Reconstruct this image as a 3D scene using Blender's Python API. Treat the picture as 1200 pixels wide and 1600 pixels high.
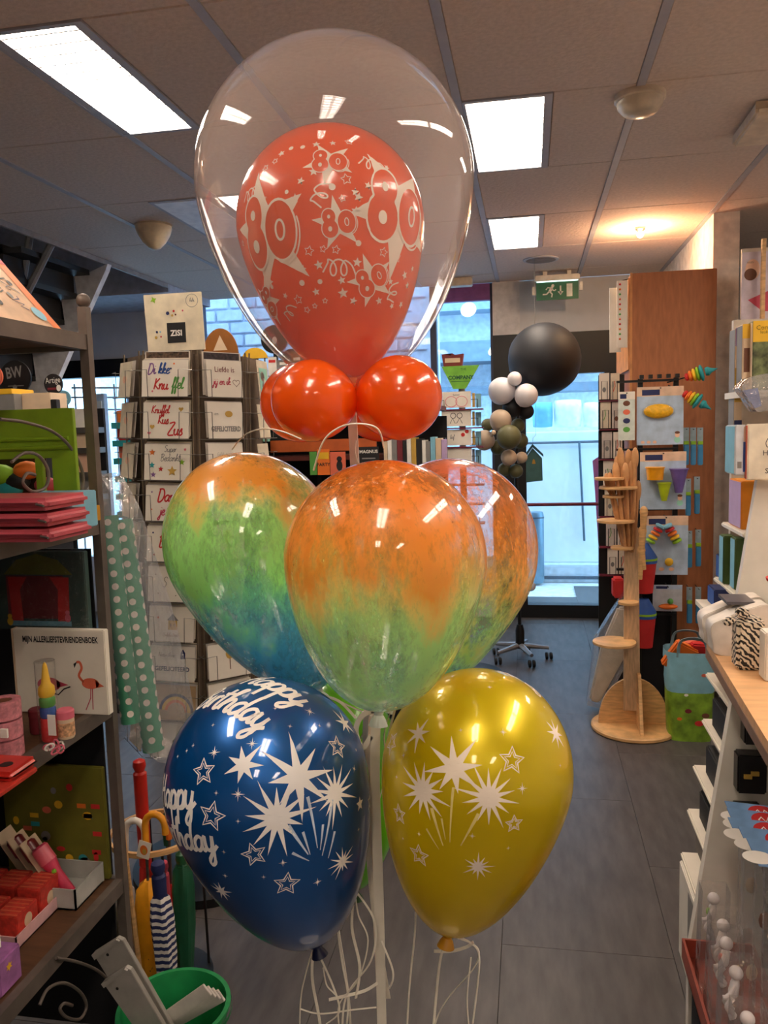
import bpy, bmesh, math, random
from mathutils import Vector, Matrix, Euler
from mathutils.bvhtree import BVHTree
from mathutils.geometry import tessellate_polygon

# ------------------------------------------------------------------ camera, world, exposure
scene = bpy.context.scene
for o in list(bpy.data.objects):
    bpy.data.objects.remove(o)
COL = scene.collection
FPX, HCAM = 1250.0, 1.57
YAW, PITCH, ROLL = math.radians(10.45), math.radians(-6.0), math.radians(-1.69)
fw = Vector((-math.sin(YAW) * math.cos(PITCH), math.cos(YAW) * math.cos(PITCH), math.sin(PITCH)))
r0 = Vector((math.cos(YAW), math.sin(YAW), 0)); u0 = r0.cross(fw)
RT = math.cos(ROLL) * r0 + math.sin(ROLL) * u0
UP = -math.sin(ROLL) * r0 + math.cos(ROLL) * u0
CAM = Vector((0, 0, HCAM))
cd = bpy.data.cameras.new('camera'); cam = bpy.data.objects.new('camera', cd); COL.objects.link(cam)
cam.matrix_world = Matrix(((RT.x, UP.x, -fw.x, CAM.x), (RT.y, UP.y, -fw.y, CAM.y), (RT.z, UP.z, -fw.z, CAM.z), (0, 0, 0, 1)))
cd.sensor_fit = 'VERTICAL'; cd.sensor_height = 24.0; cd.lens = FPX / 1600 * 24.0
cd.clip_start = 0.05; cd.clip_end = 100
scene.camera = cam

wd = bpy.data.worlds.new('world'); scene.world = wd; wd.use_nodes = True
bg = wd.node_tree.nodes['Background']
bg.inputs[0].default_value = (0.34, 0.66, 1.0, 1); bg.inputs[1].default_value = 3.9
scene.view_settings.view_transform = 'Standard'
scene.view_settings.look = 'None'
scene.view_settings.exposure = 0.60
scene.view_settings.gamma = 1.0
scene.view_settings.use_curve_mapping = False
LAMP = 24.0            # radiance of the ceiling lamp tubes
LAMP_COL = (1.0, 0.83, 0.68)
random.seed(7)

# ------------------------------------------------------------------ helpers
def ray(px, py):
    return (RT * ((px - 600) / FPX) - UP * ((py - 800) / FPX) + fw)
def at(px, py, y):
    d = ray(px, py); return CAM + d * (y / d.y)
def atx(px, py, x):
    d = ray(px, py); return CAM + d * (x / d.x)
def atz(px, py, z):
    d = ray(px, py); return CAM + d * ((z - HCAM) / d.z)
def s2l(c):
    c = c / 255.0
    return c / 12.92 if c <= 0.04045 else ((c + 0.055) / 1.055) ** 2.4
def lin(rgb):
    return tuple(s2l(c) for c in rgb) + (1.0,)

MATS = {}
def M(name, rgb, rough=0.5, metal=0.0, var=0.08, scale=18.0, spec=0.5, coat=0.0, trans=0.0, bump=0.0, stretch=None):
    """procedural surface: colour with fine noise variation, optional bump and translucency"""
    if name in MATS: return MATS[name]
    m = bpy.data.materials.new(name); m.use_nodes = True
    nt = m.node_tree; N = nt.nodes; L = nt.links
    b = N['Principled BSDF']
    b.inputs['Roughness'].default_value = rough; b.inputs['Metallic'].default_value = metal
    b.inputs['Specular IOR Level'].default_value = spec
    b.inputs['Coat Weight'].default_value = coat; b.inputs['Coat Roughness'].default_value = 0.05
    tc = N.new('ShaderNodeTexCoord'); no = N.new('ShaderNodeTexNoise')
    no.inputs['Scale'].default_value = scale; no.inputs['Detail'].default_value = 4
    src = tc.outputs['Object']
    if stretch:
        mp = N.new('ShaderNodeMapping'); mp.inputs['Scale'].default_value = stretch
        L.new(src, mp.inputs[0]); src = mp.outputs[0]
    L.new(src, no.inputs['Vector'])
    c = lin(rgb); rp = N.new('ShaderNodeValToRGB')
    rp.color_ramp.elements[0].color = tuple(max(0, x * (1 - 2 * var)) for x in c[:3]) + (1,)
    rp.color_ramp.elements[1].color = tuple(min(1, x * (1 + 2 * var)) for x in c[:3]) + (1,)
    rp.color_ramp.elements[0].position = 0.3; rp.color_ramp.elements[1].position = 0.7
    L.new(no.outputs['Fac'], rp.inputs[0]); L.new(rp.outputs[0], b.inputs['Base Color'])
    if bump:
        bp = N.new('ShaderNodeBump'); bp.inputs['Strength'].default_value = bump; bp.inputs['Distance'].default_value = 0.01
        L.new(no.outputs['Fac'], bp.inputs['Height']); L.new(bp.outputs[0], b.inputs['Normal'])
    if trans:
        t = N.new('ShaderNodeBsdfTranslucent'); L.new(rp.outputs[0], t.inputs[0])
        mx = N.new('ShaderNodeMixShader'); mx.inputs[0].default_value = trans
        L.new(b.outputs[0], mx.inputs[1]); L.new(t.outputs[0], mx.inputs[2])
        L.new(mx.outputs[0], N['Material Output'].inputs[0])
    MATS[name] = m
    return m

def emit(name, rgb, strength):
    if name in MATS: return MATS[name]
    m = bpy.data.materials.new(name); m.use_nodes = True; nt = m.node_tree
    nt.nodes.remove(nt.nodes['Principled BSDF'])
    e = nt.nodes.new('ShaderNodeEmission'); e.inputs[0].default_value = tuple(rgb) + (1,); e.inputs[1].default_value = strength
    nt.links.new(e.outputs[0], nt.nodes['Material Output'].inputs[0]); MATS[name] = m
    return m

def schlick(nt, f0=0.045):
    """thin-sheet Fresnel, the same from both sides"""
    N = nt.nodes; L = nt.links
    lw = N.new('ShaderNodeLayerWeight'); lw.inputs[0].default_value = 0.5
    pw = N.new('ShaderNodeMath'); pw.operation = 'POWER'; pw.inputs[1].default_value = 4.0; L.new(lw.outputs['Facing'], pw.inputs[0])
    ma = N.new('ShaderNodeMath'); ma.operation = 'MULTIPLY_ADD'; ma.inputs[1].default_value = 0.9; ma.inputs[2].default_value = f0; ma.use_clamp = True
    L.new(pw.outputs[0], ma.inputs[0])
    return ma

def clear_film(name, rgb=(255, 255, 255), haze=0.06, gloss=1.0, rough=0.03, wrinkle=0.0, edge=0.0, wscale=30):
    """thin clear film or pane: see-through, glossy by Fresnel, a little milky"""
    if name in MATS: return MATS[name]
    m = bpy.data.materials.new(name); m.use_nodes = True; nt = m.node_tree; N = nt.nodes; L = nt.links
    N.remove(N['Principled BSDF'])
    tr = N.new('ShaderNodeBsdfTransparent'); gl = N.new('ShaderNodeBsdfGlossy'); df = N.new('ShaderNodeBsdfDiffuse')
    tl = N.new('ShaderNodeBsdfTranslucent'); gl.inputs['Roughness'].default_value = rough
    df.inputs[0].default_value = lin(rgb); tl.inputs[0].default_value = lin(rgb)
    tr.inputs[0].default_value = (0.985, 0.985, 0.985, 1)
    fr = schlick(nt)
    mu = N.new('ShaderNodeMath'); mu.operation = 'MULTIPLY'; mu.inputs[1].default_value = gloss; mu.use_clamp = True
    L.new(fr.outputs[0], mu.inputs[0])
    half = N.new('ShaderNodeMixShader'); half.inputs[0].default_value = 0.5
    L.new(df.outputs[0], half.inputs[1]); L.new(tl.outputs[0], half.inputs[2])
    a = N.new('ShaderNodeMixShader'); a.inputs[0].default_value = haze
    if edge:
        lw = N.new('ShaderNodeLayerWeight'); lw.inputs[0].default_value = 0.35
        ma = N.new('ShaderNodeMath'); ma.operation = 'MULTIPLY_ADD'; ma.inputs[1].default_value = edge; ma.inputs[2].default_value = haze
        ma.use_clamp = True
        L.new(lw.outputs['Facing'], ma.inputs[0]); L.new(ma.outputs[0], a.inputs[0])
    L.new(tr.outputs[0], a.inputs[1]); L.new(half.outputs[0], a.inputs[2])
    b = N.new('ShaderNodeMixShader'); L.new(mu.outputs[0], b.inputs[0]); L.new(a.outputs[0], b.inputs[1]); L.new(gl.outputs[0], b.inputs[2])
    if wrinkle:
        tc = N.new('ShaderNodeTexCoord'); no = N.new('ShaderNodeTexNoise'); no.inputs['Scale'].default_value = wscale
        no.inputs['Detail'].default_value = 3; L.new(tc.outputs['Object'], no.inputs['Vector'])
        bp = N.new('ShaderNodeBump'); bp.inputs['Strength'].default_value = wrinkle; bp.inputs['Distance'].default_value = 0.02
        L.new(no.outputs['Fac'], bp.inputs['Height'])
        for s in (gl, df): L.new(bp.outputs[0], s.inputs['Normal'])
    L.new(b.outputs[0], N['Material Output'].inputs[0]); MATS[name] = m
    return m

def link(o, parent=None):
    COL.objects.link(o)
    if parent is not None: o.parent = parent
    return o
def tag(o, label=None, cat=None, group=None, kind=None):
    if label: o['label'] = label
    if cat: o['category'] = cat
    if group: o['group'] = group
    if kind: o['kind'] = kind
    return o
def off(o):
    v = Vector((0, 0, 0))
    while o is not None:
        v += o.location; o = o.parent
    return v
def T(name, label, cat, loc=(0, 0, 0), group=None, rot=None):
    o = bpy.data.objects.new(name, None); o.empty_display_size = 0.05
    COL.objects.link(o); o.location = loc
    if rot: o.rotation_euler = rot
    return tag(o, label, cat, group)

class MB:
    """collects shapes into one mesh"""
    def __init__(s): s.v = []; s.f = []
    def add(s, vs, fs):
        n = len(s.v); s.v += [Vector(p) for p in vs]; s.f += [tuple(i + n for i in f) for f in fs]; return s
    def box(s, a, b, mat=None):
        x0, y0, z0 = (min(a[i], b[i]) for i in range(3)); x1, y1, z1 = (max(a[i], b[i]) for i in range(3))
        vs = [Vector(p) for p in ((x0,y0,z0),(x1,y0,z0),(x1,y1,z0),(x0,y1,z0),(x0,y0,z1),(x1,y0,z1),(x1,y1,z1),(x0,y1,z1))]
        if mat: vs = [mat @ p for p in vs]
        return s.add(vs, [(0,3,2,1),(4,5,6,7),(0,1,5,4),(1,2,6,5),(2,3,7,6),(3,0,4,7)])
    def prism(s, pts, d):
        """pts: closed 3D outline, extruded by vector d"""
        d = Vector(d); n = len(pts); P = [Vector(p) for p in pts]
        tris = tessellate_polygon([P])
        vs = P + [p + d for p in P]
        fs = [tuple(t) for t in tris] + [tuple(n + i for i in reversed(t)) for t in tris]
        fs += [(i, (i + 1) % n, n + (i + 1) % n, n + i) for i in range(n)]
        return s.add(vs, fs)
    def sweep(s, path, prof, close=False, ref=None, scale=None):
        """prof: list of (a,b) offsets in the frame across the path"""
        P = [Vector(p) for p in path]; n = len(P); k = len(prof)
        up = Vector(ref) if ref else None; vs = []
        prev = None
        for i in range(n):
            t = (P[min(i + 1, n - 1)] - P[max(i - 1, 0)]).normalized()
            if up is not None: a = up.cross(t)
            elif prev is None: a = t.orthogonal()
            else: a = prev - t * prev.dot(t)
            if a.length < 1e-6: a = t.orthogonal()
            a.normalize(); b = t.cross(a); prev = a
            sc = scale[i] if scale else 1.0
            for (p, q) in prof: vs.append(P[i] + a * p * sc + b * q * sc)
        fs = []
        for i in range(n - 1):
            for j in range(k):
                fs.append((i * k + j, i * k + (j + 1) % k, (i + 1) * k + (j + 1) % k, (i + 1) * k + j))
        fs.append(tuple(reversed(range(k)))); fs.append(tuple((n - 1) * k + j for j in range(k)))
        return s.add(vs, fs)
    def tube(s, path, r, k=8, scale=None):
        return s.sweep(path, [(r * math.cos(2 * math.pi * j / k), r * math.sin(2 * math.pi * j / k)) for j in range(k)], scale=scale)
    def lathe(s, prof, origin=(0, 0, 0), axis=(0, 0, 1), k=32):
        """prof: (radius, height) pairs along the axis"""
        ax = Vector(axis).normalized(); a = ax.orthogonal().normalized()
        if abs(ax.z) > 0.5: a = (Vector((1, 0, 0)) - ax * ax.x).normalized()
        b = ax.cross(a); o = Vector(origin); vs = []; fs = []; n = len(prof)
        for (r, h) in prof:
            for j in range(k):
                t = 2 * math.pi * j / k
                vs.append(o + ax * h + a * r * math.cos(t) + b * r * math.sin(t))
        for i in range(n - 1):
            for j in range(k):
                fs.append((i * k + j, i * k + (j + 1) % k, (i + 1) * k + (j + 1) % k, (i + 1) * k + j))
        fs.append(tuple(reversed(range(k)))); fs.append(tuple((n - 1) * k + j for j in range(k)))
        return s.add(vs, fs)
    def sphere(s, c, r, k=24, sc=(1, 1, 1)):
        c = Vector(c); prof = []; n = k // 2; vs = []; fs = []
        for i in range(n + 1):
            t = math.pi * i / n
            for j in range(k):
                a = 2 * math.pi * j / k
                vs.append(c + Vector((r * sc[0] * math.sin(t) * math.cos(a), r * sc[1] * math.sin(t) * math.sin(a), r * sc[2] * math.cos(t))))
        for i in range(n):
            for j in range(k):
                fs.append((i * k + j, (i + 1) * k + j, (i + 1) * k + (j + 1) % k, i * k + (j + 1) % k))
        return s.add(vs, fs)
    def build(s, name, mat, parent=None, smooth=False, bevel=0.0, local=False, seg=2, origin=None, weld=True):
        me = bpy.data.meshes.new(name)
        if parent is not None: o0 = Vector((0, 0, 0)) if local else off(parent)
        elif origin is not None: o0 = Vector(origin)
        else:
            xs = [p.x for p in s.v]; ys = [p.y for p in s.v]; zs = [p.z for p in s.v]
            o0 = Vector(((min(xs) + max(xs)) / 2, (min(ys) + max(ys)) / 2, min(zs)))
        bm = bmesh.new(); V = [bm.verts.new(p - o0) for p in s.v]
        for f in s.f:
            if len(set(f)) >= 3:
                try: bm.faces.new([V[i] for i in f])
                except ValueError: pass
        if weld: bmesh.ops.remove_doubles(bm, verts=bm.verts, dist=1e-6)
        bmesh.ops.recalc_face_normals(bm, faces=bm.faces)
        if bevel:
            bmesh.ops.bevel(bm, geom=[e for e in bm.edges if len(e.link_faces) == 2 and e.calc_face_angle(0) > 0.6], offset=bevel, segments=seg, affect='EDGES', clamp_overlap=True)
        bm.to_mesh(me); bm.free()
        me.materials.append(mat)
        if smooth:
            for p in me.polygons: p.use_smooth = True
            try: me.set_sharp_from_angle(angle=0.7)
            except Exception: pass
        o = bpy.data.objects.new(name, me); link(o, parent)
        if parent is None: o.location = o0
        return o
def bx(name, a, b, mat, parent=None, bevel=0.0, local=False):
    return MB().box(a, b).build(name, mat, parent, bevel=bevel, local=local)
def struct(o):
    o['kind'] = 'structure'; return o
def cr(pts, n=6, closed=False):
    """Catmull-Rom smoothing of a point list (2D or 3D)"""
    P = [Vector(p) for p in pts]; out = []; m = len(P)
    rng = range(m) if closed else range(m - 1)
    for i in rng:
        p0 = P[(i - 1) % m] if closed else P[max(i - 1, 0)]
        p1 = P[i]; p2 = P[(i + 1) % m]; p3 = P[(i + 2) % m] if closed else P[min(i + 2, m - 1)]
        for k in range(n):
            t = k / n
            out.append(0.5 * ((2 * p1) + (p2 - p0) * t + (2 * p0 - 5 * p1 + 4 * p2 - p3) * t * t + (3 * p1 - p0 - 3 * p2 + p3) * t ** 3))
    if not closed: out.append(P[-1])
    return out
def prect(x0, y0, x1, y1, y):
    """world x0,x1,z0,z1 of a rectangle seen on the plane y"""
    mx, my = (x0 + x1) / 2, (y0 + y1) / 2
    return at(x0, my, y).x, at(x1, my, y).x, at(mx, y1, y).z, at(mx, y0, y).z
def pbox(name, x0, y0, x1, y1, y, depth, mat, parent=None, bevel=0.0):
    a, b, c, d = prect(x0, y0, x1, y1, y)
    return bx(name, (a, y, c), (b, y + depth, d), mat, parent, bevel)

# ---- flat shapes: 2D outlines turned into meshes (for prints and lettering)
def star2(n, ro, ri, rot=0.0, jit=0.0, rnd=None):
    out = []
    for i in range(2 * n):
        r = ro if i % 2 == 0 else ri
        if jit and i % 2 == 0: r *= 1 + jit * ((rnd or random).random() - 0.5) * 2
        a = rot + math.pi / 2 + math.pi * i / n
        out.append((r * math.cos(a), r * math.sin(a)))
    return out
def ell2(rx, ry, cx=0, cy=0, n=28):
    return [(cx + rx * math.cos(2 * math.pi * i / n), cy + ry * math.sin(2 * math.pi * i / n)) for i in range(n)]
def fill2(poly):
    P = [Vector((p[0], p[1], 0)) for p in poly]
    return [(p.x, p.y) for p in P], [tuple(t) for t in tessellate_polygon([P])]
def stroke2(line, w, closed=False, taper=False):
    P = [Vector((p[0], p[1])) for p in line]; n = len(P); vs = []; fs = []
    for i in range(n):
        if closed: d = P[(i + 1) % n] - P[(i - 1) % n]
        else: d = P[min(i + 1, n - 1)] - P[max(i - 1, 0)]
        if d.length < 1e-9: d = Vector((1, 0))
        d.normalize(); nn = Vector((-d.y, d.x))
        ww = w if not taper else w * (1 - 0.75 * i / (n - 1))
        vs += [tuple(P[i] + nn * ww / 2), tuple(P[i] - nn * ww / 2)]
    for i in range(n if closed else n - 1):
        j = (i + 1) % n
        fs += [(2 * i, 2 * i + 1, 2 * j + 1), (2 * i, 2 * j + 1, 2 * j)]
    return vs, fs
def join2(parts):
    V = []; Fs = []
    for vs, fs in parts:
        n = len(V); V += list(vs); Fs += [tuple(i + n for i in f) for f in fs]
    return V, Fs
def xf2(part, s=1.0, rot=0.0, dx=0.0, dy=0.0, sx=1.0, sy=1.0):
    c, q = math.cos(rot), math.sin(rot)
    return [((x * sx * c - y * sy * q) * s + dx, (x * sx * q + y * sy * c) * s + dy) for x, y in part[0]], part[1]
G = {
 'a': ([[(.75,.85),(.45,1),(.12,.7),(.1,.25),(.35,0),(.65,.3),(.78,.9)],[(.78,.95),(.72,.3),(.85,0),(1.1,.25)]],1.0),
 'p': ([[(0,.3),(.2,1),(.18,.2),(.12,-1)],[(.18,.6),(.45,1),(.75,.75),(.7,.2),(.4,0),(.2,.15)],[(.4,0),(.7,.02),(1,.25)]],.95),
 'y': ([[(0,.8),(.1,1),(.12,.3),(.35,0),(.65,.3),(.75,1)],[(.75,1),(.72,0),(.6,-.8),(.3,-1.05),(.15,-.75),(.5,-.25),(1.1,.3)]],1.0),
 'd': ([[(.75,.85),(.45,1),(.12,.7),(.1,.25),(.35,0),(.65,.3),(.75,.8)],[(.88,2),(.76,1),(.72,.25),(.9,0),(1.15,.25)]],1.05),
 'h': ([[(0,.2),(.35,1.6),(.45,2),(.25,1.9),(.18,1),(.15,0)],[(.15,.4),(.45,.95),(.68,.85),(.68,.2),(.85,0),(1.1,.25)]],1.0),
 't': ([[(.3,1.8),(.22,.3),(.4,0),(.7,.25)],[(-.05,1.25),(.65,1.35)]],.62),
 'i': ([[(0,.3),(.2,1),(.18,.2),(.35,0),(.6,.25)],[(.28,1.4),(.3,1.5)]],.52),
 'r': ([[(0,.2),(.15,1),(.2,0)],[(.2,.6),(.4,.98),(.65,.9)]],.65),
 'e': ([[(.1,.45),(.5,.6),(.6,.9),(.35,1),(.1,.6),(.15,.15),(.45,0),(.85,.3)]],.75),
 'l': ([[(0,.2),(.35,1.5),(.35,2),(.18,1.8),(.15,.4),(.3,0),(.6,.25)]],.5),
 'f': ([[(0,.2),(.4,1.5),(.45,2),(.25,1.9),(.2,0),(.2,-.9),(.35,-.6),(.3,.1),(.6,.3)]],.55),
 'n': ([[(0,.6),(.15,1),(.15,0)],[(.15,.5),(.45,1),(.65,.8),(.65,.2),(.8,0),(1,.25)]],.95),
 'u': ([[(0,.6),(.12,1),(.1,.3),(.35,0),(.65,.3),(.7,1),(.68,.2),(.85,0),(1.05,.25)]],1.0),
 'k': ([[(0,.2),(.35,1.6),(.4,2),(.2,1.9),(.15,0)],[(.15,.5),(.5,1),(.6,.75),(.2,.5),(.55,.1),(.9,.2)]],.85),
 's': ([[(0,.1),(.4,1.05),(.45,.6),(.6,.2),(.3,-.05),(.1,.15)]],.68),
 'c': ([[(.55,.85),(.3,1),(.08,.5),(.3,0),(.75,.3)]],.7),
 'o': ([[(.4,1),(.1,.5),(.4,0),(.7,.5),(.4,1)]],.8),
 'w': ([[(0,.9),(.15,.1),(.4,.7),(.6,.1),(.85,1)]],.95),
 'j': ([[(.3,1),(.25,-.6),(0,-.95),(-.1,-.6),(.5,.25)],[(.32,1.4),(.34,1.5)]],.5),
 'H': ([[(.1,1.7),(.3,2),(.25,1),(.15,0)],[(1,2),(.9,1),(.9,.1),(1.15,.2)],[(0,.9),(.5,1.05),(1.1,1.1)]],1.3),
 'B': ([[(.3,2),(.25,1),(.2,0)],[(0,1.7),(.4,2.05),(.9,1.8),(.8,1.3),(.4,1.05),(.95,.8),(.95,.3),(.5,-.05),(.1,.15)]],1.25),
 'D': ([[(.3,2),(.2,0),(.8,.1),(1.1,1),(.8,1.9),(.1,1.9)]],1.3),
 'K': ([[(.3,2),(.2,0)],[(1,2),(.3,.9),(1.1,0)]],1.15),
 'Z': ([[(.1,1.9),(1,2),(.1,.1),(1.1,0)]],1.15),
 'S': ([[(.9,1.8),(.5,2.05),(.15,1.5),(.8,.8),(.6,.05),(.1,.2)]],1.05),
 'N': ([[(.1,0),(.2,2),(.9,0),(1,2)]],1.2),
 'G': ([[(.95,1.7),(.5,2),(.1,1),(.5,0),(.95,.4),(.95,.9),(.6,.9)]],1.2),
 'L': ([[(.4,2),(.25,.1),(.9,.1)]],1.0),
 ' ': ([], .6), '.': ([[(.1,0),(.12,.12)]], .3),
}
def script2(text, h, w=0.2, slant=0.18, center=True):
    """brush-script lettering, h = x-height; returns 2D mesh"""
    parts = []; x = 0
    for ch in text:
        st, adv = G.get(ch, G['o'])
        for l in st:
            q = cr([(p[0] + x + slant * p[1], p[1], 0) for p in l], 5)
            parts.append(stroke2([(p.x * h, p.y * h) for p in q], w * h))
        x += adv * 0.92
    V, Fs = join2(parts)
    if center: V = [(a - x * h / 2, b - h * 0.6) for a, b in V]
    return V, Fs
def text2(body, size, bold=0.0):
    """sans lettering, returns 2D mesh centred"""
    c = bpy.data.curves.new('t', 'FONT'); c.body = body; c.size = size; c.align_x = 'CENTER'; c.align_y = 'CENTER'; c.offset = bold
    c.resolution_u = 2
    o = bpy.data.objects.new('t', c); COL.objects.link(o)
    me = bpy.data.meshes.new_from_object(o.evaluated_get(bpy.context.evaluated_depsgraph_get()))
    V = [(v.co.x, v.co.y) for v in me.vertices]; Fs = [tuple(p.vertices) for p in me.polygons]
    bpy.data.objects.remove(o); bpy.data.curves.remove(c); bpy.data.meshes.remove(me)
    return V, Fs
def flat(name, part, mat, parent, origin, ux, uy, eps=0.0008, world=False):
    """lay a 2D mesh on a plane: origin + x*ux + y*uy, lifted eps along the normal"""
    ux = Vector(ux).normalized(); uy = Vector(uy).normalized(); n = ux.cross(uy).normalized()
    o = Vector(origin)
    m = MB(); m.add([o + ux * a + uy * b + n * eps for a, b in part[0]], part[1])
    return m.build(name, mat, parent, local=not world)

# ------------------------------------------------------------------ materials
WHITE = M('white_paint', (235, 230, 222), 0.5)
m_ceil = M('ceiling_tile', (216, 200, 188), 0.95, var=0.04, scale=60, bump=0.25)
m_run = M('ceiling_runner', (178, 178, 186), 0.6, var=0.03)
m_gray = M('grey_wall', (204, 204, 208), 0.8, var=0.03, scale=6)
m_floor = M('floor_vinyl', (80, 75, 73), 0.45, var=0.14, scale=9, stretch=(3, 0.7, 1))
m_black = M('black_paint', (14, 14, 15), 0.45)
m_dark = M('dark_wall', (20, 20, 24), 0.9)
m_white = M('white_laminate', (232, 226, 214), 0.4, var=0.02)
m_wood = M('light_wood', (214, 168, 112), 0.45, var=0.12, scale=14, stretch=(1, 1, 6))
m_woodd = M('brown_wood', (172, 106, 64), 0.55, var=0.07, scale=10, stretch=(6, 6, 1))
m_iron = M('grey_iron', (108, 98, 90), 0.55, metal=0.3, var=0.1)
m_steel = M('wire_steel', (120, 116, 110), 0.35, metal=0.8)
m_paper = M('card_paper', (238, 230, 216), 0.6, var=0.02)
m_cream = M('cream_print', (240, 224, 204), 0.5, var=0.02)
m_wprint = M('white_print', (244, 240, 236), 0.5, var=0.02)
m_purple = M('purple_panel', (140, 84, 150), 0.5)
m_glass = clear_film('window_glass', (220, 235, 255), 0.03, 0.9, 0.01)
C = {k: M('ink_' + k, v, 0.6, var=0.04) for k, v in dict(red=(200, 40, 40), orange=(236, 120, 40), yellow=(236, 186, 40), green=(90, 160, 70), blue=(40, 84, 160), teal=(40, 150, 156),
    pink=(226, 110, 130), black=(26, 26, 28), grey=(130, 128, 126), navy=(28, 40, 90), purple=(130, 90, 150), brown=(110, 66, 44), lblue=(130, 190, 214), lime=(140, 190, 40), gold=(200, 160, 70),
    salmon=(226, 110, 80), beige=(222, 196, 164), dgreen=(20, 84, 56), white=(244, 240, 232), rose=(196, 70, 90), mint=(150, 210, 190), maroon=(120, 34, 44), skin=(236, 190, 160), lilac=(186, 160, 200)).items()}

# ------------------------------------------------------------------ setting
ZC = 2.68
YB = 6.5
# floor with vinyl tiles
fl = struct(bx('floor', (-4.6, -3.2, -0.06), (2.5, YB + 0.05, -0.004), M('floor_base', (58, 56, 58), 0.8)))
tile_me = None; TX, TY = 0.5, 1.0
for i in range(15):
    for j in range(11):
        x = -4.6 + i * TX; y = -3.2 + j * TY - (0.5 if i % 2 else 0)
        if x + TX > 2.55: continue
        if tile_me is None:
            t = MB().box((0.0006, 0.0006, -0.004), (TX - 0.0006, TY - 0.0006, 0.0)).build('floor_tile', m_floor, fl, bevel=0.0008, local=True, seg=1)
            tile_me = t.data
        else: t = link(bpy.data.objects.new('floor_tile', tile_me), fl)
        t.location = Vector((x, y, 0)) - fl.location
# ceiling: backing slab, tiles, runners
XL, XR = -2.63, 2.4
ce = struct(bx('ceiling', (XL, -3.2, ZC + 0.02), (XR + 0.1, YB, ZC + 0.12), M('ceiling_slab', (120, 112, 106), 0.9)))
PX, PY, X0, Y0 = 0.61, 0.805, -0.235, 2.895
lamps = []    # (x0,x1,y0,y1)
for col, rows_ in ((-1.47, (-3, -1)), (-0.21, (-6, -4, 0)), (1.01, (-6, -3, -2)), (1.62, (0,))):  # rightmost column holds an unseen lamp added to brighten pillar and poster
    for row in rows_:
        y = Y0 + row * PY; lamps.append((col, col + 0.27, y + 0.02, y + PY - 0.02))
lamps += [(-0.21, 0.06, Y0 + 2 * PY + 0.02, Y0 + 3 * PY - 0.02), (-1.47, -1.2, Y0 + PY + 0.02, Y0 + 2 * PY - 0.02), (-1.47, -1.2, Y0 + 3 * PY + 0.02, Y0 + 4 * PY - 0.02)]
lamps = sorted(set(lamps))
high_lamps = [(-3.6, -3.33, 0.9, 1.68)]    # in the stairwell, on its higher ceiling
def cut(x0, x1, y0, y1):
    return [l for l in lamps if l[0] < x1 - .02 and l[1] > x0 + .02 and l[2] < y1 - .1 and l[3] > y0 + .1]
tmesh = {}
def ctile(x0, x1, y0, y1):
    k = (round(x1 - x0, 3), round(y1 - y0, 3))
    if k not in tmesh:
        t = MB().box((0, 0, 0), (k[0], k[1], 0.02)).build('ceiling_tile', m_ceil, ce, bevel=0.003, local=True, seg=1); tmesh[k] = t.data
    else: t = link(bpy.data.objects.new('ceiling_tile', tmesh[k]), ce)
    t.location = Vector((x0, y0, ZC)) - ce.location
for i in range(-4, 5):
    for j in range(-8, 5):
        x0 = X0 + i * PX + 0.014; x1 = X0 + (i + 1) * PX - 0.014
        y0 = Y0 + j * PY + 0.002; y1 = Y0 + (j + 1) * PY - 0.002
        x0 = max(x0, XL); x1 = min(x1, XR); y1 = min(y1, YB); y0 = max(y0, -3.2)
        if x1 - x0 < 0.05 or y1 - y0 < 0.05: continue
        ls = cut(x0, x1, y0, y1)
        if not ls: ctile(x0, x1, y0, y1)
        else:
            l = ls[0]
            if l[0] - x0 > 0.05: ctile(x0, l[0] - 0.012, y0, y1)
            if x1 - l[1] > 0.05: ctile(l[1] + 0.03, x1, y0, y1)
for i in range(-3, 5):
    x = X0 + i * PX
    bx('runner', (x - 0.014, -3.2, ZC - 0.003), (x + 0.014, YB, ZC + 0.02), m_run, ce)
for j in range(-7, 5):
    y = Y0 + j * PY
    bx('cross_joint', (XL, y - 0.002, ZC + 0.004), (XR, y + 0.002, ZC + 0.02), M('joint_dark', (70, 64, 60), 0.9), ce)
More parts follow.
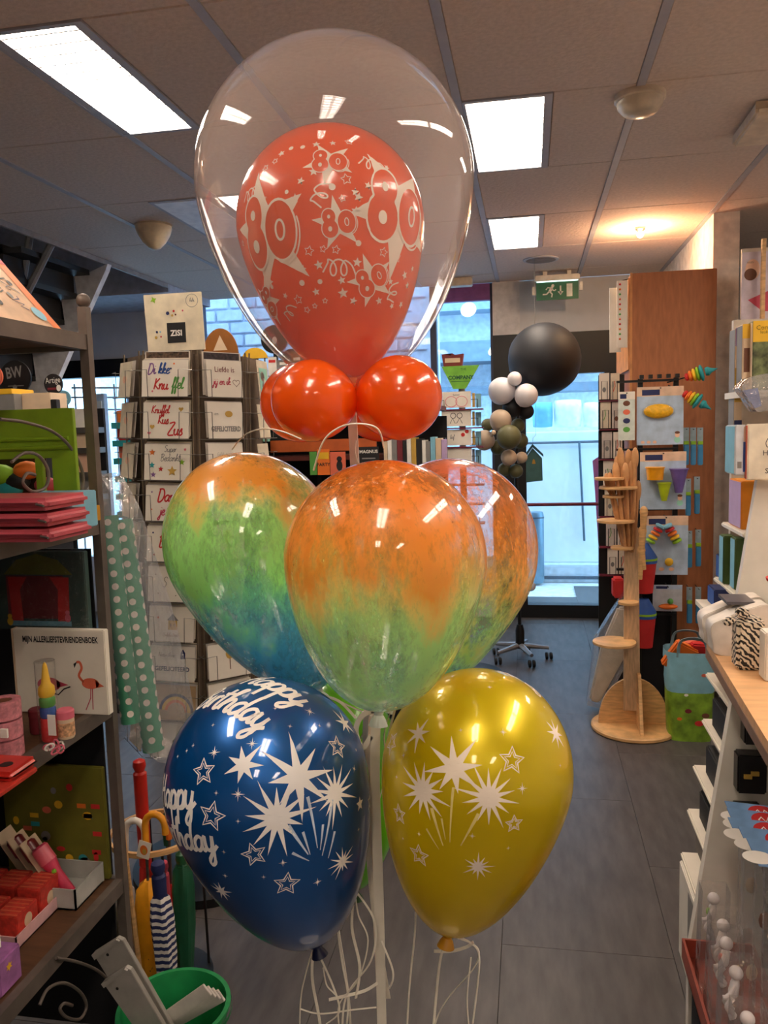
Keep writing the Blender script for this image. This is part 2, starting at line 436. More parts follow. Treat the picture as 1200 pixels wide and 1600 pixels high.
# lamps
m_tube = emit('lamp_tube', LAMP_COL, LAMP)
m_louv = emit('lamp_reflector', LAMP_COL, LAMP * 0.4)
lamp_lab = {}
ZC0 = ZC
for n, (x0, x1, y0, y1) in enumerate(lamps + high_lamps):
    ZC = ZC0 if n < len(lamps) else 3.37
    lab = 'recessed fluorescent ceiling lamp out of view above the camera'
    if abs(x0 + 1.47) < .01 and 2.0 < y0 < 2.3: lab = 'long bright ceiling lamp at the upper left corner'
    elif abs(x0 + .21) < .01 and 2.7 < y0 < 3.2: lab = 'bright square ceiling lamp right of the clear bubble balloon'
    elif abs(x0 + .21) < .01 and y0 > 4.3: lab = 'small far ceiling lamp nearest the exit sign'
    elif abs(x0 + 1.47) < .01 and y0 > 5: lab = 'farthest ceiling lamp behind the lower left of the bubble balloon'
    elif x0 < -3: lab = 'lamp on the high stairwell ceiling left of the frame'
    elif x0 > 1.5: lab = 'added ceiling lamp right of the frame, brightening the pillar and poster'
    elif y0 < 2: lab = 'recessed ceiling lamp above the frame, %s column, %s' % ('left' if x0 < -1 else 'middle' if x0 < .5 else 'right', 'over the balloons' if y0 > .9 else 'over the camera' if y0 > -.5 else 'just behind the camera' if y0 > -1.5 else 'farthest behind the camera')
    elif abs(x0 + 1.47) < .01 and y0 > 3.5: lab = 'ceiling lamp seen blurred through the left of the clear bubble balloon'
    t = T('ceiling_lamp', lab, 'lamp', ((x0 + x1) / 2, (y0 + y1) / 2, ZC), 'fluorescent ceiling lamps')
    m = MB()
    m.box((x0 - .01, y0 - .018, ZC - .004), (x0, y1 + .018, ZC + .05)).box((x1, y0 - .018, ZC - .004), (x1 + .028, y1 + .018, ZC + .05))
    m.box((x0, y0 - .018, ZC - .004), (x1, y0, ZC + .05)).box((x0, y1, ZC - .004), (x1, y1 + .018, ZC + .05))
    m.build('housing', m_run, t)
    bx('reflector', (x0, y0, ZC + .012), (x1, y1, ZC + .019), m_louv, t)
    xm = (x0 + x1) / 2
    for xx in (xm - .062, xm + .062):
        bx('tube', (xx - .042, y0 + .02, ZC + .006), (xx + .042, y1 - .02, ZC + .012), m_tube, t)
    lv = MB()
    for q in range(13):
        yy = y0 + (q + .5) * (y1 - y0) / 13
        lv.box((x0, yy - .003, ZC - .001), (x1, yy + .003, ZC + .006))
    lv.build('louver', M('louver_white', (240, 238, 230), 0.4), t)

ZC = ZC0
t = T('ceiling_lamp', 'unlit pale ceiling panel left of the bubble balloon', 'lamp', (-1.63, Y0 + 1.5 * PY, ZC - .006), 'fluorescent ceiling lamps')
bx('diffuser', (-1.77, Y0 + PY + .03, ZC - .006), (-1.50, Y0 + 2 * PY - .03, ZC - .001), M('diffuser_white', (246, 246, 250), .5), t); bx('housing', (-1.79, Y0 + PY + .01, ZC - .004), (-1.48, Y0 + 2 * PY - .01, ZC + .0), m_run, t)
# walls
def wall(name, a, b, mat): return struct(bx(name, a, b, mat))
wall('wall_right', (2.4, -3.2, 0), (2.5, YB, ZC), m_gray)
wall('wall_behind', (-4.6, -3.3, 0), (2.5, -3.2, 3.4), m_gray)
wall('wall_left', (-4.7, -3.2, 0), (-4.6, YB, 3.4), M('left_wall', (120, 118, 120), .8))
# back wall: grey above the door, posts, left grey part
struct(bx('wall_back', (-0.28, YB, 2.27), (2.4, YB + 0.12, ZC), m_gray))
struct(bx('wall_back_right', (0.74, YB, 0), (2.4, YB + 0.12, 2.27), m_gray))
struct(bx('wall_back_left', (-4.6, YB, 2.23), (-2.72, YB + 0.12, 3.4), m_gray))
struct(bx('trim_1', (-0.28, YB - 0.02, 2.27), (-0.07, YB, ZC), M('post_grey', (212, 208, 208), .7)))
struct(bx('trim_2', (-4.6, YB - 0.03, 2.08), (-2.75, YB + 0.1, 2.23), m_black))
# bulkhead over the left of the back wall
struct(bx('trim_3', (-4.6, 5.7, 2.62), (XL, YB, 3.4), M('bulkhead', (176, 178, 190), .7)))
# stairwell: dark ceiling above, near-black sheet behind painted as its dark void
struct(bx('stairwell_void', (-4.6, 5.2, 1.9), (-2.9, 5.24, 3.4), m_dark)) if False else None
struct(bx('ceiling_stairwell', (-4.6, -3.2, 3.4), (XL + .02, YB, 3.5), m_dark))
struct(bx('trim_4', (XL - 0.015, -3.2, ZC - 0.03), (XL, 5.7, 3.4), M('stairwell_edge', (150, 146, 146), .6)))
# window with its frame, mullion, panes
wn = struct(bx('window_1', (-2.75, YB, 0.0), (-0.28, YB + 0.1, 0.5), m_gray))
for (a, b) in ((-2.75, -2.70), (-0.78, -0.73), (-0.30, -0.26)):
    bx('mullion', (a, YB, .5), (b, YB + .07, ZC), M('window_frame', (40, 44, 66), .4), wn)
bx('pane', (-2.70, YB + .03, .5), (-0.78, YB + .04, ZC), m_glass, wn)
bx('pane', (-0.73, YB + .03, .5), (-0.30, YB + .04, 2.55), m_glass, wn)
bx('fascia', (-0.73, YB + .0, 2.55), (-0.30, YB + .06, ZC), m_purple, wn)
w2 = struct(bx('window_2', (-4.6, YB, 0.0), (-2.75, YB + 0.1, 0.5), m_gray))
bx('pane', (-4.6, YB + .03, .5), (-2.75, YB + .04, 2.08), m_glass, w2)
for xx in (-4.1, -3.42, -2.8): bx('mullion', (xx - .02, YB, .5), (xx + .02, YB + .06, 2.08), M('window_frame_pale', (170, 190, 220), .4), w2)
# door
dr = struct(bx('door_1', (-0.28, YB - 0.01, 0), (-0.03, YB + 0.1, 2.27), m_black))
bx('door_head', (-0.03, YB - .01, 1.95), (0.74, YB + .1, 2.27), m_black, dr)
bx('door_stile', (0.575, YB - .01, 0), (0.74, YB + .1, 1.95), m_black, dr)
bx('door_rail', (-0.03, YB - .01, 0), (0.575, YB + .1, 0.105), m_black, dr)
bx('pane', (-0.03, YB + .03, .105), (0.575, YB + .04, 1.95), m_glass, dr)
b_ = MB(); zb = at(880, 787, YB).z
b_.tube([(-0.03, YB - .05, zb), (0.575, YB - .05, zb)], .014, 10); b_.build('push_bar', M('bar_red', (110, 24, 40), .35), dr, smooth=True)
# outside: pavement, brick wall, opposite shop
struct(bx('ground', (-8, YB + .1, -.14), (8, 16, -.02), M('pavement', (222, 220, 216), .8)))
bw = struct(bx('wall_brick', (-3.4, 7.25, 0), (-.80, 7.4, 4.0), M('brick_mortar', (196, 204, 222), .9, bump=.3)))
m_brick = [M('brick_paint_%d' % i, c, .8, var=.06, bump=.35) for i, c in enumerate(((226, 228, 238), (212, 216, 232), (200, 206, 226)))]
brick_me = {}
for row in range(13):
    for k in range(10):
        x = -3.4 + k * .265 + (.13 if row % 2 else 0); z = 1.45 + row * .115
        if x + .25 > -.80: continue
        key = (row * 3 + k * 7) % 3
        if key not in brick_me:
            o = MB().box((0, 0, 0), (.25, .025, .1)).build('brick', m_brick[key], bw, bevel=.008, local=True, seg=2); brick_me[key] = o.data
        else: o = link(bpy.data.objects.new('brick', brick_me[key]), bw)
        o.location = Vector((x + random.uniform(-.004, .004), 7.228 + random.uniform(-.004, .004), z)) - bw.location
# opposite shop front across the street
fa = struct(bx('wall_opposite', (-6, 10.6, -.02), (6, 10.8, 3.5), M('opposite_front', (214, 224, 232), .6)))
bx('fascia', (-2.4, 10.2, 3.0), (1.0, 10.6, 3.45), M('opposite_fascia', (150, 170, 186), .6), fa)
bx('fascia', (-2.4, 10.0, 2.35), (1.0, 10.6, 2.6), M('opposite_grey', (120, 140, 156), .6), fa)
bx('ledge', (-2.4, 10.0, 1.95), (1.0, 10.6, 2.05), M('opposite_grey2', (100, 116, 130), .6), fa)
# display outside the door
m_dw = M('outdoor_white', (236, 240, 240), .5, var=.02)
t = T('display_counter', 'white display counter with glass front seen through the exit door', 'counter', (.4, 8.4, 0))
bx('body', (-.7, 8.2, .16), (1.5, 8.7, 1.48), m_dw, t, .01)
bx('plinth', (-.75, 8.05, -.02), (1.55, 8.7, .16), M('outdoor_plinth', (206, 214, 218), .6), t, .01)
bx('kick_strip', (-.75, 8.03, .02), (1.55, 8.05, .05), M('outdoor_dark', (70, 80, 90), .6), t)
m = MB(); m.tube([(-.6, 8.16, 1.375), (1.2, 8.16, 1.375)], .012); m.build('rail', M('outdoor_dark', (70, 80, 90), .5), t)
m = MB(); p0 = at(905, 690, 8.15); p1 = at(913, 845, 8.15); m.tube([p0, p1], .011); m.build('pole', M('outdoor_pole', (60, 84, 96), .5), t)
def pillow(name, label, cat, x0, y0, x1, y1, y, depth, mat, group=None, puff=0.25):
    """soft filled bag: a box bulged and pinched at the corners"""
    a, b, c, d = prect(x0, y0, x1, y1, y); m = MB(); n = 8
    cx, cz = (a + b) / 2, (c + d) / 2; vs = []; fs = []
    for side in (-1, 1):
        for i in range(n + 1):
            for j in range(n + 1):
                u, v = i / n * 2 - 1, j / n * 2 - 1
                k = (1 - u ** 4) * (1 - v ** 4)
                vs.append((cx + u * (b - a) / 2 * (1 - .06 * v * v), y + depth / 2 + side * depth / 2 * (0.08 + .92 * k), cz + v * (d - c) / 2 * (1 - .05 * u * u)))
        o = 0 if side < 0 else (n + 1) ** 2
        for i in range(n):
            for j in range(n):
                q = (o + i * (n + 1) + j, o + (i + 1) * (n + 1) + j, o + (i + 1) * (n + 1) + j + 1, o + i * (n + 1) + j + 1)
                fs.append(q if side < 0 else tuple(reversed(q)))
    o = (n + 1) ** 2; ring = [i * (n + 1) for i in range(n + 1)] + [n * (n + 1) + j for j in range(1, n + 1)] + [i * (n + 1) + n for i in range(n - 1, -1, -1)] + [j for j in range(n - 1, 0, -1)]
    for q in range(len(ring)):
        r1, r2 = ring[q], ring[(q + 1) % len(ring)]; fs.append((r1, r2, o + r2, o + r1))
    m.add(vs, fs)
    ob = m.build(name, mat, None, smooth=True)
    return tag(ob, label, cat, group)
m_bagw = M('bag_white', (232, 236, 240), .5); m_bagb = M('bag_blue', (96, 170, 226), .5)
pillow('shopping_bag', 'blue bag standing on the outdoor white counter', 'bag', 832, 628, 864, 668, 8.3, .16, m_bagb, 'bags on the outdoor counter')
pillow('shopping_bag', 'wide white bag in the middle of the outdoor white counter', 'bag', 866, 624, 910, 668, 8.3, .18, m_bagw, 'bags on the outdoor counter')
pillow('shopping_bag', 'pale white bag at the right end of the outdoor white counter', 'bag', 912, 628, 940, 668, 8.32, .16, m_bagw, 'bags on the outdoor counter')
p = at(838, 862, 7.95)
t = T('litter_bin', 'grey cylindrical bin outside the exit door', 'bin', (p.x, p.y, 0))
z1 = at(838, 800, 7.95).z
m = MB(); m.lathe([(.06, 0.0), (.075, .02), (.075, z1 - .03), (.065, z1)], (p.x, p.y, 0)); m.build('body', M('bin_grey', (110, 140, 156), .4, metal=.5), t, smooth=True)
m = MB(); m.lathe([(.079, z1 - .06), (.079, z1 - .045)], (p.x, p.y, 0)); m.build('band', M('bin_dark', (60, 74, 84), .4), t)
# pink banner hanging outside right of door glass
m = MB(); ys = 6.75
pts = [at(926, 720, ys), at(938, 712, ys), at(944, 850, ys), at(935, 850, ys), at(930, 770, ys)]
t = T('banner', 'narrow crimson banner hanging at the right edge of the door glass', 'banner', pts[3])
m.prism(pts, (0, .02, 0)); m.build('cloth', M('banner_pink', (176, 50, 96), .7), t)
m = MB(); m.tube([pts[1], Vector((pts[1].x, YB + .09, 2.0))], .003, 6); m.build('cord', m_black, t)
# emissive discs hung outside, making the white ellipses in the window
for (px, py, rx, lab) in ((732, 484, .09, 'large round white glowing disc in the window under the purple panel'), (769, 550, .045, 'small round glowing disc at the right edge of the window')):
    p = at(px, py, 9.0); t = T('window_disc', lab, 'lamp', p, 'glowing discs in the window')
    m = MB(); m.lathe([(rx, 0), (rx * .98, .012), (rx * .5, .05), (.015, .07)], p, (-.25, .75, .6), 24); m.build('shade', M('disc_shade', (220, 224, 228), .5), t, smooth=True)
    m = MB(); m.lathe([(rx * .9, -.004), (rx * .9, .004)], p, (-.25, .75, .6), 24); m.build('bulb', emit('spot_glow', (1, .98, .95), 5.0), t)
    m = MB(); m.tube([p + Vector((0, .05, .05)), Vector((p.x, 10.22, 3.2))], .006, 6); m.build('cable', m_black, t)

# ------------------------------------------------------------------ balloons
def teardrop(R, up, low, b, neck=0.012, n=40):
    """profile of a balloon along its axis: up above the widest ring, low below it"""
    pr = []
    for i in range(n + 1):
        t = i / n * math.pi / 2
        pr.append((max(R * math.sin(t), .0005), up * math.cos(t)))
    for i in range(1, n + 1):
        s = i / n * 0.985
        pr.append((max(R * (1 - s ** 1.5) ** b, neck), -low * s))
    return pr
def balloon_mesh(c, axis, R, up, low, b, k=72):
    m = MB(); m.lathe(teardrop(R, up, low, b), c, axis, k); return m
def bvh_of(m):
    return BVHTree.FromPolygons([tuple(p) for p in m.v], [f for f in m.f])
class Balloon:
    """a balloon placed by the picture points of its top, widest ring and neck"""
    def __init__(s, name, label, center, top, neck, Rpx, y, mat, b=.85, knot=None, group=None, cat='balloon', lean=0.0, prints=True):
        c = at(center[0], center[1], y); sc = (c - CAM).dot(fw) / FPX
        s.sc = sc
        nk = CAM + ray(*neck) * ((c - CAM).dot(fw)); tp = CAM + ray(*top) * ((c - CAM).dot(fw))
        ax = (c - nk); ax += fw * (ax.length * lean); ax.normalize()
        s.R = Rpx * sc; s.up = (tp - c).length; s.low = (c - nk).length; s.c = c; s.ax = ax
        s.t = T(name, label, cat, c - ax * s.low, group)
        s.mb = balloon_mesh(c, ax, s.R, s.up, s.low, b); s.bvh = bvh_of(s.mb)
        s.obj = s.mb.build('skin', mat, s.t, smooth=True)
        s.neck = c - ax * s.low
        if knot:
            m = MB(); m.lathe([(.011, .012), (.007, .0), (.006, -.006), (.010, -.012), (.013, -.02), (.009, -.021)], s.neck, ax, 14)
            m.build('knot', knot, s.t, smooth=True)
    def hit(s, px, py):
        d = ray(px, py).normalized(); h = s.bvh.ray_cast(CAM, d)
        if h[0] is None:
            q = CAM + d * ((s.c - CAM).length); h = s.bvh.find_nearest(q)
        return h[0], s.nrm(h[0], h[1])
    def nrm(s, p, n):
        return n if n.dot(p - s.c) > 0 else -n
    def decal(s, items, name, mat, eps=.0004, label=None, maxe=.006):
        """each printed motif is a part of its own; very small ones stay joined as stuff"""
        if name in ('confetti_print', 'spark_print'):
            o = s.wrap(items, name, mat, eps, None, maxe); o['kind'] = 'stuff'; return
        for it in items: s.wrap([it], name, mat, eps, label, maxe)
    def wrap(s, items, name, mat, eps=.0004, label=None, maxe=.006):
        """items: list of (2D mesh in picture pixels, px, py); wrapped on the skin"""
        out = MB()
        for part, px, py in items:
            A, n = s.hit(px, py)
            Tx = (RT - n * RT.dot(n)).normalized(); By = n.cross(Tx)
            if By.dot(UP) < 0: By = -By
            V = [Vector((x * s.sc, y * s.sc)) for x, y in part[0]]; Fs = [f for f in part[1]]
            tri = []
            for f in Fs:
                for i in range(1, len(f) - 1): tri.append((f[0], f[i], f[i + 1]))
            cache = {}
            def mid(i, j):
                k = (min(i, j), max(i, j))
                if k not in cache: V.append((V[i] + V[j]) / 2); cache[k] = len(V) - 1
                return cache[k]
            for _ in range(4):
                new = []; ch = False
                for (i, j, k) in tri:
                    if max((V[i] - V[j]).length, (V[j] - V[k]).length, (V[k] - V[i]).length) > maxe:
                        a, b2, c2 = mid(i, j), mid(j, k), mid(k, i); ch = True
                        new += [(i, a, c2), (a, j, b2), (c2, b2, k), (a, b2, c2)]
                    else: new.append((i, j, k))
                tri = new
                if not ch: break
            P = []
            for v in V:
                q = A + Tx * v.x + By * v.y; h = s.bvh.find_nearest(q)
                P.append(h[0] + s.nrm(h[0], h[1]) * eps)
            out.add(P, tri)
        o = out.build(name, mat, s.t, smooth=True, weld=False)
        if label: o['label'] = label
        return o

def latex(name, rgb, trans=.35, rough=.25, coat=1.0, metal=0.0):
    return M(name, rgb, rough, metal, var=.03, scale=6, coat=coat, trans=trans)
m_orange = latex('orange_latex', (254, 100, 12), .32)
m_orange_in = latex('orange_latex_print', (248, 92, 26), .3)
m_blue = latex('blue_pearl_latex', (12, 90, 164), .12, .33, 1.0, .55)
m_yellow = latex('yellow_pearl_latex', (232, 208, 10), .35, .33, 1.0, .35)
m_lime = latex('lime_latex', (126, 206, 30), .45, .3)
m_bubble = clear_film('clear_bubble', (244, 236, 228), .13, 1.15, .015, edge=.22)

def marble(name, bands, seed, cover=.5):
    """clear latex with torn streaks of paint; colours follow the balloon's own height"""
    m = bpy.data.materials.new(name); m.use_nodes = True; nt = m.node_tree; N = nt.nodes; L = nt.links
    p = N['Principled BSDF']; p.inputs['Roughness'].default_value = .35; p.inputs['Coat Weight'].default_value = 1; p.inputs['Coat Roughness'].default_value = .03
    tc = N.new('ShaderNodeTexCoord'); mp = N.new('ShaderNodeMapping'); mp.inputs['Rotation'].default_value = (0, math.radians(38), .2)
    mp.inputs['Location'].default_value = (seed, seed * 2, 0); mp.inputs['Scale'].default_value = (2.0, 2.0, 0.8)
    L.new(tc.outputs['Object'], mp.inputs[0])
    big = N.new('ShaderNodeTexNoise'); big.inputs['Scale'].default_value = 7; big.inputs['Detail'].default_value = 3; L.new(mp.outputs[0], big.inputs['Vector'])
    fine = N.new('ShaderNodeTexNoise'); fine.inputs['Scale'].default_value = 48; fine.inputs['Detail'].default_value = 6; fine.inputs['Roughness'].default_value = .7; L.new(mp.outputs[0], fine.inputs['Vector'])
    add = N.new('ShaderNodeMath'); add.operation = 'MULTIPLY_ADD'; add.inputs[1].default_value = .75; L.new(fine.outputs['Fac'], add.inputs[0]); L.new(big.outputs['Fac'], add.inputs[2])
    ms = N.new('ShaderNodeValToRGB'); ms.color_ramp.elements[0].position = cover - .06; ms.color_ramp.elements[1].position = cover + .08
    ms.color_ramp.elements[0].color = (.22, .22, .22, 1); ms.color_ramp.elements[1].color = (.9, .9, .9, 1)
    # add ranges roughly .4 .. 1.3; halve it
    hv = N.new('ShaderNodeMath'); hv.operation = 'MULTIPLY'; hv.inputs[1].default_value = .6; L.new(add.outputs[0], hv.inputs[0]); L.new(hv.outputs[0], ms.inputs[0])
    sx = N.new('ShaderNodeSeparateXYZ'); L.new(tc.outputs['Generated'], sx.inputs[0])
    h = N.new('ShaderNodeMath'); h.operation = 'MULTIPLY_ADD'; h.inputs[1].default_value = .62; L.new(big.outputs['Fac'], h.inputs[0])
    h2 = N.new('ShaderNodeMath'); h2.operation = 'MULTIPLY_ADD'; h2.inputs[1].default_value = .18; L.new(fine.outputs['Fac'], h2.inputs[0])
    L.new(sx.outputs['Z'], h2.inputs[2]); L.new(h2.outputs[0], h.inputs[2])
    rp = N.new('ShaderNodeValToRGB'); e = rp.color_ramp.elements
    while len(e) > 1: e.remove(e[-1])
    for i, (pos, rgb) in enumerate(bands):
        q = e[0] if i == 0 else e.new(min(1, pos))
        q.position = min(1, pos); q.color = lin(rgb)
    sub = N.new('ShaderNodeMath'); sub.operation = 'SUBTRACT'; sub.inputs[1].default_value = .40; L.new(h.outputs[0], sub.inputs[0]); L.new(sub.outputs[0], rp.inputs[0])
    L.new(rp.outputs[0], p.inputs['Base Color'])
    tl = N.new('ShaderNodeBsdfTranslucent'); L.new(rp.outputs[0], tl.inputs[0])
    paint = N.new('ShaderNodeMixShader'); paint.inputs[0].default_value = .28; L.new(p.outputs[0], paint.inputs[1]); L.new(tl.outputs[0], paint.inputs[2])
    tr = N.new('ShaderNodeBsdfTransparent'); tr.inputs[0].default_value = (.97, .97, .96, 1); gl = N.new('ShaderNodeBsdfGlossy'); gl.inputs['Roughness'].default_value = .02
    fr = schlick(nt)
    cl = N.new('ShaderNodeMixShader'); L.new(fr.outputs[0], cl.inputs[0]); L.new(tr.outputs[0], cl.inputs[1]); L.new(gl.outputs[0], cl.inputs[2])
    mx = N.new('ShaderNodeMixShader'); L.new(ms.outputs[0], mx.inputs[0]); L.new(cl.outputs[0], mx.inputs[1]); L.new(paint.outputs[0], mx.inputs[2])
    L.new(mx.outputs[0], N['Material Output'].inputs[0]); MATS[name] = m
    return m
OR, GRN, BLU, YEL, TEA = (255, 166, 56), (176, 246, 146), (76, 178, 224), (250, 216, 116), (126, 222, 204)
mm_c = marble('marble_center', [(0.0, (150, 220, 206)), (.16, (180, 248, 170)), (.42, (188, 248, 150)), (.54, YEL), (.64, OR), (1.0, (255, 138, 50))], 1.3, .497)
mm_l = marble('marble_left', [(0.0, (60, 150, 206)), (.28, BLU), (.42, (130, 232, 180)), (.52, (164, 246, 136)), (.74, (180, 246, 136)), (.84, YEL), (.92, OR), (1.0, OR)], 4.1, .475)
mm_r = marble('marble_right', [(0.0, BLU), (.15, TEA), (.32, GRN), (.48, YEL), (.6, OR), (1.0, (246, 126, 70))], 8.6, .515)

# top: clear bubble with the printed orange balloon inside
bub = Balloon('bubble_balloon', 'large clear bubble balloon around the orange printed balloon', (524, 290), (524, 80), (548, 604), 216, 1.22, m_bubble, b=.49, knot=C['orange'])
org = Balloon('printed_balloon', 'orange balloon printed with cream 80 stars inside the clear bubble', (517, 352), (510, 207), (545, 592), 146, 1.22, m_orange_in, b=.53)
# collar of four small balloons
def collar(label, cx, cy, R, y, tilt, knotdir):
    c = at(cx, cy, y); sc = (c - CAM).dot(fw) / FPX; ax = Vector(tilt).normalized()
    t = T('collar_balloon', label, 'balloon', c, 'orange collar balloons under the bubble')
    m = MB(); m.lathe(teardrop(R * sc, R * sc * 1.08, R * sc * 1.2, .5), c, ax, 48); m.build('skin', m_orange, t, smooth=True)
    m = MB(); m.lathe([(.007, .004), (.005, -.004), (.008, -.012)], c - ax * R * sc * 1.2, ax, 10); m.build('knot', m_orange, t, smooth=True)
collar('front left orange balloon of the collar under the bubble', 491, 626, 64, 1.10, (-.55, -.8, 0), 1)
collar('right orange balloon of the collar under the bubble', 622, 622, 66, 1.14, (.8, -.55, .1), 1)
collar('orange balloon peeking out behind the front left collar balloon', 472, 629, 62, 1.27, (-.9, .3, 0), 1)
collar('orange balloon at the back of the collar behind the right one', 592, 630, 60, 1.30, (.5, .85, 0), 1)
# marbled balloons
mbl = 'clear balloons with marbled paint'
mc = Balloon('marbled_balloon', 'front clear balloon with orange over green marbled paint', (602, 876), (602, 719), (592, 1110), 158, 1.02, mm_c, b=.48, knot=M('knot_clear', (220, 226, 214), .4), group=mbl)
ml = Balloon('marbled_balloon', 'left clear balloon with green and blue marbled paint', (394, 852), (372, 706), (498, 1078), 134, 1.30, mm_l, b=.52, knot=M('knot_clear', (220, 226, 214), .4), group=mbl)
mr = Balloon('marbled_balloon', 'right rear clear balloon with orange marbled paint before the door', (697, 868), (715, 716), (612, 1095), 140, 1.37, mm_r, b=.52, knot=M('knot_clear', (220, 226, 214), .4), group=mbl)
# pearl balloons
bl = Balloon('printed_balloon', 'blue pearl balloon printed with white fireworks and lettering', (418, 1222), (402, 1062), (494, 1474), 158, 1.12, m_blue, b=.52, knot=M('knot_blue', (10, 20, 60), .4))
ye = Balloon('printed_balloon', 'yellow pearl balloon printed with white fireworks', (744, 1206), (752, 1046), (700, 1458), 148, 1.12, m_yellow, b=.53, knot=M('knot_yellow', (200, 140, 10), .4))
li = Balloon('printed_balloon', 'lime green balloon mostly hidden behind the blue and yellow ones', (532, 1200), (522, 1060), (556, 1390), 98, 1.42, m_lime, b=.58, knot=M('knot_green', (20, 60, 14), .4))

# ---- prints on the orange balloon
def ringp(poly, w): return stroke2(poly, w, closed=True)
def eight(s):
    top = []; n = 20
    # outline of two overlapping rings
    r1, r2, d = .42, .5, .62
    a1 = math.acos(max(-1, min(1, (d * d + r1 * r1 - r2 * r2) / (2 * d * r1)))); a2 = math.acos(max(-1, min(1, (d * d + r2 * r2 - r1 * r1) / (2 * d * r2))))
    for i in range(n + 1):
        t = -math.pi / 2 + a1 + (2 * math.pi - 2 * a1) * i / n; top.append((r1 * math.cos(t) * s, (.36 + r1 * math.sin(t)) * s))
    for i in range(n + 1):
        t = math.pi / 2 + a2 + (2 * math.pi - 2 * a2) * i / n; top.append((r2 * math.cos(t) * s, (.36 - d + r2 * math.sin(t)) * s))
    return top
def eighty(px, py, s, rot, srot, sq=1.0, bal=org, starx=0):
    """a star with a bubble 80 over it; s = digit height in pixels"""
    st = xf2(fill2(star2(5, 1.36, .5)), s, srot, starx, -.02 * s, sx=sq)
    dg = [xf2(fill2(eight(.92)), s, rot, -.42 * s * sq * math.cos(rot), -.42 * s * math.sin(rot), sx=sq * .92), xf2(fill2(ell2(.47, .56)), s, rot, .44 * s * sq * math.cos(rot), .44 * s * math.sin(rot), sx=sq)]
    ol = [xf2(ringp(eight(.92), .05), s, rot, -.42 * s * sq * math.cos(rot), -.42 * s * math.sin(rot), sx=sq * .92), xf2(ringp(ell2(.47, .56), .05), s, rot, .44 * s * sq * math.cos(rot), .44 * s * math.sin(rot), sx=sq)]
    cx = -.42 * s * sq
    for (ex, ey, er) in ((-.42, .33, .075), (-.42, -.25, .10)): ol.append(xf2(fill2(ell2(er, er * 1.25)), s, 0, (ex * math.cos(rot) * sq - ey * math.sin(rot)) * s, (ex * math.sin(rot) + ey * math.cos(rot)) * s))
    ol.append(xf2(ringp(ell2(.1, .18), .045), s, rot, .44 * s * sq * math.cos(rot), .44 * s * math.sin(rot)))
    # drop shadow lines
    sh = [(.47 * math.cos(a) + .08, .56 * math.sin(a) - .05) for a in [(-2.0 + i * .12) for i in range(22)]]
    ol.append(xf2(stroke2(sh, .04), s, rot, .44 * s * sq * math.cos(rot), .44 * s * math.sin(rot), sx=sq))
    bal.decal([(st, px, py)], 'star_print', m_cream, .0004)
    bal.decal([(d, px, py) for d in dg], 'digit_print', m_orange_in, .0009)
    bal.decal([(o, px, py) for o in ol], 'outline_print', m_cream, .0013)
eighty(416, 362, 74, .08, .35, .8)
eighty(623, 328, 76, -.12, .5, .9)
eighty(528, 348, 28, .12, .2)
eighty(514, 252, 26, -.02, .5, 1.1)
eighty(581, 437, 29, .45, .35)
eighty(420, 472, 30, -.6, .2, .8)
small = []; rs = random.Random(5)
for (x, y, s) in ((412,312,6),(415,263,6),(430,252,5),(461,310,7),(519,292,8),(541,280,8),(555,300,6),(490,268,7),(470,283,6),(556,330,7),(560,380,7),(483,392,7),(505,389,5),(525,390,6),(498,414,7),(473,420,6),(500,440,6),(472,442,7),(534,438,6),(536,458,8),(494,456,6),(466,468,7),(425,448,6),(422,440,8),(446,462,5),(558,410,7),(599,394,7),(620,402,8),(632,430,7),(636,446,6),(592,470,6),(626,476,6),(612,478,5),(480,484,5),(492,478,4),(552,470,6),(575,290,6),(600,272,6),(590,262,5),(455,232,6),(473,230,6),(494,226,6),(440,240,6),(520,224,5),(545,222,6),(392,330,5),(398,316,5),(380,380,5),(386,436,5),(640,300,5),(604,262,5),(617,312,5),(535,310,5),(560,308,7),(448,300,5),(610,440,5),(644,420,5),(508,470,4)):
    k = rs.random()
    if k < .6: small.append((fill2(star2(5, s, s * .45, rs.uniform(-.3, .3))), x, y))
    elif k < .85: small.append((stroke2(star2(5, s, s * .5, rs.uniform(-.3, .3)), 1.3, True), x, y))
    else: small.append((fill2(ell2(s * .6, s * .6, n=12)), x, y))
def squiggle(n, w, h, lw):
    pts = [(-w / 2 - w * .25, -h * .3), (-w / 2, h * .3)]
    for i in range(n * 12):
        t = i / 12 * 2 * math.pi; pts.append((-w / 2 + w * i / (n * 12) + h * .35 * math.sin(t), h * .5 * math.cos(t)))
    pts += [(w / 2 + w * .15, h * .1), (w / 2 + w * .35, -h * .6)]
    return stroke2([(p.x, p.y) for p in cr([(a, b, 0) for a, b in pts], 3)], lw)
small += [(squiggle(2, 30, 22, 2.2), 529, 418), (squiggle(2, 26, 16, 2), 392, 303), (squiggle(2, 30, 18, 2), 583, 258), (xf2(squiggle(1, 22, 22, 2.2), 1, 1.3), 500, 304), (xf2(squiggle(1, 18, 18, 2.2), 1, 1.4), 613, 458), (xf2(squiggle(1, 18, 16, 2), 1, 1.2), 452, 488)]
org.decal(small, 'confetti_print', m_cream)

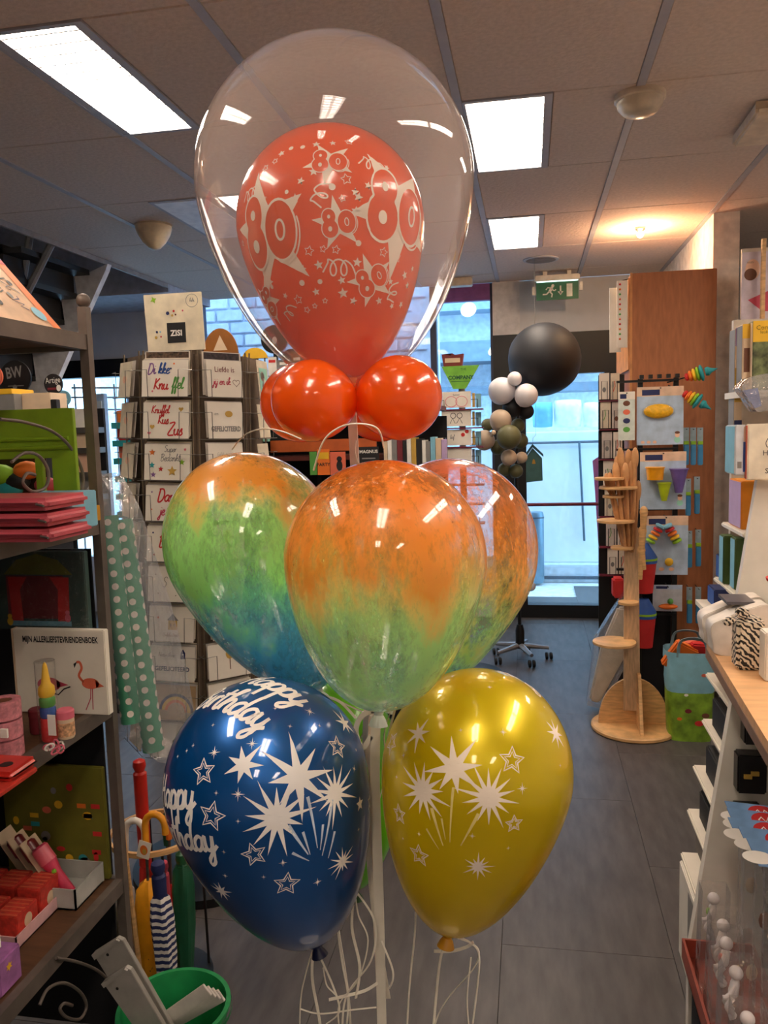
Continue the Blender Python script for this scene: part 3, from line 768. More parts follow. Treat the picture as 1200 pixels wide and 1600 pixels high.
# ---- prints on blue and yellow balloons
def burst(n, ro, ri, seed, rot=0, jit=.25):
    return fill2(star2(n, ro, ri, rot, jit, random.Random(seed)))
def ostar(s, rot, lw=2.2): return join2([stroke2(star2(5, s, s * .46, rot), lw, True), stroke2(star2(5, s * .62, s * .29, rot), lw * .6, True)])
def spark(s): return fill2(star2(4, s, s * .12)), fill2(star2(4, s * .6, s * .1, .785))
def sparkm(s): return join2(list(spark(s)))
def rocket(x0, y0, x1, y1, w):
    return stroke2([(x0 + (x1 - x0) * i / 8, y0 + (y1 - y0) * i / 8) for i in range(9)], w, taper=True)
bl.decal([(burst(13, 52, 17, 1), 433, 1278), (burst(8, 56, 16, 2, .2), 466, 1214), (burst(14, 44, 13, 3), 523, 1240), (burst(7, 31, 10, 4, .2), 380, 1195), (burst(12, 22, 7, 5, 0, .3), 535, 1346), (burst(7, 24, 7, 6, .5), 538, 1130), (burst(9, 20, 6, 7, .2), 346, 1392)], 'firework_print', m_wprint)
bl.decal([(ostar(19, .1), 318, 1206), (ostar(21, -.2), 331, 1275), (ostar(18, .3), 397, 1335), (ostar(19, -.15), 448, 1381), (ostar(17, .2), 527, 1167), (fill2(star2(5, 11, 5, .1)), 562, 1256), (ostar(14, .1), 577, 1252)], 'star_outline_print', m_wprint)
bl.decal([(sparkm(s), x, y) for (x, y, s) in ((372,1241,10),(335,1176,10),(394,1162,9),(430,1107,4),(453,1135,4),(484,1112,9),(499,1134,4),(302,1165,4),(333,1133,4),(338,1239,4),(372,1283,4),(350,1331,4),(442,1348,6),(412,1370,4),(352,1368,5),(496,1378,7),(553,1201,6),(556,1172,4),(482,1215,3),(278,1182,4),(292,1173,4),(560,1296,4))], 'spark_print', m_wprint)
bl.decal([(rocket(2, 40, 16, -36, 5), 480, 1290), (rocket(6, 40, -12, -36, 5), 515, 1295), (rocket(-10, 22, 18, -26, 6), 462, 1312), (rocket(-4, 18, 6, -18, 4), 478, 1318), (rocket(2, 18, -3, -18, 4), 503, 1308), (rocket(6, 18, -6, -18, 4), 518, 1320), (rocket(-12, 8, 12, -10, 4), 470, 1338)], 'rocket_trail_print', M('pale_print', (190, 206, 224), .5))
hb1 = script2('Happy', 23, .26); hb2 = script2('Birthday', 23, .26)
bl.decal([(xf2(hb1, 1, .16), 268, 1246), (xf2(hb2, 1, .42), 282, 1310)], 'lettering', m_wprint, label='white brush lettering Happy Birthday')
bl.decal([(xf2(script2('Happy', 26, .26), 1, -.55), 428, 1070), (xf2(script2('Birthday', 26, .26), 1, -.66), 356, 1098)], 'lettering', m_wprint)
ye.decal([(burst(13, 42, 14, 11), 661, 1236), (burst(8, 46, 14, 12, .1), 710, 1200), (burst(14, 46, 14, 13), 764, 1246), (burst(7, 24, 7, 14, .1), 654, 1146), (burst(12, 20, 7, 15), 747, 1354), (burst(8, 24, 7, 16, .2), 868, 1146)], 'firework_print', m_cream)
ye.decal([(ostar(19, -.1), 800, 1188), (ostar(18, .1), 612, 1161), (ostar(15, .2), 624, 1272), (ostar(17, .1), 655, 1336), (ostar(13, 0), 803, 1287)], 'star_outline_print', m_cream)
ye.decal([(sparkm(s), x, y) for (x, y, s) in ((816,1232,9),(786,1144,6),(631,1180,5),(655,1303,5),(738,1306,5),(765,1074,5),(707,1057,5),(720,1141,4),(620,1214,4),(794,1325,4),(630,1310,3),(875,1196,4),(850,1105,3))], 'spark_print', m_cream)
ye.decal([(rocket(0, 40, -4, -40, 4), 707, 1275), (rocket(-8, 24, 10, -28, 5), 682, 1290), (rocket(10, 24, -14, -26, 5), 736, 1296), (rocket(-10, 12, 10, -14, 3), 676, 1310), (rocket(-2, 16, 4, -14, 3), 692, 1296)], 'rocket_trail_print', M('pale_print_yellow', (236, 214, 130), .5))
ye.decal([(xf2(script2('Happy', 15, .26), 1, -.7), 812, 1040), (xf2(script2('Birthday', 15, .26), 1, -.8), 850, 1085)], 'lettering', m_cream, label='cream brush lettering at the top right')

# ---- ribbons and pole
m_rib = M('ivory_ribbon', (232, 224, 206), .35, var=.05, spec=.6)
def ribbon(label, pts, y, w=.006, thin=.0006, name='ribbon', group='curling ribbons below the balloons', mat=None, ref=None):
    P = []
    for i, p in enumerate(pts):
        yy = p[2] if len(p) > 2 else y
        P.append(at(p[0], p[1], yy))
    P = cr(P, 8); m = MB(); m.sweep(P, [(-w / 2, -thin), (w / 2, -thin), (w / 2, thin), (-w / 2, thin)], ref=ref)
    return tag(m.build(name, mat or m_rib, None, smooth=True), label, 'ribbon', group)
pt = at(546, 672, 1.2); pb = at(594, 1600, 1.2)
d = (pb - pt); pf = pt + d * ((0.02 - pt.z) / d.z)
t = T('balloon_pole', 'pale flat pole carrying the balloon bouquet through the middle', 'pole', (pf.x, pf.y, 0))
m = MB(); m.sweep([pt + Vector((0, .02, .05)), pt.lerp(pb, .5) + Vector((0, .03, 0)), pf], [(-.007, -.002), (.007, -.002), (.007, .002), (-.007, .002)], ref=(0, 1, 0)); m.build('rod', M('pole_cream', (232, 214, 196), .45), t)
m = MB(); m.lathe([(.12, 0), (.12, .02), (.02, .03), (.015, .06)], (pf.x, pf.y, 0), (0, 0, 1), 32); m.build('base', M('pole_base', (200, 190, 176), .5), t, smooth=True)
ribbon('wide ivory ribbon running straight down between blue and yellow balloons', [(588, 1104), (586, 1220), (592, 1400), (597, 1620), (599, 1760)], 1.16, .015, ref=(0, 1, 0))
ribbon('second wide ivory ribbon beside the pole, ending in two tails', [(572, 1112), (570, 1230, 1.25), (582, 1400, 1.2), (606, 1560)], 1.2, .009, ref=(0, 1, 0))
ribbon('loop of ivory ribbon under the front marbled balloon', [(590, 1108), (566, 1118), (556, 1142), (566, 1168), (580, 1150)], 1.16, .008, ref=(0, 1, 0))
ribbon('thin ribbon arching over the left marbled balloon', [(363, 702, 1.24), (382, 680, 1.16), (410, 670, 1.1), (440, 674, 1.0), (470, 686, 1.02)], 1.1, .0016, .0008)
ribbon('thin ribbon looping under the orange collar balloons', [(490, 735, 1.03), (505, 690, 1.01), (530, 668, 1.0), (560, 662, 1.0), (590, 670, 1.02), (600, 700, 1.04)], 1.05, .0018, .0008)
ribbon('thin ribbon curling down beside the pole under the collar', [(556, 688, 1.15), (556, 712, 1.15), (566, 730, 1.15), (590, 742, 1.15)], 1.15, .0014, .0008)
for i, pts in enumerate((
    [(490, 1478), (478, 1520), (470, 1560), (468, 1620)], [(490, 1478), (488, 1530), (500, 1600), (506, 1680)], [(492, 1478), (520, 1540), (530, 1580), (510, 1600)],
    [(555, 1394), (560, 1430), (575, 1470), (560, 1530), (530, 1570), (532, 1620)], [(553, 1394), (550, 1450), (562, 1510), (556, 1560)], [(556, 1392), (585, 1440), (580, 1500), (540, 1560), (535, 1640)],
    [(468, 1576), (500, 1584), (550, 1578), (588, 1574)], [(514, 1562), (540, 1556), (570, 1548), (590, 1536)], [(526, 1440), (534, 1500), (544, 1560), (540, 1620)],
    [(505, 1512), (510, 1538), (520, 1550), (526, 1556)],
    [(700, 1462), (690, 1490), (684, 1530), (676, 1620)], [(702, 1462), (730, 1470), (748, 1490), (746, 1540), (736, 1620)], [(705, 1462), (745, 1480), (742, 1510), (700, 1560), (680, 1600), (672, 1660)],
    [(678, 1486), (705, 1486), (728, 1480), (740, 1472)], [(650, 1410), (648, 1460), (640, 1540), (634, 1640)], [(736, 1496), (730, 1560), (734, 1620)],
    [(520, 1400, 1.4), (530, 1460, 1.35), (545, 1560, 1.3), (548, 1640, 1.3)], [(596, 1470), (612, 1510), (614, 1530), (608, 1545)],
    [(610, 1112), (600, 1150, 1.22), (604, 1200, 1.26), (590, 1260, 1.25)], [(618, 1105, 1.2), (606, 1160, 1.24), (612, 1200, 1.28)], [(575, 1135, 1.3), (562, 1160, 1.33), (574, 1190, 1.33), (566, 1215, 1.33), (580, 1240, 1.33)],
    [(520, 1090, 1.28), (548, 1104, 1.25), (580, 1118, 1.2)], [(500, 1086, 1.28), (530, 1096, 1.26), (556, 1122, 1.26)])):
    where = ['from the blue balloon knot, leftmost tail', 'from the blue balloon knot, middle tail', 'from the blue balloon knot, bending right', 'from the lime balloon knot, curving back left', 'from the lime balloon knot, straight', 'from the lime balloon knot, longest',
             'in a low curl crossing left of the pole', 'in an upper curl crossing left of the pole', 'straight down right of the blue balloon', 'in a short hook left of the pole',
             'from the yellow balloon knot, leftmost', 'from the yellow balloon knot, bowing right', 'from the yellow balloon knot, looping back left', 'across the yellow balloon tails', 'right of the pole behind the yellow balloon', 'from the yellow balloon knot, rightmost',
             'behind the blue balloon, furthest back', 'in a short curl right of the pole', 'in the gap between blue and yellow balloons, right strand', 'in the gap beside the yellow balloon edge', 'in curls over the lime balloon', 'tied under the left marbled balloon, lower strand', 'tied under the left marbled balloon, curled strand'][i]
    ribbon('narrow ivory curling ribbon hanging ' + where, pts, 1.13, (.0022, .0045, .003)[i % 3], .0005, name='curling_ribbon', group='curling ribbons below the balloons')

# ------------------------------------------------------------------ left shelving unit and its goods
SX, SY = -1.02, 1.75
m_shelfw = M('shelf_wood', (92, 62, 40), .55, var=.12, scale=12, stretch=(1, 5, 1))
t = T('shelving_unit', 'dark iron and wood shelving unit along the left edge', 'shelf', (SX - .2, .95, 0))
for (x, y) in ((SX, SY), (SX - .42, SY), (SX, .15), (SX - .42, .15)):
    m = MB(); m.box((x - .011, y - .011, 0), (x + .011, y + .011, 1.87)); m.build('post', m_iron, t)
    m = MB(); m.sphere((x, y, 1.885), .0165, 16); m.build('finial', m_iron, t, smooth=True)
for z in (1.805, 1.372, .922, .467):
    sh = bx('shelf', (SX - .42, .16, z - .022), (SX - .012, SY - .012, z), m_shelfw, t)
    bx('front_rail', (SX - .012, .16, z - .034), (SX + .008, SY - .011, z + .002), m_iron, sh)
    bx('end_rail', (SX - .42, SY - .011, z - .034), (SX - .012, SY + .005, z + .002), m_iron, sh)
bx('back_panel', (SX - .44, .15, .05), (SX - .43, SY, 1.36), m_dark, t)
bx('end_panel', (SX - .42, SY + .006, .05), (SX - .03, SY + .012, 1.3), m_dark, t)
def scroll(pts, name='scroll'):
    P = cr([atx(px, py, SX + .012) for px, py in pts], 6); m = MB(); m.tube(P, .0035, 8); m.build(name, m_iron, t, smooth=True)
scroll([(0, 655), (40, 660), (85, 676), (115, 706), (130, 745), (124, 780), (112, 800)])
scroll([(18, 722), (38, 708), (60, 712), (75, 735), (72, 760), (52, 768), (36, 755), (42, 740), (55, 742)])
scroll([(88, 1497), (120, 1503), (150, 1515), (172, 1533)])
scroll([(62, 1570), (75, 1545), (100, 1536), (125, 1550), (135, 1572), (125, 1592), (105, 1590), (94, 1578), (100, 1568), (113, 1571)])

def thing_box(name, label, cat, x0, y0, x1, y1, y, depth, mat, bevel=.002, group=None, z=None):
    a, b, c, d = prect(x0, y0, x1, y1, y)
    if z is not None: c = z
    t = T(name, label, cat, ((a + b) / 2, y + depth / 2, c), group)
    bx('body', (a, y, c), (b, y + depth, d), mat, t, bevel)
    return t, (a, b, c, d)
def face(t, name, part, mat, x, y, z, eps=.0008):
    """flat print on a front plane facing the camera side (-y)"""
    return flat(name, part, mat, t, (x, y, z), (1, 0, 0), (0, 0, 1), eps, world=True)
def rect2(w, h): return [(-w / 2, -h / 2), (w / 2, -h / 2), (w / 2, h / 2), (-w / 2, h / 2)], [(0, 1, 2, 3)]

# top shelf: sticker game box lying on its edge, leaning
t = T('game_box', 'colourful sticker game box leaning on the top left shelf', 'box', (SX - .2, 1.45, 1.806))
A0 = atx(98, 505, SX - .015); A0.z = 1.807; A1 = Vector((SX - .015, 1.05, 1.807)); th = Vector((-.035, 0, .012)); hv = Vector((-.17, -.005, .2))
d = (A1 - A0)
m = MB(); m.prism([A0, A1, A1 + th, A0 + th], hv); m.build('body', M('box_beige', (214, 176, 140), .6), t, bevel=.002)
n_ = d.normalized().cross(hv.normalized()); n_ = n_ if n_.x > 0 else -n_
bd = flat('border_print', ([(.0, .0), (.03, 0), (.03, .26), (0, .26)], [(0, 1, 2, 3)]), C['orange'], t, A0 + n_ * .001, d, hv, 0 , True)
flat('title_print', ([(.0, .20), (.4, .20), (.4, .262), (0, .262)], [(0, 1, 2, 3)]), C['red'], t, A0 + n_ * .0016, d, hv, 0, True)
flat('title_print', ([(.0, .215), (.06, .215), (.06, .262), (0, .262)], [(0, 1, 2, 3)]), C['purple'], t, A0 + n_ * .0022, d, hv, 0, True)
rs = random.Random(3)
for q in range(34):
    cx, cy = rs.uniform(.035, .36), rs.uniform(.02, .19); k = rs.choice(['brown', 'maroon', 'black', 'orange', 'grey', 'navy', 'rose'])
    if q % 2: sp = fill2(ell2(rs.uniform(.006, .014), rs.uniform(.005, .012), cx, cy, 10))
    else: sp = stroke2([(cx + rs.uniform(-.02, .02), cy + i * .008 - .02) for i in range(6)], .004)
    flat('sticker_print', sp, C[k], t, A0 + n_ * .0016, d, hv, 0, True)
flat('sticker_print', fill2(ell2(.02, .02, .045, .045, 16)), C['lblue'], t, A0 + n_ * .002, d, hv, 0, True)

# second shelf
m_gbox = M('green_card', (132, 168, 34), .5)
a, b, c, d = prect(-60, 640, 118, 800, 1.64); a = max(a, SX - .415); z0 = 1.374
t = T('craft_box', 'open green cardboard craft set on the second left shelf', 'box', ((a + b) / 2, 1.66, z0))
wall_ = MB()
cx0, cx1, cz0, cz1 = at(-40, 800, 1.64).x, at(104, 800, 1.64).x, z0 + .04, at(60, 716, 1.64).z
wall_.box((a, 1.64, cz1), (b, 1.652, d)).box((a, 1.64, z0 + .035), (a + .02, 1.652, cz1)).box((cx1 - .028, 1.64, z0 + .035), (b, 1.652, cz1)).box((cx1 - .07, 1.64, z0 + .035), (cx1 - .052, 1.652, cz1))
wall_.build('front_panel', m_gbox, t, bevel=.001)
bx('tray', (a, 1.63, z0), (b + .006, 1.72, z0 + .036), M('tray_yellow', (206, 148, 24), .5), t, .001)
bx('back_panel', (a, 1.715, z0 + .036), (at(40, 716, 1.64).x, 1.72, cz1), M('tray_dark', (60, 40, 30), .8), t)
for zz, dz in ((at(60, 686, 1.64).z, .006), (at(60, 700, 1.64).z, .006)):
    m = MB(); m.tube([(a + .005, 1.638, zz), (b - .012, 1.638, zz)], .005, 8); m.build('fold', m_gbox, t, smooth=True)
for (px, py, r, k, lab) in ((42, 735, 14, 'orange', 'crumpled orange yarn'), (72, 758, 12, 'rose', 'rose felt ball'), (16, 765, 13, 'teal', 'dark teal felt'), (0, 742, 16, 'lime', 'lime pompom'), (28, 752, 13, 'black', 'black felt')):
    p = at(px, py, 1.68); m = MB(); m.sphere(p, r * 1.4 * .00125, 14, (1.4, .8, .9)); o = m.build('craft_piece', C[k], t, smooth=True); o['label'] = lab
t, (a, b, c, d) = thing_box('gift_box', 'pale blue speckled gift box beside the pink purses', 'box', 28, 772, 112, 815, 1.52, .1, C['lblue'], z=1.374)
rs = random.Random(8)
for q in range(16): face(t, 'speck_print', fill2(ell2(.003, .002, 0, 0, 8)), C[rs.choice(['maroon', 'navy', 'rose'])], rs.uniform(a + .005, b - .005), 1.52, rs.uniform(c + .005, d - .005))
for i, (py, lab) in enumerate(((824, 'lowest pink zipped purse of the stack on the second shelf'), (806, 'middle pink zipped purse of the stack on the second shelf'), (788, 'topmost pink zipped purse of the stack on the second shelf'))):
    a = -1.3; b = at(84 - i * 3, py, 1.36).x; zc = 1.374 + i * .03
    t = T('zip_purse', lab, 'purse', ((a + b) / 2, 1.42, zc), 'pink purses on the second shelf')
    m = MB(); m.box((a, 1.35, zc), (b, 1.5, zc + .024)); m.build('body', M('purse_pink', (206, 92, 104), .35, bump=.2), t, bevel=.009, seg=3)
    m = MB(); m.box((a, 1.346, zc + .011), (b - .02, 1.352, zc + .016)); m.build('zipper', C['maroon'], t)
    m = MB(); m.tube([(b - .02, 1.347, zc + .013), (b - .002, 1.343, zc + .01)], .0025, 6); m.build('zip_pull', m_steel, t)

# things standing behind the second shelf: signs and boxes on racks further back
def round_sign(label, px, py, r, y, mat, texts=(), foot=True):
    p = at(px, py, y); sc = y / FPX; t = T('round_sign', label, 'sign', (p.x, p.y, 0), 'round rack signs')
    m = MB(); m.lathe([(r * sc, 0), (r * sc, .008)], p, (0, 1, 0), 36); m.build('disc', mat, t)
    if foot: m = MB(); m.box((p.x - .012, p.y + .004, 0), (p.x + .012, p.y + .016, p.z)); m.build('stand', m_black, t)
    for (part, mt, dx, dy) in texts: face(t, 'lettering', part, mt, p.x + dx * sc, p.y, p.z + dy * sc)
    return t
sc = 3.3 / FPX
round_sign('round black sign reading BW in grey letters', 24, 590, 29, 3.3, m_black, ((xf2(text2('BW', 26 * sc, .6 * sc), 1, .1, sx=.75), C['grey'], -2, 8), (rect2(30 * sc, 1.5 * sc), C['grey'], 0, -14), (fill2(ell2(4 * sc, 4 * sc)), C['grey'], -2, -16)))
round_sign('round black sign reading Artige beside the iron post', 83, 600, 17, 3.25, M('sign_charcoal', (34, 30, 34), .5), ((xf2(text2('Artige', 14 * sc), 1, .05, sx=.78), C['white'], 0, 6), (rect2(16 * sc, 4 * sc), C['maroon'], -3, -8), (fill2(ell2(4.2 * sc, 5.5 * sc)), C['white'], 10, -7)))
round_sign('round orange sign cut by the left edge of the picture', -12, 588, 19, 3.2, C['salmon'])
round_sign('small round blue and white sign behind the Artige sign', 99, 622, 13, 3.36, C['lblue'], ((xf2(fill2(star2(3, 7 * sc, 4 * sc)), 1), C['white'], 2, 0), (fill2(ell2(3 * sc, 3 * sc)), C['pink'], 1, -9)))
t = T('display_table', 'dark table behind the shelf carrying small boxes', 'table', (-2.35, 3.1, 0)); bx('top', (-2.9, 2.9, 1.58), (-1.95, 3.2, 1.6), m_dark, t)
for xx in (-2.85, -2.0): bx('leg', (xx, 2.95, 0), (xx + .04, 3.15, 1.58), m_dark, t)
thing_box('carton', 'grey lidded carton on the table behind the green craft set', 'box', 34, 614, 79, 645, 3.0, .12, C['beige'], z=1.601)
thing_box('carton', 'blue grey picture box with yellow lid at the left edge', 'box', -30, 616, 22, 645, 2.95, .15, C['grey'], z=1.601)
thing_box('carton', 'thin yellow box lying on the blue grey picture box', 'box', -30, 608, 18, 617, 2.95, .15, C['yellow'])
thing_box('bottle_box', 'small black bottle with white cap beside the cartons', 'bottle', 79, 624, 88, 645, 2.98, .03, C['black'], z=1.601)

# third shelf
t, (a, b, c, d) = thing_box('theatre_toy', 'puppet theatre toy with red curtains in clear bag', 'toy', -10, 862, 134, 984, 1.70, .02, M('theatre_dark', (60, 84, 80), .6))
bx('support', (a, 1.70, .923), (b, 1.73, c), m_dark, t)
face(t, 'stage_print', rect2((b - a) * .62, (d - c) * .55), C['maroon'], (a + b) / 2 - .01, 1.70, c + (d - c) * .42)
for sgn in (-1, 1): face(t, 'curtain_print', ([(0, 0), (.03 * sgn, 0), (.025 * sgn, .08), (.045 * sgn, .11), (-.005 * sgn, .11)], [(0, 1, 2, 3, 4)]), C['red'], (a + b) / 2 - sgn * .075, 1.70, c + .018, .0014)
face(t, 'roof_print', ([(-.09, 0), (.09, 0), (.055, .035), (0, .05), (-.055, .035)], [(0, 1, 2, 3, 4)]), M('ink_olive', (110, 110, 40), .6), (a + b) / 2, 1.70, d - .055, .0014)
face(t, 'floor_print', rect2(.16, .012), C['lblue'], (a + b) / 2, 1.70, c + .016, .0018)
face(t, 'bear_print', join2([fill2(ell2(.008, .01, 0, 0, 12)), fill2(ell2(.006, .006, 0, .013, 10))]), C['pink'], b - .05, 1.70, c + .03, .0022)
face(t, 'bear_print', join2([fill2(ell2(.008, .01, 0, 0, 12)), fill2(ell2(.006, .006, 0, .013, 10))]), C['yellow'], a + .04, 1.70, c + .02, .0022)
bx('film', (a - .004, 1.694, c - .004), (b + .006, 1.695, d + .006), clear_film('toy_film', (255, 255, 255), .02, 1.2, .08, wrinkle=.6), t)
t, (a, b, c, d) = thing_box('friends_book', 'white friendship book with two flamingos on its cover', 'book', 24, 984, 166, 1104, 1.655, .02, m_paper, z=.924)
bx('spine', (a - .004, 1.655, c), (a, 1.675, d), C['beige'], t)
sc = 1.65 / FPX
face(t, 'lettering', xf2(text2('MIJN ALLERLIEFSTEVRIENDENBOEK', 15 * sc, .45 * sc), 1, .0, sx=.62), C['black'], (a + b) / 2 + .004, 1.655, d - .024)
def flamingo(sx):
    body = fill2(ell2(.022, .013, 0, 0, 20)); neck = stroke2([(p.x, p.y) for p in cr([(-.018, .004, 0), (-.028, .018, 0), (-.02, .036, 0), (-.024, .05, 0), (-.032, .05, 0)], 5)], .006)
    beak = fill2([(-.03, .052), (-.04, .046), (-.038, .036), (-.034, .044)]); tail = fill2([(.012, .008), (.034, -.006), (.014, -.01)])
    leg = stroke2([(0, -.012), (-.002, -.035), (-.016, -.064)], .0022); leg2 = stroke2([(.004, -.012), (.003, -.036), (.002, -.062)], .0022)
    return [join2([body, neck, tail]), beak, join2([leg, leg2])]
fb = flamingo(1)
for part, mt in ((fb[0], C['salmon']), (fb[1], C['black']), (fb[2], C['rose'])): face(t, 'flamingo_print', part, mt, b - .042, 1.655, c + .075)
face(t, 'flamingo_print', join2([fill2(ell2(.03, .017, 0, 0, 20)), fill2([(.02, .01), (.05, .0), (.02, -.008)])]), C['rose'], a + .085, 1.655, c + .07, .0008)
face(t, 'flamingo_print', stroke2([(0, 0), (.02, -.004), (.035, .01), (.052, .016)], .003), C['black'], a + .088, 1.655, c + .05, .0012)
# crayon
p = at(76, 1124, 1.5); p.z = .924; r = .0165
t = T('crayon_stack', 'stacking crayon with yellow tip over green, blue and red rings', 'crayon', p)
for (z0, z1, k, pr) in ((0, .052, 'red', None), (.052, .076, 'blue', None), (.076, .098, 'green', None)):
    m = MB(); m.lathe([(r * .85, z0), (r, z0 + .004), (r, z1 - .005), (r * .8, z1)], p, (0, 0, 1), 24); m.build('ring', C[k], t, smooth=True)
m = MB(); m.lathe([(r * .9, .098), (r * 1.05, .104), (r, .118), (r * .6, .126), (r * .28, .165), (r * .1, .172)], p, (0, 0, 1), 24); m.build('tip', C['yellow'], t, smooth=True)
m = MB(); m.lathe([(r * 1.25, 0), (r * 1.25, .175)], p, (0, 0, 1), 20); m.build('wrapper', clear_film('toy_film', (255, 255, 255), .02, 1.2, .08, wrinkle=.6), t, smooth=True)
bx('label_tag', p + Vector((.012, -.022, .02)), p + Vector((.03, -.021, .065)), C['white'], t)
m_tape = M('washi_tape', (206, 130, 140), .5, var=.2, scale=90)
for i, lab in enumerate(('lowest pink striped roll of the stack at the left edge', 'middle pink striped roll with white label at the left edge', 'topmost pink striped roll of the stack at the left edge')):
    p = at(8, 1138, 1.42); p.z = .924 + i * .04
    t = T('tape_roll', lab, 'tape', p, 'pink tape rolls on the third shelf')
    m = MB(); m.lathe([(.018, 0), (.034, 0), (.034, .036), (.018, .036), (.018, 0)], p, (0, 0, 1), 32); m.build('roll', m_tape, t, smooth=True)
    m = MB(); m.lathe([(.019, .004), (.019, .034)], p, (0, 0, 1), 24); m.build('core', C['brown'], t)
    if i == 1: bx('label_tag', p + Vector((.014, -.036, .01)), p + Vector((.03, -.031, .028)), C['white'], t)
def jar(label, px, r, h, y, mat, lid, wrap=None):
    p = at(px, 1120, y); p.z = .924; t = T('small_jar', label, 'jar', p, 'small jars on the third shelf')
    m = MB(); m.lathe([(r * .9, 0), (r, .004), (r, h * .72), (r * .9, h * .75)], p, (0, 0, 1), 24); m.build('body', mat, t, smooth=True)
    m = MB(); m.lathe([(r * 1.05, h * .74), (r * 1.05, h), (r * .9, h * 1.05)], p, (0, 0, 1), 24); m.build('lid', lid, t, smooth=True)
    if wrap: m = MB(); m.lathe([(r * 1.01, h * .1), (r * 1.01, h * .6)], p, (0, 0, 1), 24); m.build('label_print', wrap, t, smooth=True)
jar('small jar with pink lid and floral label before the flamingo book', 102, .018, .06, 1.52, C['beige'], C['pink'], M('floral', (210, 160, 120), .6, var=.3, scale=120))
jar('dark maroon jar half hidden left of the stacking crayon', 58, .017, .052, 1.54, C['maroon'], C['maroon'])
p = at(83, 1142, 1.44); p.z = .924
t = T('ribbon_rosette', 'crumpled pink and white ribbon bow in front of the crayon', 'bow', p)
rs = random.Random(2)
for q in range(7):
    a = q * .9; c = p + Vector((.014 * math.cos(a), .012 * math.sin(a), .008 + .004 * (q % 3)))
    m = MB(); m.tube(cr([c + Vector((.008 * math.cos(b + a), .004 * math.sin(b), .007 * math.sin(b + q))) for b in (0, 1, 2, 3, 4, 5, 6)], 4), .002, 6); m.build('loop', C['white'] if q % 2 else C['pink'], t, smooth=True)
# red strap-shaped case and red folder at the edge
p = at(14, 1170, 1.31); p.z = .924
t = T('red_case', 'red moulded case with round hole at the shelf edge', 'case', p)
m = MB(); m.box(p + Vector((-.16, -.04, .012)), p + Vector((.03, .05, .03))); m.build('body', M('red_plastic', (214, 50, 40), .3), t, bevel=.012, seg=3)
m = MB(); m.lathe([(.012, .029), (.012, .0306)], p + Vector((-.008, .0, 0)), (0, 0, 1), 20); m.build('hole', m_black, t)
tag(bx('red_folder', p + Vector((-.18, -.08, 0)), p + Vector((.03, .04, .011)), M('red_plastic2', (210, 66, 52), .4), None, .003), 'flat red folder under the red moulded case', 'folder')

# fourth shelf
t, (a, b, c, d) = thing_box('sticker_book', 'olive green sticker book standing at the back of the lowest shelf', 'book', 6, 1196, 164, 1330, 1.732, .012, M('olive_cover', (112, 108, 34), .55), z=.469)
rs = random.Random(12)
for q in range(22):
    k = rs.choice(['orange', 'red', 'grey', 'yellow', 'salmon', 'teal'])
    face(t, 'sticker_print', fill2(ell2(rs.uniform(.006, .014), rs.uniform(.006, .014), 0, 0, 12)) if q % 3 else rect2(.024, .012), C[k], rs.uniform(a + .02, b - .02), 1.732, rs.uniform(c + .03, d - .02))
za = .469
A = atz(152, 1388, za); B = atz(55, 1388, za); A.z = B.z = za
tw = Vector((A.x, A.y, za)); x0, x1, y0 = A.x - .17, A.x, min(A.y, 1.60); y1 = 1.722
t = T('carton_tray', 'grey cardboard tray with a pink sticker holding flashlights', 'tray', ((x0 + x1) / 2, (y0 + y1) / 2, za))
m = MB(); h = .05; m.box((x0, y0, za), (x1, y0 + .004, za + h)).box((x0, y1, za), (x1, y1 + .004, za + h)).box((x0, y0, za), (x0 + .004, y1, za + h)).box((x1 - .004, y0, za), (x1, y1, za + h)).box((x0, y0, za), (x1, y1, za + .004))
m.build('walls', M('grey_carton', (176, 176, 170), .7), t)
face(t, 'sticker_print', rect2(.05, .035), C['rose'], x0 + .05, y0, za + .026)
for i, (px, lab) in enumerate(((128, 'front pink flashlight with a green button on its card'), (85, 'middle dark red flashlight on its card'), (48, 'rear maroon flashlight on its card by the left edge'))):
    f0 = Vector((x1 - .028 - i * .044, y0 + .035 + .015 * i, za + .012)); dirv = Vector((-.60, .05, .78)).normalized(); ln = .15
    t = T('flashlight', lab, 'flashlight', f0, 'flashlights in the carton tray')
    m = MB(); m.lathe([(.012, 0), (.014, .01), (.013, .07), (.017, .09), (.02, .105), (.02, .14), (.016, .145)], f0, dirv, 20); o = m.build('body', M('flash_%d' % i, ((206, 60, 90), (130, 30, 40), (110, 26, 34))[i], .3), t, smooth=True)
    m = MB(); m.lathe([(.0205, .10), (.0205, .14)], f0, dirv, 20); m.build('head', M('flashhead_%d' % i, ((226, 100, 116), (130, 40, 44), (120, 30, 40))[i], .3), t, smooth=True)
    m = MB(); m.sphere(f0 + dirv * .075 + Vector((.006, -.013, .006)), .006, 12); m.build('button', C['lime'], t, smooth=True)
    q = MB(); s_ = dirv.cross(Vector((0, 1, 0))).normalized(); e = Vector((-.02, .01, -.008))
    q.prism([f0 + e + Vector((0, -.03, 0)), f0 + e + dirv * .17 + Vector((0, -.03, 0)), f0 + e + dirv * .17 + Vector((0, .03, 0)), f0 + e + Vector((0, .03, 0))], (-.002, 0, -.0015)); q.build('card', C['beige'], t)
A = atz(108, 1402, za); x1 = A.x; y1 = A.y
x0 = x1 - .22; y0 = y1 - .2
t = T('carton_tray', 'pink edged cardboard tray of red boxes on the lowest shelf', 'tray', ((x0 + x1) / 2, (y0 + y1) / 2, za))
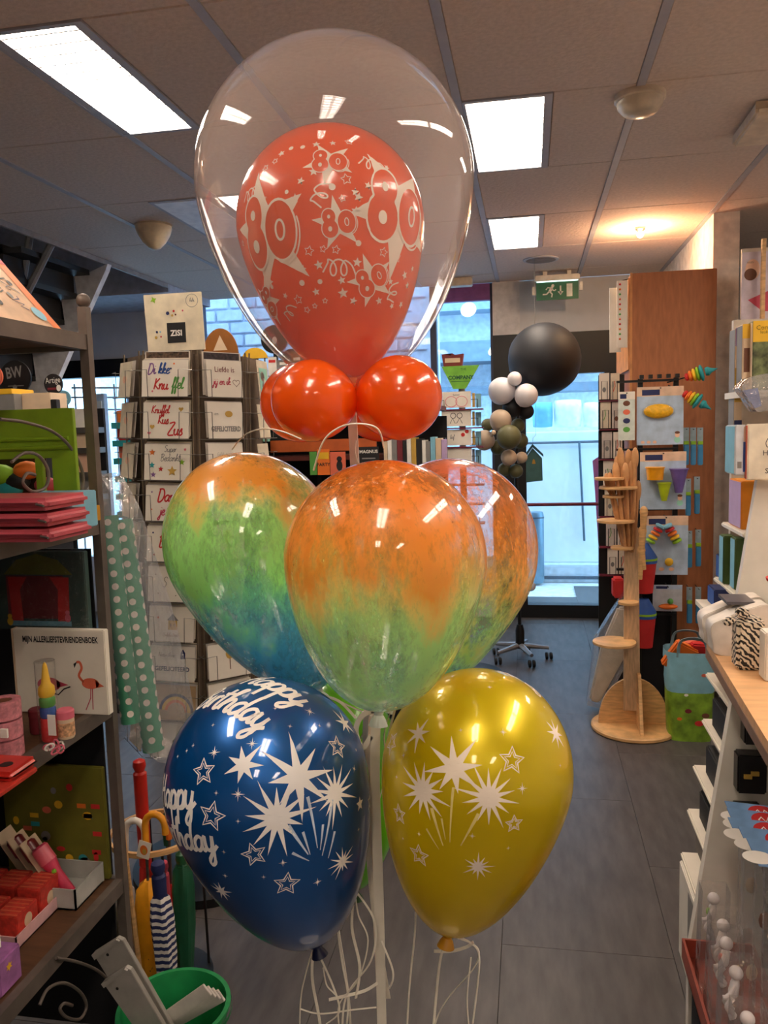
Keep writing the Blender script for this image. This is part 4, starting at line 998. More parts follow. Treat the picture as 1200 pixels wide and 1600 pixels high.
m = MB(); h = .03; m.box((x0, y0, za), (x1, y0 + .003, za + h)).box((x0, y1, za), (x1, y1 + .003, za + h)).box((x0, y0, za), (x0 + .003, y1, za + h)).box((x1 - .003, y0, za), (x1, y1, za + h)).box((x0, y0, za), (x1, y1, za + .003))
m.build('walls', M('pink_carton', (222, 176, 176), .7), t)
for i in range(6):
    bx_, by_ = x0 + .02 + (i % 3) * .066, y0 + .02 + (i // 3) * .085
    hh = .062 if i < 3 else .075
    t = T('snack_box', 'small red printed box in the pink edged tray, %s row, %s' % (['nearer', 'farther'][i // 3], ['left', 'middle', 'right'][i % 3]), 'box', (bx_ + .03, by_ + .035, za + .004), 'red boxes in the pink edged tray')
    bx('body', (bx_, by_, za + .004), (bx_ + .058, by_ + .075, za + hh), M('red_box', (206, 62, 50), .5, var=.15, scale=60), t, .002)
    for q in range(5): bx('stripe_print', (bx_ + .004, by_ + .006 + q * .014, za + hh), (bx_ + .054, by_ + .01 + q * .014, za + hh + .0006), C['salmon'], t)
    flat('label_print', fill2(ell2(.014, .016, 0, 0, 14)), C['beige'], t, (bx_ + .058, by_ + .038, za + .035), (0, 1, 0), (0, 0, 1), .0008, True)
A = atz(30, 1530, za)
t = T('purple_box', 'lilac gift box with white bow at the near left shelf end', 'box', (A.x - .03, A.y - .03, za))
bx('body', (A.x - .12, A.y - .06, za), (A.x + .002, A.y + .01, za + .075), M('lilac_box', (170, 110, 170), .5, var=.12, scale=40), t, .004)
flat('picture_print', fill2(ell2(.014, .014, 0, 0, 18)), C['beige'], t, (A.x - .03, A.y - .06, za + .03), (1, 0, 0), (0, 0, 1), .0008, True)
flat('flower_print', fill2(star2(6, .01, .005)), C['yellow'], t, (A.x + .002, A.y - .03, za + .05), (0, 1, 0), (0, 0, 1), .0008, True)
m = MB(); m.tube(cr([(A.x - .03, A.y - .02, za + .076), (A.x - .035, A.y - .015, za + .1), (A.x - .025, A.y - .02, za + .108), (A.x - .02, A.y - .025, za + .085)], 6), .004, 8); m.build('bow', C['white'], t, smooth=True)
# bits under the lowest shelf
p = atx(22, 1588, SX - .1)
# bag with polka dot rolls hanging at the post
m_dot = M('dot_paper', (74, 146, 116), .35, var=.05)
def dot_roll(label, p0, p1, r):
    ax = (p1 - p0); L_ = ax.length; ax.normalize(); t = T('wrapping_roll', label, 'gift wrap', p1, 'polka dot wrapping rolls')
    m = MB(); m.lathe([(r, 0), (r, L_)], p0, ax, 24); m.build('roll', m_dot, t, smooth=True)
    e1 = ax.orthogonal().normalized(); e2 = ax.cross(e1); D = MB(); pitch = .032
    na = max(5, int(2 * math.pi * r / pitch)); nl = int(L_ / pitch)
    for i in range(nl):
        for j in range(na):
            h0 = (i + .5 + (.5 if j % 2 else 0)) * pitch; a0 = 2 * math.pi * j / na
            if h0 > L_ - .01: continue
            vs = []; dr_ = .0085
            for k in range(10):
                h = h0 + dr_ * math.sin(2 * math.pi * k / 10); a = a0 + dr_ / r * math.cos(2 * math.pi * k / 10)
                vs.append(p0 + ax * h + (e1 * math.cos(a) + e2 * math.sin(a)) * (r + .0006))
            D.add(vs, [tuple(range(10))])
    o = D.build('dot_print', M('dot_white', (226, 214, 204), .5), t); o['kind'] = 'stuff'
dot_roll('left green wrapping roll with white dots in the clear bag', at(168, 806, 1.83), at(206, 1128, 1.80), .026)
dot_roll('right green wrapping roll with white dots in the clear bag', at(190, 812, 1.86), at(240, 1172, 1.82), .027)
out = [(148, 742), (160, 748), (188, 800), (214, 880), (240, 960), (262, 1050), (277, 1130), (268, 1196), (246, 1190), (196, 1150), (178, 1080), (172, 980), (160, 880), (140, 810), (128, 778)]
fr_ = [at(x, y, 1.785) for x, y in out]; bk = [p + Vector((0, .1, 0)) for p in fr_]
m = MB(); n = len(out); cf = sum(fr_, Vector()) / n + Vector((0, -.01, 0)); cb = cf + Vector((0, .13, 0))
m.add(fr_ + bk + [cf, cb], [(i, (i + 1) % n, 2 * n) for i in range(n)] + [(n + (i + 1) % n, n + i, 2 * n + 1) for i in range(n)] + [(i, n + i, n + (i + 1) % n, (i + 1) % n) for i in range(n)])
m_bag = clear_film('plastic_bag', (220, 224, 236), .20, 1.3, .12, wrinkle=.8, wscale=22)
ob = m.build('plastic_bag', m_bag, None, smooth=False); tag(ob, 'clear plastic bag of dotted wrapping rolls hanging from the iron post', 'bag')

# ------------------------------------------------------------------ staircase behind the left shelf
ys = 4.8
t = T('staircase', 'white staircase side with black steps at the upper left', 'stairs', (at(60, 620, ys).x, ys, 0))
saw = [(168, 412), (140, 425), (114, 419), (121, 462), (94, 456), (101, 503), (72, 497), (79, 545), (49, 541), (56, 591), (26, 586), (32, 634), (2, 630), (8, 680), (-20, 676), (-10, 730), (60, 740), (22, 735)]
low = [(20, 745), (75, 625), (120, 522), (165, 422)]
P = [at(x, y, ys) for x, y in saw[:-2] + low]
m = MB(); m.prism(P, (0, .05, 0)); m.build('stringer', M('stair_white', (240, 238, 238), .6), t)
for i in range(0, 14, 2):
    a = at(*saw[1 + i], ys) if 1 + i < len(saw) - 2 else None
    if a is None: continue
    b = at(*saw[2 + i], ys) if 2 + i < len(saw) - 2 else a
    m = MB(); m.box((b.x - .26, ys - .7, a.z - .02), (a.x + .0, ys - .002, a.z + .012)); m.build('tread', m_black, t)
    m = MB(); m.box((b.x - .022, ys - .7, b.z - .18), (b.x, ys - .002, b.z)); m.build('riser', M('riser_dark', (24, 22, 24), .7), t)
bx('support', (at(0, 700, ys).x - .5, ys + .06, 0), (at(0, 700, ys).x - .3, ys + .9, at(0, 690, ys).z - .1), m_dark, t)
for (x0, y0, x1, y1) in ((47, 366, 42, 398), (81, 380, 56, 430)):
    m = MB(); m.tube([at(x0, y0, 4.3), at(x1, y1, 4.3), at(x1 - (x0 - x1) * 1.6, y1 + (y1 - y0) * 1.6, 4.3)], .022, 8); m.build('baluster', M('baluster_grey', (150, 150, 150), .4, metal=.4), t, smooth=True)
m = MB(); m.prism([at(x, y, 5.8) for x, y in ((172, 300), (166, 424), (148, 455), (120, 500), (100, 548), (78, 592), (52, 640), (-60, 700), (-60, 300))], (0, .04, 0)); struct(m.build('stairwell_void', m_dark, None))  # near-black sheet cut along the stair line, standing in for the stairwell's darkness
# blue lit display pieces by the left window
t = T('tower_display', 'slim pale blue acrylic tower before the left window', 'display stand', (at(152, 640, 6.0).x, 6.0, 0))
a, b, c, d = prect(146, 615, 164, 690, 6.0)
bx('column', (a, 6.0, 0.4), (b, 6.06, d), M('acrylic_blue', (190, 214, 240), .3), t, .005); bx('base', (a - .06, 5.97, 0), (b + .06, 6.1, .4), M('acrylic_blue', (190, 214, 240), .3), t, .005)
bx('panel', (a + .02, 5.99, c), (b - .02, 6.0, d - .06), M('acrylic_pale', (226, 236, 246), .3), t)
t = T('wire_rack', 'thin white wire rack in front of the left window', 'rack', (at(170, 640, 6.25).x, 6.25, 0))
for py in (606, 621, 640): 
    p0, p1 = at(112, py, 6.25), at(205, py, 6.25); m = MB(); m.tube([p0, p1], .008, 6); m.build('bar', M('wire_white', (220, 230, 244), .4), t)
for px in (116, 178, 203):
    p0 = at(px, 600, 6.25); m = MB(); m.tube([p0, (p0.x, 6.25, 0)], .008, 6); m.build('upright', M('wire_white', (220, 230, 244), .4), t)
# toy racks with teal ledges left of the card rack
def ledge_rack(label, x0, x1, rows, y, mat, goods, name='toy_rack', gl='packed toy'):
    a, b = at(x0, 700, y).x, at(x1, 700, y).x
    t = T(name, label, 'rack', ((a + b) / 2, y + .1, 0))
    bx('back', (a, y + .16, 0), (b, y + .18, at(x0, rows[0] - 30, y).z), m_dark, t)
    for i, py in enumerate(rows):
        z = at((x0 + x1) / 2, py, y).z
        bx('ledge', (a, y, z - .03), (b, y + .16, z), mat, t)
    return t, a, b
rows = [660, 688, 716, 744, 772, 800, 828]
t, a, b = ledge_rack('toy rack with teal ledges between bag and card rack', 176, 214, rows, 3.7, C['teal'], None)
k = ['orange', 'red', 'salmon', 'brown', 'navy', 'maroon', 'grey']
for i, py in enumerate(rows):
    z = at(195, py, 3.7).z
    for j in range(2):
        x = a + .015 + j * .055; w = .045
        o = tag(bx('toy_packet', (x, 3.73, z), (x + w, 3.76, z + .06 + .006 * ((i + j) % 3)), C[k[(i + 3 * j) % 7]], None, .003), ('%s toy packet on the %s teal ledge, %s' % (k[(i + 3 * j) % 7].replace('salmon', 'pinkish'), ['top', 'second', 'third', 'fourth', 'fifth', 'sixth', 'lowest'][i], ['left', 'right'][j])), 'toy', 'toy packets on the teal rack')
rows = [668, 700, 738, 775, 812]
t, a, b = ledge_rack('small card rack seen between the iron post and the window', 112, 140, rows, 3.9, m_steel, None, name='card_rack')
for i, py in enumerate(rows):
    z = at(126, py, 3.9).z
    tag(bx('photo_card', (a + .004, 3.92, z), (b - .004, 3.93, z + .1), C[['white', 'beige', 'skin', 'grey', 'beige'][i]], None, .001), ['white photo card at the top of the narrow rack by the iron post', 'second photo card down the narrow rack by the iron post', 'skin toned photo card on the narrow rack by the iron post', 'grey photo card on the narrow rack by the iron post', 'lowest photo card on the narrow rack by the iron post'][i], 'card', 'photo cards on the narrow rack')

# ------------------------------------------------------------------ octagonal greeting card rack
RC = Vector((-1.113, 2.591, 0)); APO = .241
RM = Matrix.Rotation(math.radians(1.9), 3, 'Y')       # the spinner leans a little
ZPIV = 1.745
def rk(p):
    v = Vector(p) - Vector((0, 0, ZPIV)); return RC + Vector((0, 0, ZPIV)) + RM @ v
class Col:
    def __init__(s, phi):
        s.n = Vector((math.sin(phi), -math.cos(phi), 0)); s.u = Vector((math.cos(phi), math.sin(phi), 0))
    def pt(s, a, b, out=0.0): return rk(s.n * (APO + out) + s.u * a + Vector((0, 0, b)))
rt = T('card_rack', 'tall octagonal spinner rack full of greeting cards on the left', 'rack', (RC.x + .06, RC.y, 0))
m = MB(); b0 = rk((0, 0, .09)); m.tube([b0, rk((0, 0, 1.86))], .022, 12); m.build('column', M('rack_brown', (120, 104, 84), .5, metal=.3), rt, smooth=True)
m = MB(); m.lathe([(.26, 0), (.26, .03), (.05, .05), (.03, .1)], (b0.x, b0.y, 0), (0, 0, 1), 40); m.build('base', m_black, rt, smooth=True)
cols = {p: Col(math.radians(p)) for p in (-45, 0, 45, 90)}
PITCH_R, NR = .13, 10
for ph, c in cols.items():
    for sgn in (-1, 1):
        m = MB(); m.tube([c.pt(sgn * .098, .5, -.03), c.pt(sgn * .098, 1.83, -.03)], .003, 6); m.build('upright', M('rack_brown', (120, 104, 84), .5, metal=.3), rt)
    bk = MB(); bk.prism([c.pt(-.094, .5, -.04), c.pt(.094, .5, -.04), c.pt(.094, 1.82, -.04), c.pt(-.094, 1.82, -.04)], -c.n * .004); bk.build('backing', M('rack_back', (110, 94, 80), .8), rt)
    for r in range(NR):
        z = ZPIV - r * PITCH_R
        pk = MB()
        for sgn in (-1, 1):
            pk.tube([c.pt(sgn * .098, z + .022, -.03), c.pt(sgn * .096, z + .022, .012), c.pt(sgn * .052, z + .024, .014), c.pt(sgn * .050, z - .058, .014), c.pt(sgn * .050, z - .06, -.03)], .0013, 5)
        pk.tube([c.pt(-.096, z - .06, .012), c.pt(.096, z - .06, .012)], .0013, 5)
        pk.build('pocket', m_steel, rt)
ORD = ['top', 'second', 'third', 'fourth', 'fifth', 'sixth', 'seventh', 'eighth', 'ninth', 'lowest']
PAPERS = {'white': m_paper, 'cream': M('card_cream', (226, 214, 190), .6), 'kraft': M('card_kraft', (190, 160, 120), .7), 'grey': M('card_grey', (206, 198, 190), .6)}
def gcard(c, r, w, h, label, paper='white', art=(), dz=0.0, lean=.012, out=0.0, group='greeting cards in the octagonal rack', mat=None, name='greeting_card'):
    z = ZPIV - r * PITCH_R + dz; t_ = T(name, label, 'card', c.pt(0, z - .058, out), group)
    zb = z - .058; n = c.n
    p0, p1, p2, p3 = c.pt(-w / 2, zb, out), c.pt(w / 2, zb, out), c.pt(w / 2, zb + h, out - lean), c.pt(-w / 2, zb + h, out - lean)
    m = MB(); m.prism([p0, p1, p2, p3], -n * .0016); m.build('sheet', mat or PAPERS[paper], t_)
    ux = (p1 - p0).normalized(); uy = (p3 - p0).normalized(); ce_ = (p0 + p2) / 2
    for (nm, part, mt, dx, dy) in art:
        flat(nm, part, mt, t_, ce_ + ux * dx + uy * dy, ux, uy, .0009, True)
    return t_
def sfill(n, s, rot=0): return fill2(star2(n, s, s * .45, rot))
def heart(s): return fill2([(s * 16 * math.sin(t) ** 3 / 16, s * (13 * math.cos(t) - 5 * math.cos(2 * t) - 2 * math.cos(3 * t) - math.cos(4 * t)) / 16) for t in [i * 2 * math.pi / 24 for i in range(24)]])
S = lambda txt, h, w=.25: script2(txt, h, w)
L_ = 'lettering'; W0, H0 = .152, .112
art1 = [
 ([(L_, S('Di', .016), C['purple'], -.045, .024), (L_, S('kke', .016), C['blue'], -.004, .024), (L_, S('Knu', .017), C['red'], -.014, -.024), (L_, S('ffel', .017), C['green'], .042, -.022), ('dot_print', fill2(ell2(.003, .003, n=10)), C['navy'], .02, .03), ('dot_print', fill2(ell2(.003, .003, n=10)), C['orange'], .03, .045), ('dot_print', fill2(ell2(.003, .003, n=10)), C['pink'], -.04, -.04)], 'greeting card reading Dikke Knuffel in rainbow brush letters'),
 ([(L_, S('Knuffel', .012), C['red'], -.02, .03), (L_, S('Kus', .014), C['red'], -.01, -.002), (L_, S('Zus', .019), C['red'], .03, -.034), ('heart_print', heart(.008), C['gold'], .05, .035), ('heart_print', heart(.008), C['gold'], -.045, -.02), ('heart_print', heart(.006), C['pink'], -.055, -.04)], 'greeting card reading Knuffel Kus Zus in red brush letters'),
 ([(L_, S('Super', .010, .16), C['grey'], .01, .038), (L_, S('Bedankt', .011, .16), C['grey'], .01, .010), ('star_print', sfill(5, .011), C['orange'], -.05, .03), ('star_print', sfill(5, .011), C['teal'], -.05, -.01), ('star_print', sfill(5, .017), C['gold'], .018, -.028), ('star_print', sfill(5, .011), C['lime'], .05, .0), ('star_print', sfill(5, .009), C['red'], -.02, -.022), ('star_print', sfill(5, .01), C['purple'], -.045, -.04), ('star_print', sfill(5, .006), C['pink'], .06, .04)], 'greeting card reading Super Bedankt with coloured stars'),
 ([(L_, S('Dank', .02), C['red'], .0, .018), (L_, S('je wel', .016), C['rose'], .0, -.028), ('star_print', sfill(5, .004), C['purple'], -.055, .035), ('star_print', sfill(5, .004), C['orange'], -.055, -.02)], 'greeting card reading Dank je wel in red script'),
 ([(L_, S('Be', .018), C['red'], -.02, .0), ('dot_print', fill2(ell2(.003, .003, n=10)), C['navy'], -.055, .035), ('dot_print', fill2(ell2(.003, .003, n=10)), C['red'], -.05, -.035)], 'greeting card with red script beside the green marbled balloon'),
 ([(L_, S('S', .016, .1), C['black'], -.02, 0), ('dot_print', fill2(ell2(.002, .002, n=8)), C['brown'], -.05, .03), ('dot_print', fill2(ell2(.002, .002, n=8)), C['brown'], -.04, -.03), ('dot_print', fill2(ell2(.002, .002, n=8)), C['brown'], .02, -.035)], 'greeting card with one thin black S beside the marbled balloon'),
 ([('roof_print', fill2([(-.02, 0), (.02, 0), (.0, .022)]), C['grey'], .005, .012), ('house_print', rect2(.03, .03), C['gold'], .005, -.003), ('window_print', rect2(.007, .01), C['brown'], -.002, -.003), ('window_print', rect2(.007, .01), C['brown'], .012, -.003), (L_, S('Gefeliciteerd', .006, .1), C['brown'], 0, -.036), ('star_print', sfill(5, .005), C['salmon'], -.045, .02)], 'greeting card with a drawn yellow house and grey roof'),
 ([(L_, S('Nieuw thuis', .007, .1), C['black'], -.02, .026), (L_, xf2(text2('GEFELICITEERD', .02, .0006), 1, 0, sx=.86), C['navy'], 0, -.018), ('birdhouse_print', fill2([(-.008, -.014), (.008, -.014), (.008, .006), (.0, .018), (-.008, .006)]), C['navy'], .036, .03), ('birdhouse_print', fill2(ell2(.003, .003, n=10)), C['white'], .036, .0305)], 'greeting card reading GEFELICITEERD with navy birdhouse'),
 ([('rainbow_print', stroke2([(.045 * math.cos(a), .045 * math.sin(a)) for a in [i * .19 for i in range(17)]], .01), C['yellow'], .01, -.03), ('rainbow_print', stroke2([(.055 * math.cos(a), .055 * math.sin(a)) for a in [i * .19 for i in range(17)]], .009), C['navy'], .01, -.03), ('rainbow_print', stroke2([(.035 * math.cos(a), .035 * math.sin(a)) for a in [i * .19 for i in range(17)]], .009), C['orange'], .01, -.03)], 'kraft greeting card with a rainbow above the blue balloon'),
 ([(L_, S('ee', .01), C['brown'], 0, 0)], 'lowest greeting card of the front column, behind the blue balloon'),
]
for r, (art, lab) in enumerate(art1):
    pp = 'kraft' if r == 8 else 'white'
    gcard(cols[0], r, W0, H0, lab, pp, art, out=.004)
    gcard(cols[0], r, W0, H0, 'nearer spare card behind the front card, %s row of the front rack column' % ORD[r], 'grey', dz=.004, out=-.004)
    gcard(cols[0], r, W0, H0, 'deeper spare card behind the front card, %s row of the front rack column' % ORD[r], 'cream', dz=.008, out=-.012)
art2 = {
 0: ([(L_, xf2(text2('Liefde is', .024), 1, 0, sx=.85), C['maroon'], 0, .028), (L_, S('jij en ik', .011), C['rose'], -.012, -.012), ('heart_print', stroke2([(.012 * 16 * math.sin(t) ** 3 / 16, .012 * (13 * math.cos(t) - 5 * math.cos(2 * t) - 2 * math.cos(3 * t) - math.cos(4 * t)) / 16) for t in [i * 2 * math.pi / 24 for i in range(24)]], .0014, True), C['brown'], .038, -.012)], 'greeting card reading Liefde is in dark red letters'),
 1: ([(L_, xf2(text2('GEFELICITEERD', .022, .0008), 1, 0, sx=.66), C['grey'], 0, -.028), ('cup_print', fill2(ell2(.013, .01, n=16)), C['gold'], .012, .02), (L_, S('een', .006, .1), C['grey'], -.03, .02)], 'greeting card with grey capitals GEFELICITEERD and a small drawing'),
 2: ([(L_, S('Gefeliciteerd', .006, .1), C['grey'], -.005, .02), ('gift_print', rect2(.016, .02), C['rose'], .04, .012)], 'pale greeting card with thin script just above the left marbled balloon'),
}
for r in range(NR):
    art, lab = art2.get(r, ([('stem_print', stroke2([(0, -.03), (0, .02)], .003), C['brown'], 0, 0), ('leaf_print', fill2(ell2(.014, .018, n=14)), C['gold'], 0, .022)], 'greeting card in the %s row of the second rack column' % ORD[r]))
    gcard(cols[45], r, .118 if r < 7 else .15, .114, lab, 'white', art, out=.004)
    gcard(cols[45], r, .124 if r < 7 else .15, .114, 'spare card behind the front card, %s row of the second rack column' % ORD[r], 'grey', dz=.003, out=-.008, group='spare cards in the second rack column')
    gcard(cols[-45], r, .12, .112, 'greeting card seen almost edge on in the %s row of the left rack column' % ORD[r], 'cream', [('leaf_print', fill2(ell2(.02, .012, n=14)), C['skin'], 0, 0)], out=.006)
    gcard(cols[-45], r, .12, .112, 'spare card in the %s row of the edge-on left rack column' % ORD[r], 'grey', dz=.003, out=-.006, group='spare cards in the edge-on rack column')
    gcard(cols[90], r, .105, .125 if r == 0 else .11, 'red and mint winter card in the top pocket beside the collar balloons' if r == 0 else 'plain card in the %s row of the right rack column' % ORD[r], 'cream' if r < 3 else 'grey',
          ([('field_print', rect2(.08, .085), C['mint'], 0, -.005), ('figure_print', fill2(ell2(.02, .016, n=14)), C['red'], -.01, .01), ('figure_print', fill2(ell2(.014, .012, n=14)), C['white'], .004, -.006), ('figure_print', fill2(ell2(.015, .01, n=14)), C['salmon'], -.008, -.022)] if r == 0 else []), out=.004)
# dark photo cards peeking over the top row
for ph, lab, k in ((0, 'dark photo card peeking over the Dikke Knuffel card', 'brown'), (45, 'dark photo card peeking over the Liefde is card', 'black')):
    gcard(cols[ph], 0, .15 if ph == 0 else .13, .135, lab, mat=PAPERS['white'], art=[('photo_print', rect2(.142 if ph == 0 else .12, .05), M('photo_%s' % k, (90, 70, 54) if ph == 0 else (50, 36, 40), .5, var=.45, scale=110), 0, .04)], dz=.006, out=-.022, lean=.004)
# header
t = T('header_sign', 'cream rack header with black ZISI square and coloured dots', 'sign', rk((0, -.02, 1.86)))
hx0, hx1, hz0, hz1 = prect(229, 458, 318, 548, 2.56)
m = MB(); m.prism([(hx0 + .0, 2.56, hz0), (hx1, 2.56, hz0), (hx1 - .004, 2.56, hz1), (hx0 - .006, 2.56, hz1)], (0, .006, 0)); m.build('board', M('header_cream', (236, 224, 196), .5), t)
m = MB(); m.tube([((hx0 + hx1) / 2, 2.572, hz0 + .05), rk((0, 0, 1.7))], .006, 6); m.build('stem', m_steel, t)
hc = ((hx0 + hx1) / 2, 2.56, (hz0 + hz1) / 2)
face(t, 'square_print', rect2(.066, .066), C['black'], hc[0] + .004, 2.56, hc[2] - .035)
face(t, L_, text2('ZISI', .026, .0009), C['white'], hc[0] + .004, 2.56, hc[2] - .037, .0016)
for i, (dx, dz, k, r) in enumerate(((-.024, .03, 'navy', .006), (-.002, .036, 'red', .004), (-.008, .022, 'gold', .004), (.004, .024, 'brown', .003), (-.066, -.03, 'navy', .004), (-.07, -.048, 'gold', .005), (-.052, -.046, 'red', .003), (.03, .036, 'pink', .003), (-.054, -.03, 'lblue', .003))):
    face(t, 'dot_print', fill2(ell2(r, r, n=12)), C[k], hc[0] + dx, 2.56, hc[2] + dz)
face(t, 'badge_print', stroke2(ell2(.021, .021, n=28), .0014, True), C['grey'], hc[0] + .064, 2.56, hc[2] + .067)
face(t, L_, script2('hihi', .006, .16), C['grey'], hc[0] + .064, 2.56, hc[2] + .067)
face(t, 'leaf_print', sfill(4, .012, .4), C['lime'], hc[0] - .072, 2.56, hc[2] + .076)
face(t, L_, text2('kaarten' if False else 'wenskaart', .011, .0003), C['black'], hc[0] - .058, 2.56, hc[2] + .072, .0014) if False else None

# ------------------------------------------------------------------ racks behind the balloons
def card_plain(label, x0, y0, x1, y1, y, mat, art=(), cat='card', name='greeting_card', group=None, depth=.004):
    a, b, c, d = prect(x0, y0, x1, y1, y); t_ = T(name, label, cat, ((a + b) / 2, y, c), group)
    bx('sheet', (a, y, c), (b, y + depth, d), mat, t_)
    for (nm, part, mt, dx, dy) in art: face(t_, nm, part, mt, (a + b) / 2 + dx * (b - a), y, (c + d) / 2 + dy * (d - c))
    return t_
YM = 3.5
xa, xb = at(385, 640, YM).x, at(690, 640, YM).x
t = T('magazine_rack', 'brown magazine rack behind the orange collar balloons', 'rack', ((xa + xb) / 2, YM + .15, 0))
bx('back', (xa, YM + .2, 0), (xb, YM + .22, at(500, 655, YM).z), m_dark, t)
for py in (640, 712, 790, 870, 950): bx('ledge', (xa, YM - .02, at(500, py, YM).z - .02), (xb, YM + .2, at(500, py, YM).z), M('rack_maroon', (96, 44, 36), .5), t)
for px in (390, 484, 686): bx('upright', (at(px, 640, YM).x - .010, YM + .12, 0), (at(px, 640, YM).x + .010, YM + .19, at(500, 590 if px < 500 else 690, YM).z), m_black, t)
bx('ledge', (xa, YM - .12, at(440, 592, YM - .1).z - .015), (at(484, 592, YM).x, YM + .2, at(440, 592, YM - .1).z), M('rack_maroon', (96, 44, 36), .5), t)
bx('header_strip', (at(426, 700, YM).x, YM - .03, at(450, 706, YM).z), (at(590, 700, YM).x, YM - .02, at(450, 688, YM).z), M('header_orange', (190, 92, 40), .5), t)
bx('header_strip', (at(405, 690, YM).x, YM - .03, at(440, 688, YM).z), (at(480, 690, YM).x, YM - .02, at(440, 676, YM).z), m_black, t)
sc = YM / FPX
zz = at(500, 640, YM).z
for i, (x0, x1, k, lab) in enumerate(((392, 401, 'mint', 'mint green edged card nearest the octagonal rack in the magazine rack'), (402, 409, 'green', 'second green edged card in the magazine rack'), (410, 417, 'mint', 'third mint edged card beside the rear collar balloon'))):
    card_plain(lab, x0, 625, x1, 690, YM - .06, C[k], group='green edged cards left of the collar balloons', depth=.03)
t = card_plain('small round black and white badge card under the green cards', 410, 672, 422, 686, YM - .08, C['white'], [('arrow_print', fill2(star2(3, .01, .005)), C['black'], 0, 0)], name='badge_card')
card_plain('yellow and orange party packet under the collar balloons', 496, 702, 515, 742, YM - .05, C['orange'], [('field_print', rect2(.05, .03), C['yellow'], 0, .25), (L_, text2('PARTY', .02, .0004), C['black'], 0, -.1)], 'packet', 'party_packet')
card_plain('black cat shaped party packet left of the pole', 516, 706, 540, 742, YM - .05, C['salmon'], [('cat_print', join2([fill2(ell2(.014, .024, n=14)), fill2(ell2(.012, .012, 0, .03, 12))]), C['black'], .1, -.1)], 'packet', 'party_packet')
card_plain('green party packet at the left end of the lower ledge', 484, 706, 495, 742, YM - .05, C['green'], [], 'packet', 'party_packet')
card_plain('dark booklet with white lettering right of the pole', 560, 698, 592, 724, YM - .05, C['black'], [(L_, text2('MAGNUS', .02, .0004), C['white'], 0, .2), ('line_print', rect2(.06, .006), C['grey'], 0, -.2)], 'book', 'booklet')
bk_cols = ['beige', 'white', 'grey', 'maroon', 'black', 'white', 'gold', 'black', 'white', 'grey', 'lblue', 'beige', 'lilac']
x = 600
for i, k in enumerate(bk_cols):
    w = 6 + (i * 5) % 4
    card_plain('%s book spine, %s from the pole under the right collar balloon' % (dict(lblue='pale blue', lilac='lilac', gold='ochre').get(k, k), ['first', 'second', 'third', 'fourth', 'fifth', 'sixth', 'seventh', 'eighth', 'ninth', 'tenth', 'eleventh', 'twelfth', 'thirteenth'][i]), x, 690 - (i * 7) % 9, x + w - .6, 742, YM - .03, C[k], cat='book', name='book', group='books under the right collar balloon', depth=.1)
    x += w
# pointed signs behind the octagonal rack
def arch_sign(label, px, py, w, h, y, mat, inner=None):
    sc = y / FPX; p = at(px, py, y); pts = []
    for i in range(17):
        a = math.pi * i / 16; pts.append((p.x + w * sc * math.cos(a), y, p.z + h * sc * math.sin(a)))
    t_ = T('arched_sign', label, 'sign', (p.x, y, 0), 'arched rack signs')
    m = MB(); m.prism(pts, (0, .008, 0)); m.build('board', mat, t_)
    bx('stand', (p.x - .01, y + .008, 0), (p.x + .01, y + .02, p.z), m_black, t_)
    if inner: face(t_, 'triangle_print', fill2([(-w * .4 * sc, .2 * h * sc), (w * .4 * sc, .2 * h * sc), (0, h * .75 * sc)]), inner, p.x, y, p.z)
arch_sign('brown arched sign with pale triangle right of the ZISI header', 345, 556, 30, 44, 3.3, M('sign_brown', (150, 92, 30), .5), C['beige'])
arch_sign('yellow arched sign with dark lettering above the winter card', 398, 560, 21, 17, 3.2, C['yellow'])
for (px, py, r, lab) in ((428, 530, 22, 'black record shaped sign at the lower left of the bubble balloon'), (455, 560, 15, 'smaller dark record sign under the bubble balloon')):
    p = at(px, py, 3.8); sc = 3.8 / FPX; t = T('record_sign', lab, 'sign', (p.x, p.y, 0), 'record shaped signs')
    m = MB(); m.lathe([(r * sc, 0), (r * sc, .008)], p, (0, 1, 0), 36); m.build('disc', m_black, t)
    m = MB(); m.lathe([(r * sc * 1.04, .008), (r * sc * 1.04, .012)], p, (0, 1, 0), 36); m.build('rim', C['lilac'], t)
    bx('stand', (p.x - .01, p.y + .012, 0), (p.x + .01, p.y + .024, p.z), m_black, t)
    face(t, 'label_print', fill2(ell2(4 * sc, 6 * sc, n=18)), C['white'], p.x + 1 * sc, p.y, p.z - 2 * sc)
    face(t, 'stripe_print', xf2(rect2(18 * sc, 2.5 * sc), 1, -.3), C['maroon'], p.x - 6 * sc, p.y, p.z + 8 * sc)
for i, (x0, y0, x1, y1, k, lab) in enumerate(((419, 558, 432, 590, 'white', 'white card with red top beside the collar balloons'), (433, 562, 452, 592, 'grey', 'grey photo card behind the rear collar balloon'), (453, 556, 475, 580, 'black', 'black card with white marks touching the bubble neck'))):
    card_plain(lab, x0, y0, x1, y1, 3.4, C[k], [('top_print', rect2(.03, .012), C['red'] if i == 0 else C['white'], 0, .3)], depth=.3 if False else .006)
bx_ = 0
